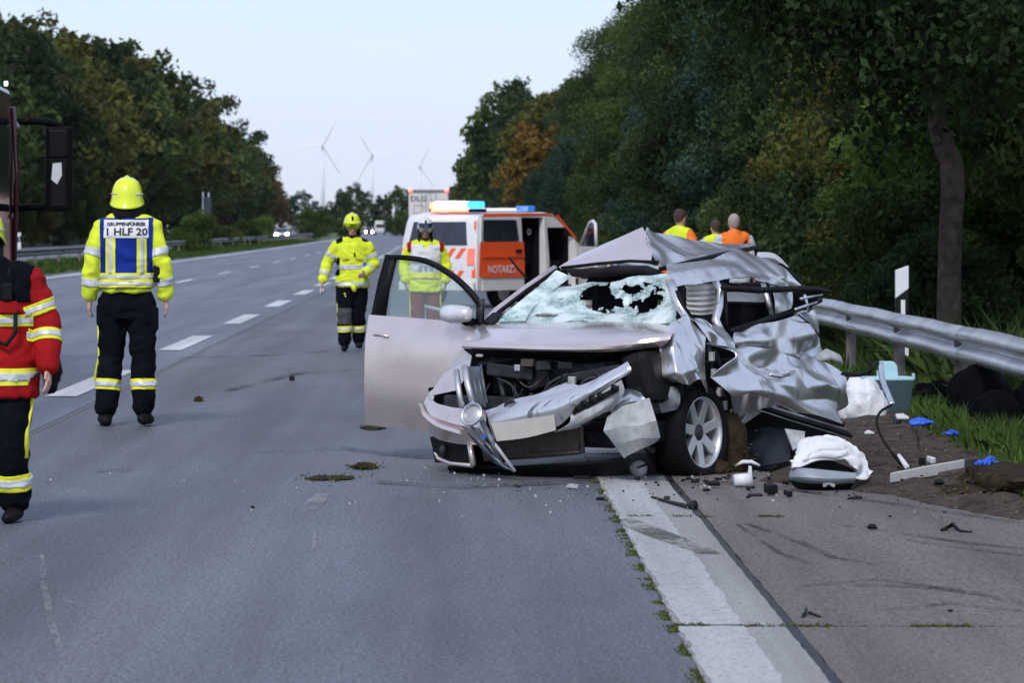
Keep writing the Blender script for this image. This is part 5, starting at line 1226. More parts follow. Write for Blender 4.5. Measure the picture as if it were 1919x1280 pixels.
# ------------------------------------------------------------------ oncoming traffic
def small_car(name, loc, rz, m, label, lit, s=1.0, group=None):
    t = thing(name, loc, label, 'car', group, rz)
    pr = [(-2.1, .3), (-2.15, .75), (-1.9, .92), (-1.0, .98), (-.35, 1.42), (1.0, 1.46), (1.85, 1.0), (2.1, .9), (2.12, .3)]     # -x is the front
    mb = MB(); n = len(pr)
    def yy(z): return .88 - max(0, z - .9) * .35
    mb.add([(x, -yy(z), z) for x, z in pr] + [(x, yy(z), z) for x, z in pr], [tuple(range(n)), tuple(range(2 * n - 1, n - 1, -1))] + [(i, n + i, n + (i + 1) % n, (i + 1) % n) for i in range(n)])
    mb.build('body', m, t, bevel=.05)
    MB().add([(-1.0, -.74, 1.0), (-1.0, .74, 1.0), (-.42, .62, 1.40), (-.42, -.62, 1.40)], [(0, 1, 2, 3)]).build('windscreen', M_vglass, t).location.x = -.04
    for sgn in (-1, 1):
        MB().prism([(-.8, sgn * .83, 1.0), (1.5, sgn * .83, 1.0), (.95, sgn * .72, 1.38), (-.35, sgn * .72, 1.38)], (0, sgn * .04, 0)).build('side_window', M_vglass, t)
        MB().lathe([(0, .06), (.15, .05), (.19, 0)], 14, Matrix.Rotation(-PI / 2, 3, 'Y'), (-2.13, sgn * .62, .68)).build('headlamp', lit, t, True)
        for x in (-1.3, 1.3): simple_wheel('wheel', t, (x, sgn * .78, .31), .31, .2, 16)
    MB().box((-2.13, 0, .45), (.05, 1.1, .16)).build('grille', M_black, t)
    return t
M_hl = mat('lit_headlamp', (1., .86, .92), .3, var=.01, emit=220); M_hl2 = mat('lit_headlamp_warm', (1., .62, .45), .3, var=.01, emit=60)
p = R(528, 440, 400); small_car('oncoming_car', (p.x, p.y, 0), math.radians(90 + 3), mat('pale_car_paint', (.45, .47, .52), .3, .3), 'oncoming car with glaring headlights beside the wood', M_hl)
p = R(692, 430, 640); small_car('oncoming_car', (p.x, p.y, 0), math.radians(90 + 1), mat('dark_car_paint', (.05, .05, .06), .3, .3), 'tiny distant oncoming car with an orange glow below the turbines', M_hl2)
p = R(712, 420, 700)
ft = thing('distant_van', (p.x, p.y, 0), 'small distant white delivery van right of the walking firefighter', 'van')
MB().box((0, 3, 1.75), (2.1, 4.6, 2.3)).build('cargo_box', M_lw, ft, bevel=.06); MB().prism([(-1.0, .7, .5), (-1.0, -.9, .5), (-1.0, -1.0, 1.1), (-1.0, -.3, 1.35), (-1.0, .3, 2.3), (-1.0, .7, 2.4)], (2.0, 0, 0)).build('cab', M_lw, ft, bevel=.05)
MB().add([(-.85, -.30, 1.40), (.85, -.30, 1.40), (.8, .22, 2.2), (-.8, .22, 2.2)], [(0, 1, 2, 3)]).build('windscreen', M_vglass, ft).location.y = -.04
for y in (-.3, 4):
    for s in (-1, 1): wl = simple_wheel('wheel', ft, (s * .9, y, .36), .36, .22, 14); wl.rotation_euler = (0, 0, PI / 2)
# ------------------------------------------------------------------ people
M_skin = mat('skin', (.58, .35, .27), .55, var=.08, scale=14); M_skin2 = mat('darker_skin', (.33, .19, .14), .55, var=.08, scale=14)  # second skin is a darker tone, worn by the white-helmeted helper
M_yel = mat('fluorescent_yellow_cloth', (.74, .88, .05), .85, spec=.12, var=.22, scale=7, bump=.9, bscale=13, detail=8)
M_yel2 = mat('yellow_reflective_band', (.80, .78, .04), .6, var=.06, scale=20)
M_sil = mat('silver_reflective_tape', (.60, .62, .64), .45, .2, var=.08, scale=20)
M_navy = mat('black_navy_cloth', (.0045, .0055, .009), .9, spec=.08, var=.35, scale=5, bump=.6, bscale=14)
M_blk = mat('black_leather', (.004, .004, .005), .65, spec=.2, var=.3)
M_vest = mat('royal_blue_vest', (.008, .030, .24), .85, spec=.15, var=.15, scale=5, bump=.4, bscale=14)
M_wv = mat('white_vest', (.72, .72, .74), .8, var=.06, bump=.4, bscale=14)
M_redc = mat('dark_red_cloth', (.33, .008, .010), .85, spec=.15, var=.25, scale=5, bump=.5, bscale=14)
M_redt = mat('maroon_trousers', (.20, .018, .022), .85, var=.2, scale=5, bump=.5, bscale=14)
M_orange = mat('orange_vest', (.95, .20, .02), .8, var=.12, scale=6, bump=.5, bscale=14)
M_helm = mat('yellow_helmet', (.75, .85, .02), .28, var=.04, coat=.5); M_helmw = mat('white_helmet', (.72, .73, .75), .3, var=.04, coat=.5)
M_visor = mat('dark_visor', (.02, .03, .07), .1, var=.2, spec=.8); M_hair = mat('brown_hair', (.06, .035, .022), .8, var=.4, scale=40, bump=.8, bscale=90); M_grey = mat('cropped_grey_hair', (.40, .33, .30), .8, var=.2, scale=60, bump=.5, bscale=120)
M_eye = mat('eye_dark', (.02, .018, .018), .3); M_lip = mat('lips', (.32, .12, .10), .5); M_beard = mat('dark_beard', (.05, .035, .028), .9, var=.4, scale=60)
M_shirt = mat('pale_shirt', (.5, .56, .60), .85, var=.1, bump=.4, bscale=14); M_kneep = mat('grey_knee_patch', (.055, .055, .065), .8, var=.2)

def remesh(mb, voxel, sm=4, wrinkle=0., seed=1, wscale=9.):
    me = mb.mesh('tmp'); o = bpy.data.objects.new('tmp', me); C.objects.link(o)
    md = o.modifiers.new('r', 'REMESH'); md.mode = 'VOXEL'; md.voxel_size = voxel
    r = bpy.data.meshes.new_from_object(o.evaluated_get(bpy.context.evaluated_depsgraph_get()))
    bpy.data.objects.remove(o); bpy.data.meshes.remove(me)
    bm = bmesh.new(); bm.from_mesh(r)
    for _ in range(sm): bmesh.ops.smooth_vert(bm, verts=bm.verts, factor=.5, use_axis_x=True, use_axis_y=True, use_axis_z=True)
    if wrinkle:
        bm.normal_update()
        for v in bm.verts:
            p = v.co; q = Vector((p.x * wscale, p.y * wscale, p.z * wscale * 1.5))
            k = noise.noise(q + noise.noise_vector(q * .5 + Vector((seed, 0, 0))) * 1.3 + Vector((0, seed, 0)))
            v.co += v.normal * (1 - abs(k) * 2.2) * wrinkle
    bm.to_mesh(r); bm.free(); r.shade_smooth(); r.materials.clear()
    return r
def cut_piece(src, planes, off, name, m, parent, near=None, keep=None):
    """a strip of cloth cut from a garment between planes (co, outward normal), laid off mm proud of it"""
    bm = bmesh.new(); bm.from_mesh(src)
    if near is not None:
        c, r = near; bmesh.ops.delete(bm, geom=[f for f in bm.faces if (f.calc_center_median() - c).length > r], context='FACES')
    for co, no in planes:
        bmesh.ops.bisect_plane(bm, geom=bm.verts[:] + bm.edges[:] + bm.faces[:], plane_co=co, plane_no=no, clear_outer=True)
    if keep: bmesh.ops.delete(bm, geom=[f for f in bm.faces if not keep(f.calc_center_median(), f.normal)], context='FACES')
    if not bm.faces: bm.free(); return None
    bm.normal_update()
    nn = [v.normal.copy() for v in bm.verts]
    for v, n_ in zip(bm.verts, nn): v.co += n_ * off
    thicken(bm, off * .6)
    me = bpy.data.meshes.new(name); bm.to_mesh(me); bm.free(); me.shade_smooth()
    return link(name, me, m, parent)
def band(src, p, d, half, rad, name, parent, m=None, silver=True):
    d = Vector(d).normalized(); p = Vector(p)
    cut_piece(src, [(p + d * half, d), (p - d * half, -d)], .006, name, m or M_yel2, parent, near=(p, rad))
    if silver: cut_piece(src, [(p + d * half * .42, d), (p - d * half * .42, -d)], .010, 'silver_tape', M_sil, parent, near=(p, rad))
def hand(mb, wr, d, side, curl=.5, palm_n=None):
    """palm, four bent fingers of unequal length, thumb from the side of the palm"""
    d = Vector(d).normalized(); nrm = Vector(palm_n or (side, 0, 0)); nrm = (nrm - d * nrm.dot(d)).normalized(); ac = d.cross(nrm).normalized()
    if ac.y > 0: ac = -ac                                   # index finger and thumb lead forward
    wr = Vector(wr)
    for k in (-1, 0, 1): mb.tube([wr - d * .03, wr + d * .03 + ac * .014 * k, wr + d * .088 + ac * .024 * k], [.024, .020, .017], 10, round_caps=True)
    for k, ln in enumerate((.075, .085, .08, .062)):
        b = wr + d * .085 + ac * (.031 - .0205 * k); p = [b]; dd = d.copy()
        for j, f in enumerate((.45, .32, .23)):
            dd = (dd - nrm * curl * (.35 + .25 * j)).normalized(); p.append(p[-1] + dd * ln * f)
        mb.tube(p, [.0098, .0095, .009, .0075], 8, round_caps=True)
    b = wr + d * .03 + ac * .026; mb.tube([b, b + (ac * .7 + d * .6).normalized() * .035, b + (ac * .7 + d * .6).normalized() * .035 + (d - nrm * .5 * curl).normalized() * .034], [.014, .011, .009], 8, round_caps=True)
def lerp3(a, b, t): return Vector(a).lerp(Vector(b), t)
BASE = dict(hipL=(.10, 0, .92), kneeL=(.115, -.03, .50), ankL=(.12, .02, .09), hipR=(-.10, 0, .92), kneeR=(-.115, -.03, .50), ankR=(-.12, .02, .09),
            shL=(.20, .01, 1.43), elL=(.285, .05, 1.15), wrL=(.305, -.03, .90), shR=(-.20, .01, 1.43), elR=(-.285, .05, 1.15), wrR=(-.305, -.03, .90), head=(0, -.015, 1.655), toeL=(.03, -1), toeR=(-.03, -1))
def person(loc, rz, s, label, pose=None, up=0., skin=None, jacket=None, trousers=None, hem=.80, bulk=1., hair=None, helmet=None, group=None, lean=0., beard=None, vox=.013, curl=.5, collar=None, headrot=0., seed=1, short_jacket=False):
    J = dict(BASE); J.update(pose or {}); J = {k: Vector(v) if len(v) == 3 else v for k, v in J.items()}
    t = thing('person', loc, label, 'person', group, rz); t.scale = (s, s, s)
    skin = skin or M_skin
    # body: one continuous surface from head to feet
    mb = MB(); H = J['head']
    mb.ell([(H.x, H.y - .01, H.z - .125, .034, .04), (H.x, H.y - .012, H.z - .105, .052, .066), (H.x, H.y - .004, H.z - .05, .067, .088), (H.x, H.y, H.z, .075, .098), (H.x, H.y + .004, H.z + .05, .077, .101), (H.x, H.y + .008, H.z + .095, .064, .086), (H.x, H.y + .01, H.z + .125, .034, .048), (H.x, H.y + .01, H.z + .135, .012, .018)])
    mb.tube([(H.x, H.y - .092, H.z + .012), (H.x, H.y - .106, H.z - .012), (H.x, H.y - .112, H.z - .034)], [.009, .012, .015], 8, round_caps=True)
    for sx in (-1, 1): mb.tube([(H.x + sx * .076, H.y + .005, H.z + .022), (H.x + sx * .083, H.y + .012, H.z), (H.x + sx * .076, H.y + .004, H.z - .028)], [.011, .013, .009], 8, round_caps=True); mb.tube([(H.x + sx * .015, H.y - .090, H.z + .030), (H.x + sx * .048, H.y - .078, H.z + .030)], .009, 6, round_caps=True)
    mb.tube([(0, .02, 1.40), (H.x * .5, .012, 1.52), (H.x, H.y + .012, H.z - .06)], [.065, .055, .052], 12)
    mb.ell([(0, 0, .86, .13, .09), (0, 0, 1.0, .15, .10), (0, .0, 1.2, .15, .10), (0, .01, 1.38, .17, .10), (0, .015, 1.45, .12, .07)])
    for q in 'LR':
        sg = 1 if q == 'L' else -1
        mb.tube([J['sh' + q], lerp3(J['sh' + q], J['el' + q], .5), J['el' + q], lerp3(J['el' + q], J['wr' + q], .4), J['wr' + q]], [.052, .048, .040, .038, .027], 12, round_caps=True)
        hand(mb, J['wr' + q], J['wr' + q] - J['el' + q], sg, curl)
        mb.tube([J['hip' + q], J['knee' + q], J['ank' + q], J['ank' + q] - Vector((0, 0, .05))], [.085, .055, .04, .038], 10)
    bm_ = remesh(mb, .0075, 3); body = link('body', bm_, skin, t)
    for sx in (-1, 1): MB().lathe([(0, .004), (.009, .002), (.013, -.004)], 8, Matrix.Rotation(PI / 2, 3, 'X'), (H.x + sx * .031, H.y - .086, H.z + .010)).build('eye', M_eye, t, True)
    MB().tube([(H.x - .024, H.y - .083, H.z - .062), (H.x, H.y - .092, H.z - .060), (H.x + .024, H.y - .083, H.z - .062)], [.003, .0065, .003], 6).build('mouth', M_lip, t, True)
    if beard: cut_piece(bm_, [(Vector((0, 0, H.z - .035)), Vector((0, 0, 1)))], .005, 'beard', beard, t, keep=lambda c, n: c.z > H.z - .14 and c.y < H.y + .02 and (abs(c.x - H.x) > .045 or c.z < H.z - .085))
    if hair: cut_piece(bm_, [(Vector((0, H.y, H.z + .045)), Vector((0, -.75, -.66)))], .012, 'hair', hair, t, keep=lambda c, n: c.z > H.z - .085)
    # trousers
    mb = MB(); b = bulk
    hc = (J['hipL'] + J['hipR']) / 2
    mb.ell([(0, 0, .80, .165 * b, .120 * b), (0, 0, .90, .178 * b, .126 * b), (0, 0, 1.02, .165 * b, .115 * b)])
    for q in 'LR':
        h_, k_, a_ = J['hip' + q], J['knee' + q], J['ank' + q]
        mb.tube([h_ + Vector((0, 0, .02)), lerp3(h_, k_, .5), k_, lerp3(k_, a_, .5), a_ + (k_ - a_).normalized() * .04], [.110 * b, .102 * b, .088 * b, .084 * b, .080 * b], 16, round_caps=True)
    tr = remesh(mb, vox, 4, .013, seed + 3, 7.); tro = link('trousers', tr, trousers or M_navy, t)
    # boots
    for q in 'LR':
        a_ = J['ank' + q]; k_ = J['knee' + q]; d = (k_ - a_).normalized(); fx, fy = J['toe' + q]; f = Vector((fx, fy, 0)).normalized()
        mb = MB(); mb.tube([a_ + d * .16, a_ + d * .05, a_ - Vector((0, 0, .03))], [.062, .058, .055], 12, round_caps=True)
        zz = a_.z - .05; c0 = Vector((a_.x, a_.y, zz))
        mb.tube([c0 - f * .055, c0 + f * .03 + Vector((0, 0, .012)), c0 + f * .12, c0 + f * .19 - Vector((0, 0, .006))], [.046, .055, .05, .038], 12, round_caps=True, flat=.85)
        bo = link('boot', remesh(mb, .011, 3), M_blk, t)
    # jacket
    mb = MB(); u_ = up
    mb.ell([(0, 0, hem, (.225 if hem < .95 else .195) * b, (.172 if hem < .95 else .145) * b), (0, 0, max(.95, hem + .02), (.212 if hem < .95 else .192) * b, (.16 if hem < .95 else .143) * b), (0, -.004, 1.10 + u_ * .4, .190 * b, .138 * b), (0, 0, 1.25 + u_ * .7, .205 * b, .142 * b), (0, .006, 1.37 + u_, .205 * b, .132 * b), (0, .012, 1.45 + u_, .160 * b, .102 * b), (0, .012, 1.51 + u_, .085, .085), (H.x * .4, .006, 1.55 + u_ * .8, .078, .082)], 28)
    for q in 'LR':
        s_, e_, w_ = J['sh' + q], J['el' + q], J['wr' + q]
        mb.tube([s_ + Vector((-s_.x * .45, 0, .015)), s_ - Vector((0, 0, .018)), lerp3(s_, e_, .5), e_, lerp3(e_, w_, .5), lerp3(e_, w_, .94)], [.080 * b, .082 * b, .074 * b, .067 * b, .062 * b, .056 * b], 16, round_caps=True)
    ja = remesh(mb, vox, 4, .014, seed, 6.); jao = link('jacket', ja, jacket or M_yel, t)
    if helmet: helm(t, H, *helmet)
    return t, J, dict(jacket=jao, trousers=tro, body=body)
def helm(t, H, m, visor=None, tilt=0., stripe=True, comb=True):
    """fire helmet: rounded shell with flared rim, neck cloth, peak band"""
    n = 28; V = []; F = []
    prof = [(1.16, -.035), (1.12, -.02), (1.04, .0), (1.03, .03), (1.0, .065), (.90, .105), (.72, .14), (.45, .165), (.15, .175)]
    for (r, z) in prof:
        for k in range(n):
            a = 2 * PI * k / n; fx, fy = math.cos(a), math.sin(a)
            dz = 0
            if z < 0.01: dz = (.055 * min(1, (-fy) * 1.6) if fy < 0 else -.040 * fy)          # higher over the face, lower at the nape
            V.append((H.x + fx * .112 * r, H.y + .01 + fy * .135 * r, H.z + .040 + z * .96 + dz))
    for i in range(len(prof) - 1):
        for k in range(n): F.append((i * n + k, i * n + (k + 1) % n, (i + 1) * n + (k + 1) % n, (i + 1) * n + k))
    F.append(tuple((len(prof) - 1) * n + k for k in range(n)))
    me = MB().add(V, F).mesh('helmet'); bm = bmesh.new(); bm.from_mesh(me); bmesh.ops.solidify(bm, geom=bm.faces[:], thickness=.006); bm.to_mesh(me); bm.free(); me.shade_smooth()
    h = link('helmet', me, m, t)
    if comb: MB().tube([(H.x, H.y - .12, H.z + .11), (H.x, H.y - .07, H.z + .175), (H.x, H.y + .01, H.z + .200), (H.x, H.y + .09, H.z + .17), (H.x, H.y + .135, H.z + .10)], [.012, .02, .022, .02, .012], 8).build('comb', m, h, True)
    if stripe:
        for s in (-1, 1):
            P = [(H.x + s * (.112 * 1.045) * math.cos(a), H.y + .01 + .135 * 1.045 * math.sin(a), H.z + .080) for a in (-.9, -.45, 0, .45, .9)]
            MB().tube(P, .008, 6, flat=.5).build('reflective_strip', M_sil, h, True)
        MB().box((H.x, H.y - .120, H.z + .135), (.03, .02, .06)).build('front_badge', M_blk, h, bevel=.006)
    if visor: 
        P = [[(H.x + .112 * math.sin(a), H.y - .002 - .150 * math.cos(a), H.z + z) for a in (-1.1, -.7, -.35, 0, .35, .7, 1.1)] for z in (.125, .085, .055)]
        panel('visor', P, visor, h, 3, 3, .004, world=False)
    mb = MB(); V = []; ny = 12
    mb.ell([(H.x, H.y + .03, H.z - .16, .125, .10), (H.x, H.y + .03, H.z - .08, .108, .112), (H.x, H.y + .03, H.z + .02, .104, .118)], 24, caps=False)
    bm = bmesh.new(); me = mb.mesh('neck_cloth'); bm.from_mesh(me)
    bmesh.ops.delete(bm, geom=[f for f in bm.faces if f.calc_center_median().y < H.y - .035], context='FACES'); bmesh.ops.solidify(bm, geom=bm.faces[:], thickness=.008); bm.to_mesh(me); bm.free(); me.shade_smooth()
    link('neck_cloth', me, M_blk, h)
    MB().tube([(H.x - .085, H.y - .02, H.z + .0), (H.x - .06, H.y - .06, H.z - .10), (H.x, H.y - .075, H.z - .128), (H.x + .06, H.y - .06, H.z - .10), (H.x + .085, H.y - .02, H.z + .0)], .009, 6).build('chin_strap', M_blk, h, True)
Zv = Vector((0, 0, 1))
def limb_band(J, mesh, a, b, t, half, rad, parent, silver=True, m=None):
    A, B = J[a], J[b]; band(mesh, A.lerp(B, t), B - A, half, rad, 'reflective_band', parent, m, silver)
def project_text(txt, size, parent, mesh, cx, cz, back, m, bold=.003, sx=1.):
    me = text_mesh(txt, size, bold); bv = BVHTree.FromPolygons([v.co for v in mesh.vertices], [tuple(p.vertices) for p in mesh.polygons])
    bm = bmesh.new(); bm.from_mesh(me); bmesh.ops.subdivide_edges(bm, edges=[e for e in bm.edges if e.calc_length() > .02], cuts=2)
    for v in bm.verts:
        x = (-v.co.x if back else v.co.x) * sx + cx; z = v.co.y + cz
        o = Vector((x, 1 if back else -1, z)); h = bv.ray_cast(o, Vector((0, -1 if back else 1, 0)))
        y = h[0].y if h[0] else (.16 if back else -.16)
        v.co = Vector((x, y + (.004 if back else -.004), z))
    bm.to_mesh(me); bm.free(); return link('lettering', me, m, parent)

# 1. group leader walking away in blue tabard
g = G(238, 798); a1 = dict(kneeL=(.125, -.06, .50), ankL=(.16, .0, .09), kneeR=(-.12, .0, .50), ankR=(-.13, .05, .10), shL=(.185, .01, 1.49), shR=(-.185, .01, 1.49), elL=(.255, .04, 1.22), wrL=(.275, -.01, .97), elR=(-.255, .04, 1.22), wrR=(-.285, -.01, .97), toeL=(.2, -1), toeR=(-.2, -1))
t, J, Q = person((g.x, g.y, 0), PI + .05, 1.075, 'firefighter seen from behind in blue tabard over yellow jacket, walking away', a1, jacket=M_yel, trousers=M_navy, hem=1.0, bulk=1.0, helmet=(M_helm,), seed=2, up=.07)
ja, tr = Q['jacket'].data, Q['trousers'].data
vb = cut_piece(ja, [(Vector((.195, 0, 0)), Vector((1, 0, 0))), (Vector((-.195, 0, 0)), Vector((-1, 0, 0))), (Vector((0, 0, 1.03)), -Zv), (Vector((0, 0, 1.55)), Zv)], .012, 'tabard', M_vest, t, keep=lambda c, n: abs(c.x) < .15 or abs(n.y) > .35)
vm = vb.data
for x in (-.115, .115):
    cut_piece(vm, [(Vector((x + .036, 0, 0)), Vector((1, 0, 0))), (Vector((x - .036, 0, 0)), Vector((-1, 0, 0))), (Vector((0, 0, 1.14)), -Zv), (Vector((0, 0, 1.43)), Zv)], .004, 'tabard_stripe', M_yel2, t)
    cut_piece(vm, [(Vector((x + .014, 0, 0)), Vector((1, 0, 0))), (Vector((x - .014, 0, 0)), Vector((-1, 0, 0))), (Vector((0, 0, 1.14)), -Zv), (Vector((0, 0, 1.43)), Zv)], .007, 'silver_tape', M_sil, t)
cut_piece(vm, [(Vector((0, 0, 1.035)), -Zv), (Vector((0, 0, 1.145)), Zv)], .005, 'tabard_hem_band', M_yel2, t)
for z in (1.065, 1.115): cut_piece(vm, [(Vector((0, 0, z - .013)), -Zv), (Vector((0, 0, z + .013)), Zv)], .008, 'silver_tape', M_sil, t)
nb = cut_piece(vm, [(Vector((.165, 0, 0)), Vector((1, 0, 0))), (Vector((-.165, 0, 0)), Vector((-1, 0, 0))), (Vector((0, 0, 1.405)), -Zv), (Vector((0, 0, 1.54)), Zv)], .006, 'name_panel', M_wv, t, keep=lambda c, n: c.y > 0)
M_ink = mat('black_ink', (.015, .015, .02), .7)
project_text('GRUPPENFÜHRER', .036, t, nb.data, 0, 1.508, True, M_ink, .0015); project_text('1 HLF 20', .076, t, nb.data, 0, 1.450, True, M_ink, .002, 1.12)
for q in 'LR':
    limb_band(J, ja, 'sh' + q, 'el' + q, .72, .028, .13, t, m=M_sil, silver=False); limb_band(J, ja, 'el' + q, 'wr' + q, .55, .028, .12, t, m=M_sil, silver=False)
    limb_band(J, tr, 'knee' + q, 'ank' + q, .48, .04, .14, t)
MB().tube([J['hipL'] + Vector((.115, .0, -.10)), J['kneeL'] + Vector((.088, .0, .02)), J['ankL'] + Vector((.085, 0, .25))], .008, 6).build('trouser_piping', M_yel2, t, True)
MB().box((.19, .02, .83), (.07, .12, .16)).build('thigh_pocket', M_navy, t, bevel=.02); MB().box((-.20, .02, .80), (.07, .13, .18)).build('thigh_pocket', M_navy, t, bevel=.02)
MB().box((-.225, .06, 1.14), (.05, .05, .13)).build('radio', M_blk, t, bevel=.01); MB().tube([(-.225, .06, 1.2), (-.22, .05, 1.32)], .008, 6).build('radio_aerial', M_blk, t, True)

# 2. firefighter walking towards the camera
g = G(660, 657); a2 = dict(kneeL=(.09, .02, .50), ankL=(.09, .12, .12), kneeR=(-.11, -.10, .50), ankR=(-.10, -.10, .09), elL=(.30, .02, 1.16), wrL=(.17, -.20, 1.06), elR=(-.34, .05, 1.18), wrR=(-.40, -.06, .94), head=(.0, -.02, 1.655), toeL=(.1, -1), toeR=(-.1, -1))
t, J, Q = person((g.x, g.y, 0), .06, .955, 'firefighter in full yellow jacket and helmet walking towards the camera', a2, jacket=M_yel, trousers=M_navy, hem=.86, bulk=1.06, helmet=(M_helm,), beard=M_beard, seed=5, up=.04)
ja, tr = Q['jacket'].data, Q['trousers'].data
band(ja, (0, 0, 1.13), (0, 0, 1), .030, .235, 'reflective_band', t, M_sil, False); band(ja, (0, 0, .905), (0, 0, 1), .026, .235, 'reflective_band', t, M_sil, False)
for q in 'LR':
    limb_band(J, ja, 'sh' + q, 'el' + q, .55, .026, .13, t, m=M_sil, silver=False); limb_band(J, ja, 'el' + q, 'wr' + q, .6, .026, .12, t, m=M_sil, silver=False)
    limb_band(J, tr, 'knee' + q, 'ank' + q, .50, .042, .14, t)
cut_piece(ja, [(Vector((-.17, 0, 0)), Vector((1, 0, 0))), (Vector((0, 0, 1.02)), -Zv), (Vector((0, 0, 1.26)), Zv)], .006, 'side_panel', M_navy, t, keep=lambda c, n: abs(c.x) < .24 and c.x < 0)
for s in (-1, 1):
    cut_piece(ja, [(Vector((0, 0, 1.415)), -Zv)], .006, 'shoulder_yoke', M_navy, t, keep=lambda c, n: n.z > .55 and .13 < s * c.x < .22)
    MB().box((s * .09, -.158, 1.24), (.10, .012, .022)).build('pocket_flap', mat('olive_flap', (.35, .42, .03), .8), t, bevel=.004)
MB().box((.03, -.160, 1.30), (.02, .03, .06)).build('chest_clip', M_blk, t, bevel=.006); MB().box((.17, -.12, 1.16), (.05, .03, .08)).build('blue_badge', mat('badge_blue', (.03, .12, .5), .5), t, bevel=.006)
cut_piece(tr, [(Vector((0, 0, .58)), Zv), (Vector((0, 0, .36)), -Zv)], .007, 'knee_patch', M_kneep, t, keep=lambda c, n: c.x < -.02 and n.y < -.25)
MB().tube([J['hipR'] + Vector((-.105, -.02, -.02)), J['kneeR'] + Vector((-.09, .0, .02)), J['ankR'] + Vector((-.085, 0, .2))], .009, 6).build('trouser_piping', M_yel2, t, True)
MB().tube([(.0, -.165, .90), (.02, -.185, .84), (.03, -.18, .80)], [.03, .035, .02], 8).build('belt_loop', M_yel, t, True)
MB().tube([(-.11, -.145, .78), (-.09, -.15, .73), (-.12, -.15, .70)], .014, 6).build('key_strap', M_yel2, t, True)
MB().tube([J['wrR'] + Vector((-.01, -.02, -.10)), J['wrR'] + Vector((-.01, -.03, -.16))], [.028, .03], 10).build('paper_cup', M_wv, t, True)

# 3. doctor / section leader standing behind the open door
Yd = 46.; p = R(797, 500, Yd); a3 = dict(head=(.0, -.03, 1.65), elL=(.31, .05, 1.17), wrL=(.29, -.10, .93), elR=(-.31, .05, 1.17), wrR=(-.29, -.10, .93))
t, J, Q = person((p.x, p.y, 0), .05, .93, 'helper in white tabard and white helmet standing behind the open car door', a3, skin=M_skin2, jacket=M_yel, trousers=M_redt, hem=.78, bulk=1.1, helmet=(M_helmw, M_visor), beard=M_beard, seed=7, up=.03)
ja, tr = Q['jacket'].data, Q['trousers'].data
vb = cut_piece(ja, [(Vector((.205, 0, 0)), Vector((1, 0, 0))), (Vector((-.205, 0, 0)), Vector((-1, 0, 0))), (Vector((0, 0, .97)), -Zv), (Vector((0, 0, 1.46)), Zv)], .012, 'tabard', M_wv, t, keep=lambda c, n: not (c.y < 0 and abs(c.x) < (c.z - 1.38) * .5 + .005 and c.z > 1.38))
cut_piece(vb.data, [(Vector((0, 0, 1.19)), -Zv), (Vector((0, 0, 1.24)), Zv)], .004, 'silver_tape', M_sil, t)
cut_piece(vb.data, [(Vector((0, 0, .98)), -Zv), (Vector((0, 0, 1.06)), Zv)], .004, 'tabard_hem_band', M_yel2, t)
for s in (-1, 1): cut_piece(ja, [(Vector((0, 0, 1.36)), -Zv)], .010, 'red_shoulder', M_redc, t, keep=lambda c, n: .20 < s * c.x < .26)
for k, x in enumerate((-.08, .0, .08)): MB().box((x, -.172, 1.12), (.05, .008, .08)).build('tabard_print', mat('print_grey', (.35, .40, .48), .7), t, bevel=.002)
for s, q in ((-1, 'R'), (1, 'L')): MB().tube([J['hip' + q] + Vector((s * .108, -.03, -.02)), J['hip' + q].lerp(J['knee' + q], .5) + Vector((s * .106, -.03, 0)), J['knee' + q] + Vector((s * .094, -.02, 0)), J['ank' + q] + Vector((s * .086, 0, .15))], .020, 8, flat=.7).build('trouser_stripe', M_yel2, t, True)

# 4. firefighter in red jacket at the left edge
p = G(-7, 978); a4 = dict(elL=(.30, .03, 1.16), wrL=(.33, -.06, .91), ankL=(.10, .05, .09), kneeL=(.10, -.04, .5), head=(-.06, -.05, 1.64))
t, J, Q = person((p.x, p.y, 0), -.15, .92, 'firefighter in dark red jacket with yellow bands, cut by the picture edge', a4, jacket=M_redc, trousers=M_navy, hem=.74, bulk=1.15, helmet=(M_helm,), seed=11)
ja, tr = Q['jacket'].data, Q['trousers'].data
band(ja, (0, 0, 1.19), (0, 0, 1), .035, .245, 'reflective_band', t); band(ja, (0, 0, .86), (0, 0, 1), .05, .25, 'reflective_band', t)
for q in 'LR':
    limb_band(J, ja, 'sh' + q, 'el' + q, .62, .036, .14, t); limb_band(J, ja, 'el' + q, 'wr' + q, .28, .036, .13, t); limb_band(J, tr, 'knee' + q, 'ank' + q, .62, .05, .15, t)
cut_piece(ja, [(Vector((0, 0, 1.30)), -Zv)], .006, 'shoulder_yoke', M_navy, t, keep=lambda c, n: abs(c.x) < .23)
MB().tube([J['hipL'] + Vector((.128, -.02, -.16)), J['kneeL'] + Vector((.100, -.02, .05)), J['kneeL'] + Vector((.096, -.01, -.12))], .016, 8, flat=.6).build('trouser_stripe', M_yel2, t, True)
MB().box((.12, -.185, 1.36), (.06, .04, .10)).build('radio', M_blk, t, bevel=.012); MB().tube([(.12, -.185, 1.42), (.13, -.17, 1.5)], .007, 6).build('radio_aerial', M_blk, t, True)
MB().box((.11, -.178, 1.27), (.14, .012, .07)).build('chest_pocket', M_redc, t, bevel=.006)
MB().tube([(.02, -.19, 1.2), (.05, -.21, 1.08), (.12, -.21, 1.05), (.17, -.19, 1.12), (.17, -.18, 1.24)], .014, 8).build('hose_loop', M_blk, t, True)
mb = MB(); wq = J['wrL'];
gl = remesh(MB().tube([wq + Vector((.0, .06, .06)), wq + Vector((.01, .07, -.02)), wq + Vector((.0, .06, -.12))], [.05, .06, .04], 12, round_caps=True), .012, 3, .006, 4, 14.); link('spare_glove', gl, M_blk, t)

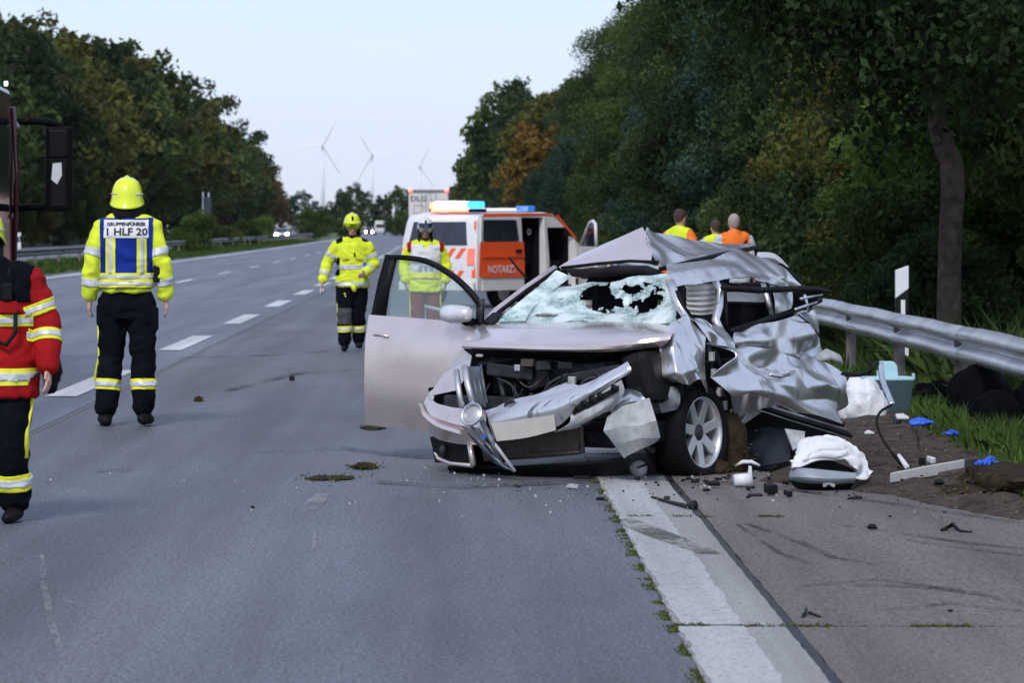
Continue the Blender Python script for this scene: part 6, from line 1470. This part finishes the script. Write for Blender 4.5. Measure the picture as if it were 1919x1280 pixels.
# 5-7. three helpers beyond the wreck
def helper(u, vtop, Y, rz, lab, jm, hair, seed, sk=None, pose=None):
    p = R(u, 500, Y); top = R(u, vtop, Y).z
    return person((p.x, p.y, 0), rz, top / 1.80, lab, pose, skin=sk, jacket=jm, trousers=M_navy, hair=hair, seed=seed, bulk=1.05, vox=.016)
t, J, Q = helper(1274, 391, 50, PI - .75, 'dark-haired helper in yellow and orange vest looking away beyond the wreck', M_orange, M_hair, 21)
ja = Q['jacket'].data
cut_piece(ja, [(Vector((.2, 0, 0)), Vector((1, 0, 0))), (Vector((-.2, 0, 0)), Vector((-1, 0, 0))), (Vector((0, 0, .95)), -Zv)], .010, 'vest', M_yel, t, keep=lambda c, n: c.y > -.04)
band(ja, (0, 0, 1.27), (0, 0, 1), .03, .225, 'reflective_band', t, M_sil, False)
t, J, Q = helper(1342, 411, 52, PI + .2, 'shorter brown-haired helper in pale yellow vest between two others', M_shirt, M_hair, 23)
ja = Q['jacket'].data
cut_piece(ja, [(Vector((0, 0, .95)), -Zv), (Vector((0, 0, 1.33)), Zv)], .010, 'vest', M_yel, t, keep=lambda c, n: abs(c.x) < .2)
cut_piece(ja, [(Vector((0, 0, 1.42)), -Zv)], .010, 'vest_collar', M_yel, t, keep=lambda c, n: abs(c.x) < .2)
t, J, Q = helper(1376, 400, 49, PI + .15, 'helper with cropped grey hair in orange vest over pale shirt, seen from behind', M_shirt, M_grey, 25)
ja = Q['jacket'].data
vb = cut_piece(ja, [(Vector((.2, 0, 0)), Vector((1, 0, 0))), (Vector((-.2, 0, 0)), Vector((-1, 0, 0))), (Vector((0, 0, .95)), -Zv)], .012, 'vest', M_orange, t, keep=lambda c, n: abs(c.x) < .16 or abs(n.y) > .35)
MB().tube([(-.16, .14, 1.42), (-.02, .175, 1.28), (.12, .17, 1.12)], .012, 6).build('shoulder_strap', M_blk, t, True)
# ------------------------------------------------------------------ things strewn on verge and road
M_aqua = mat('pale_aqua_plastic', (.42, .64, .70), .4, var=.05, scale=4); M_bag = mat('white_plastic_bag', (.70, .71, .73), .4, var=.06, bump=.5, bscale=25)
M_blackc = mat('black_cloth', (.003, .003, .004), .95, spec=.06, var=.4, bump=.6, bscale=20); M_bluep = mat('blue_glove', (.02, .10, .62), .45, var=.2); M_pink = mat('pink_cloth', (.62, .22, .50), .8)
def lump(name, loc, size, m, label, cat, seed=1, amp=.25, sc_=2.2, group=None, fold=0., n=3, flat=.0):
    """an irregular soft heap resting on the ground"""
    bm = bmesh.new(); bmesh.ops.create_icosphere(bm, subdivisions=n, radius=1)
    for v in bm.verts:
        p = v.co.copy(); k = noise.noise(p * sc_ + Vector((seed * 3.1, 0, 0))) + .5 * noise.noise(p * sc_ * 2.3 + Vector((0, seed, 0)))
        r = 1 + amp * k + (crumple(p, fold, 1.3, seed) if fold else 0)
        v.co = Vector((p.x * r * size[0], p.y * r * size[1], max(p.z * r, -.35 + flat) * size[2]))
    mz = min(v.co.z for v in bm.verts)
    for v in bm.verts: v.co.z -= mz
    me = bpy.data.meshes.new(name); bm.to_mesh(me); bm.free(); smooth_angle(me, 30 if fold else 70)
    o = link(name, me, m); o.location = loc; tag(o, label, cat, group); return o
def PG(u, v, z=0.): p = G(u, v); return Vector((p.x, p.y, z))

# storage box with lid flap
b0 = PG(1664, 778); t = thing('storage_box', b0, 'pale aqua plastic storage box standing in the grass before the guard rail', 'box', rz=.12)
def rr(w, d, r, z, n=5):
    P = []
    for cx, cy, a0 in ((w - r, d - r, 0), (-w + r, d - r, 90), (-w + r, -d + r, 180), (w - r, -d + r, 270)):
        for k in range(n + 1): a = math.radians(a0 + 90 * k / n); P.append((cx + r * math.cos(a), cy + r * math.sin(a), z))
    return P
def loops(Ls, close=True):
    V = [p for L_ in Ls for p in L_]; n = len(Ls[0]); F = []
    for i in range(len(Ls) - 1):
        for k in range(n): F.append((i * n + k, i * n + (k + 1) % n, (i + 1) * n + (k + 1) % n, (i + 1) * n + k))
    if close: F.append(tuple(range(n - 1, -1, -1)))
    return MB().add(V, F)
m = loops([rr(.165, .12, .03, 0), rr(.192, .145, .04, .30), rr(.196, .148, .04, .30)]); m.f.append(tuple(len(m.v) - 24 + k for k in range(24))); m.build('tub', M_aqua, t, True)
loops([rr(.195, .15, .04, .295), rr(.207, .162, .045, .30), rr(.207, .162, .045, .325), rr(.18, .13, .04, .325), rr(.178, .128, .04, .20)], False).build('rim', M_aqua, t, True)
MB().prism([(-.06, .02, .31), (.10, .02, .31), (.09, .03, .42), (.06, .035, .455), (-.05, .035, .455), (-.06, .03, .44)], (0, .09, 0)).build('lid_hump', M_aqua, t, bevel=.012)
for x in (-.12, .185): MB().box((x, -.14, .34), (.022, .03, .09 if x < 0 else .04)).build('handle_stub', M_aqua, t, bevel=.005)
lump('plastic_bag', PG(1618, 785), (.20, .16, .26), M_bag, 'crumpled white plastic bag leaning on the aqua storage box', 'bag', 3, .2, 2, fold=.16, n=4)
lump('pink_cloth', PG(1636, 781) + Vector((.02, .12, .14)), (.05, .04, .10), M_pink, 'small pink cloth peeping out behind the white plastic bag', 'cloth', 6, .3, fold=.2)
lump('travel_bag', PG(1838, 800), (.27, .3, .38), M_blackc, 'large rounded black bag at the foot of the rail post', 'bag', 8, .18, 1.6, n=4)
lump('black_jacket', PG(1752, 760), (.24, .3, .16), M_blackc, 'flat black jacket lying on the grass right of the storage box', 'jacket', 9, .3, 2.2, n=4)
lump('black_holdall', PG(1872, 830), (.24, .2, .28), M_blackc, 'smaller black holdall with a pale tag in the long grass', 'bag', 12, .25, 2, n=4)
lump('black_bundle', PG(1925, 815), (.16, .2, .30), M_blackc, 'black bundle cut by the picture edge beside the bags', 'bundle', 14, .25, 2, n=3)
lump('white_wrapper', PG(1903, 765) + Vector((0, 0, .08)), (.09, .06, .06), M_bag, 'small white wrapper on the grass at the picture edge below the rail', 'wrapper', 15, .3, fold=.2)
# deployed airbag still on its steering column shell
a0 = PG(1552, 918); t = thing('airbag_unit', a0, 'deflated white airbag hanging over a grey and black dashboard piece', 'airbag')
def q(u, v, Y): return R(u, v, Y) - a0
Ya = a0.y
panel('airbag_cloth', [[q(1489, 868, Ya + .1), q(1500, 840, Ya + .12), q(1520, 822, Ya + .2), q(1550, 824, Ya + .25), q(1575, 830, Ya + .25), q(1600, 850, Ya + .2), q(1620, 878, Ya + .12), q(1627, 890, Ya + .1)],
                       [q(1488, 880, Ya), q(1503, 858, Ya - .05), q(1525, 838, Ya - .04), q(1552, 838, Ya - .05), q(1580, 842, Ya), q(1600, 862, Ya - .02), q(1615, 882, Ya), q(1624, 896, Ya)],
                       [q(1490, 884, Ya - .04), q(1510, 872, Ya - .08), q(1532, 864, Ya - .06), q(1556, 862, Ya - .06), q(1580, 866, Ya - .06), q(1597, 880, Ya - .06), q(1606, 898, Ya - .05), q(1616, 905, Ya - .05)]], M_fabric, t, 8, 12, .006, amp=.075, scale=13, seed=4, world=False, ang=35)
panel('inner_dark', [[q(1505, 872, Ya - .02), q(1550, 862, Ya), q(1600, 880, Ya)], [q(1508, 888, Ya - .02), q(1550, 886, Ya), q(1602, 892, Ya)]], M_dark, t, 5, 4, .01, world=False)
panel('grey_shell', [[q(1484, 884, Ya), q(1505, 880, Ya - .1), q(1550, 884, Ya - .12), q(1602, 889, Ya - .08)], [q(1482, 894, Ya - .02), q(1505, 894, Ya - .14), q(1550, 897, Ya - .16), q(1603, 896, Ya - .1)], [q(1486, 899, Ya), q(1508, 902, Ya - .1), q(1550, 905, Ya - .12), q(1600, 902, Ya - .08)]], mat('grey_trim', (.24, .28, .31), .45, var=.15), t, 6, 4, .012, world=False)
panel('black_shell', [[q(1484, 898, Ya), q(1510, 902, Ya - .1), q(1550, 904, Ya - .12), q(1598, 902, Ya - .06)], [q(1492, 910, Ya), q(1515, 918, Ya - .04), q(1552, 921, Ya - .06), q(1590, 914, Ya)]], M_dark, t, 6, 4, .02, amp=.006, world=False)
for k, (u, v) in enumerate(((1545, 908), (1552, 905), (1560, 909))): MB().box(q(u, v, Ya - .14), (.02, .02, .03), Matrix.Rotation(k, 3, 'Y')).build('torn_bracket', M_chrome, t)
# grass and soil clods
M_clod = mat('earth_clod', (.016, .011, .007), .95, spec=.1, var=.5, scale=12, col2=(.05, .036, .020), bump=1., bscale=40)
def clod(u, v, w, h, label, seed, grass=0, d=None):
    p = PG(u, v); o = lump('earth_clod', p, (w, d or w, h), M_clod, label, 'clod', seed, .35, 2.5, n=3)
    if grass:
        g = np.random.default_rng(seed); n = grass; P = np.stack([g.normal(size=n) * w * .6, g.normal(size=n) * (d or w) * .6, np.abs(g.normal(size=n)) * h * .3], 1)
        A = g.normal(size=(n, 3)); A[:, 2] = np.abs(A[:, 2]) * .35; A /= np.linalg.norm(A, axis=1)[:, None]; B = np.cross(A, g.normal(size=(n, 3))); B /= np.linalg.norm(B, axis=1)[:, None]
        s = g.uniform(.010, .026, n)[:, None]; P += A * s; P[:, 2] = np.maximum(P[:, 2], .006)
        tag(link('grass_blades', quads_mesh('clod_grass', P, A * s, B * .004, g.random(n), M_moss), None, o), kind='stuff')
    return o
clod(1368, 884, .11, .30, 'tall clod of earth and dry roots wedged behind the alloy wheel', 2, 260, .10)
clod(1340, 888, .10, .07, 'low clod of earth under the alloy wheel rim', 3, 120)
clod(682, 878, .075, .03, 'flat grassy clod alone on the dark asphalt left of the bumper', 4, 320, .12)
clod(372, 752, .04, .035, 'small dry clod on the asphalt behind the yellow jackets', 5, 60)
clod(620, 897, .14, .008, 'thin smear of green grass on the asphalt', 6, 180, .2)
clod(1612, 912, .07, .05, 'brown grassy clod beside the airbag', 7, 120)
clod(700, 802, .10, .010, 'thin scatter of grass below the open car door', 9, 80, .3)
clod(1905, 925, .26, .13, 'dark mound of torn up earth at the picture edge', 10, 900, .8)
clod(1790, 930, .22, .05, 'low grassy earth ridge before the white bar', 12, 260, .3)
# long pale bar, cup, gloves, shards
p0, p1 = PG(1668, 915, .03), PG(1810, 898, .05)
t = thing('trim_bar', p0, 'long pale plastic trim bar lying on the soil', 'trim'); d = p1 - p0
MB().prism([p0 - p0, d * .62, d * .63 + Vector((0, 0, .02)), d + Vector((0, 0, .02)), d + Vector((0, 0, .075)), d * .5 + Vector((0, 0, .07)), Vector((0, 0, .06))], (.01, .05, 0)).build('bar', mat('pale_trim', (.62, .60, .57), .5, var=.08), t, bevel=.006)
MB().box(d + Vector((.03, 0, .05)), (.08, .05, .07)).build('torn_bar_end', M_dark2, t, bevel=.012)
t = thing('plastic_pot', PG(1392, 914), 'small white plastic pot lying on its side behind the slab edge', 'pot', rz=.2)
MB().lathe([(.0, -.055), (.036, -.055), (.045, .05), (.040, .05), (.033, -.045), (0, -.045)], 18, Matrix.Rotation(PI / 2, 3, 'Y'), (0, 0, .045)).build('cup', M_white, t, True)
MB().prism([(.03, -.012, .02), (.06, -.012, .02), (.055, -.012, .13), (.04, -.012, .135)], (0, .03, 0)).build('spout', M_white, t, bevel=.006)
for k, (u, v, lab, s) in enumerate(((1725, 818, 'bright blue glove on the soil nearest the grass clump', 1.0), (1787, 839, 'blue glove lying among grass blades', .75), (1852, 897, 'blue glove at the end of the pale trim bar', 1.0))):
    g0 = PG(u, v, .085); t = thing('blue_glove', g0, lab, 'glove', 'blue gloves', rz=k * 2.1); t.scale = (s, s, s)
    mb = MB(); mb.tube([(-.06, 0, .02), (.0, 0, .028), (.05, 0, .02)], [.035, .042, .034], 10, round_caps=True, flat=.5)
    for j in range(4): mb.tube([(.04, -.03 + j * .02, .02), (.085, -.04 + j * .026, .026), (.11, -.045 + j * .03, .012)], [.012, .011, .009], 7, round_caps=True)
    mb.tube([(-.01, .03, .02), (.02, .07, .022)], [.013, .01], 7, round_caps=True)
    link('glove_skin', remesh(mb, .007, 2, .004, k, 30.), M_bluep, t)
def shard(u, v, pts, th, m, label, cat, rz=0., tilt=.2, name='shard', group=None):
    t = PG(u, v, .006); t.z = .07 if (t.x > 2.45 and t.y < 28 and v < 910) else .006; M = Matrix.Rotation(rz, 3, 'Z') @ Matrix.Rotation(tilt, 3, 'X'); P = [M @ Vector((x, y, 0)) for x, y in pts]; mz = min(p.z for p in P)
    me = MB().prism([p - Vector((0, 0, mz)) for p in P], (0, 0, th)).mesh(name, bevel=th * .2); o = link(name, me, m); o.location = t; return tag(o, label, cat, group)
def stickt(pts, r, m, label, cat, name):
    base = Vector(pts[0]); base.z = 0; o = MB().tube([Vector(p) - base for p in pts], r, 8, round_caps=False).build(name, m, None, True); o.location = base; return tag(o, label, cat)
stickt([PG(1222, 936, .012), PG(1262, 948, .015), PG(1290, 956, .02), PG(1302, 957, .03)], [.008, .011, .013, .03], M_black, 'black plastic stick with a knob lying across the slab joint', 'plastic stick', 'plastic_stick')
stickt([R(1377, 873, 22.2), R(1392, 866, 22.2), R(1408, 866, 22.2), R(1424, 873, 22.2)], [.008, .014, .014, .008], M_white, 'curved white trim sliver beside the alloy wheel', 'trim sliver', 'trim_sliver').location.z = 0
t = thing('fog_lamp', PG(1197, 893), 'round white fog lamp fallen under the hanging bumper corner', 'lamp')
MB().lathe([(0, .05), (.03, .045), (.05, .02), (.058, 0), (.05, -.02), (0, -.03)], 18, Vector((-.2, -.9, .3)).to_track_quat('Z', 'Y').to_matrix(), (0, 0, .05)).build('lens', mat('lamp_white', (.66, .62, .62), .25, var=.1, coat=.5), t, True); MB().box((.02, -.05, .07), (.07, .02, .012), Matrix.Rotation(-.35, 3, 'Y')).build('clip', M_black, t)
shard(1072, 917, [(-.04, 0), (.03, -.02), (.05, .02), (.0, .05)], .012, M_plas, 'pale grey shard on the asphalt below the bumper', 'shard', .3)
shard(1092, 901, [(-.06, 0), (.05, -.015), (.06, .02), (-.02, .03)], .02, M_black, 'black shard right under the bumper beside the pale one', 'shard', .2)
shard(1445, 930, [(-.04, -.03), (.04, -.02), (.03, .05), (-.03, .04)], .06, M_black, 'chunky black fragment before the airbag', 'shard', .5)
shard(1476, 934, [(-.03, -.02), (.03, -.02), (.02, .04)], .035, M_black, 'black fragment just right of the chunky one', 'shard', 1.)
shard(1415, 932, [(-.045, -.01), (.045, -.01), (.04, .03), (-.04, .02)], .008, M_black, 'flat black fragment near the white pot', 'shard', .1)
shard(1602, 938, [(-.05, -.01), (.05, 0), (.03, .05)], .01, M_black, 'flat black fragment right of the airbag on the shoulder', 'shard', .2)
stickt([PG(1766, 998, .01), PG(1785, 994, .03), PG(1800, 1000, .012), PG(1822, 1001, .01)], [.012, .014, .006, .005], M_black, 'bent black wire clip alone on the shoulder', 'wire clip', 'wire_clip')
stickt([PG(1505, 1161, .008), PG(1511, 1152, .02)], .008, M_black, 'left one of two small black bits near the mossy joint', 'plastic bit', 'plastic_bit'); stickt([PG(1517, 1154, .012), PG(1537, 1161, .008)], .007, M_black, 'right one of two small black bits near the mossy joint', 'plastic bit', 'plastic_bit')
shard(1780, 1150, [(-.012, -.004), (.012, -.004), (.01, .012)], .008, M_black, 'tiny black chip on the empty shoulder', 'chip', .1)
shard(547, 715, [(-.03, -.02), (.03, -.02), (.02, .06), (-.02, .05)], .05, M_black, 'lone black chip on the lane left of the open door', 'chip', .1)
shard(1626, 831, [(-.04, -.02), (.04, -.03), (.03, .05)], .012, M_bag, 'white scrap on the soil below the plastic bag', 'scrap', .4)
shard(1690, 802, [(-.05, -.02), (.05, -.03), (.04, .08), (-.03, .07)], .02, M_bag, 'white scrap below the aqua box', 'scrap', .2)
shard(1745, 890, [(-.03, -.02), (.03, -.02), (.02, .05)], .04, M_bag, 'white scrap beside the pale trim bar', 'scrap', .9)
shard(1680, 812, [(-.05, -.03), (.05, -.02), (.04, .06)], .03, M_dark2, 'dark crushed can-like scrap on the soil', 'scrap', .9)
shard(1725, 893, [(-.03, -.02), (.03, -.02), (.02, .05)], .05, M_black, 'black scrap standing on the soil left of the trim bar', 'scrap', .5)
# glass crumbs and splinters round the wreck
g = np.random.default_rng(4); n = 520
ang = g.uniform(0, 2 * PI, n); rad = np.abs(g.normal(0, 1, n)) * 1.1 + .3
X = .6 + np.cos(ang) * rad * 1.2; Yv = 21.3 + np.sin(ang) * rad * 1.5
k_ = (Yv < 23.5); X, Yv = X[k_], Yv[k_]; n = len(X)
P = np.stack([X, Yv, np.full(n, .016)], 1); A = g.normal(size=(n, 3)); A /= np.linalg.norm(A, axis=1)[:, None]; B = np.cross(A, g.normal(size=(n, 3))); B /= np.linalg.norm(B, axis=1)[:, None]
s = (.003 + .010 * g.random(n) ** 3)[:, None]
o = link('glass_crumbs', quads_mesh('glass_crumbs', P, A * s, B * s * .8, g.random(n), M_plas), None); tag(o, 'tiny broken glass crumbs strewn on the road round the wreck', 'broken glass', kind='stuff')
def leaves(g): 
    return None
n = 900; X = g.uniform(2.5, 3.6, n); Yv = g.uniform(17.5, 28, n); P = np.stack([X, Yv, np.full(n, .055) + g.random(n) * .02], 1)
A = g.normal(size=(n, 3)); A[:, 2] *= .3; A /= np.linalg.norm(A, axis=1)[:, None]; B = np.cross(A, np.array([0, 0, 1.]) + g.normal(size=(n, 3)) * .3); B /= np.linalg.norm(B, axis=1)[:, None]; s = g.uniform(.006, .018, n)[:, None]
o = link('fallen_leaves', quads_mesh('fallen_leaves', P, A * s, B * s * .6, g.random(n), leaf_mat('fallen_leaf', (.05, .035, .018), (.20, .15, .08), .1)), None); tag(o, 'small dry fallen leaves and straw on the bare soil', 'leaves', kind='stuff')
n = 260; mb = MB(); rs = random.Random(9)
for i in range(n):
    a = rs.uniform(0, 2 * PI); r = abs(rs.gauss(0, 1)); x = 1.5 + math.cos(a) * r * 1.1; y = 21.2 + math.sin(a) * r * 1.3
    if i > 150: x = rs.uniform(1.4, 3.3); y = rs.uniform(18.5, 27)
    if y > 21.6 and x < 1.9: continue
    s = .008 + .03 * rs.random() ** 3; mb.box((x, y, .018 + s * .3 + (.03 if x > 2.4 else 0)), (s * rs.uniform(.5, 2), s, s * rs.uniform(.2, .8)), Matrix.Rotation(rs.uniform(0, 3), 3, 'Z') @ Matrix.Rotation(rs.uniform(-.5, .5), 3, 'X'), rs.uniform(.4, 1))
o = mb.build('plastic_splinters', M_black); tag(o, 'small dark plastic splinters scattered between wreck and verge', 'splinters', kind='stuff')
# ------------------------------------------------------------------ thin air haze
hz = MB().box((0, 3735, 109), (8100, 7610, 222)).build('haze', None); tag(hz, kind='stuff')
hm = bpy.data.materials.new('haze'); hm.use_nodes = True; hn = hm.node_tree; hn.nodes.clear()
vo = hn.nodes.new('ShaderNodeVolumePrincipled'); vo.inputs['Density'].default_value = 2.2e-5; vo.inputs['Color'].default_value = (.88, .93, 1, 1); ho = hn.nodes.new('ShaderNodeOutputMaterial')
hn.links.new(vo.outputs['Volume'], ho.inputs['Volume']); hz.data.materials.append(hm)
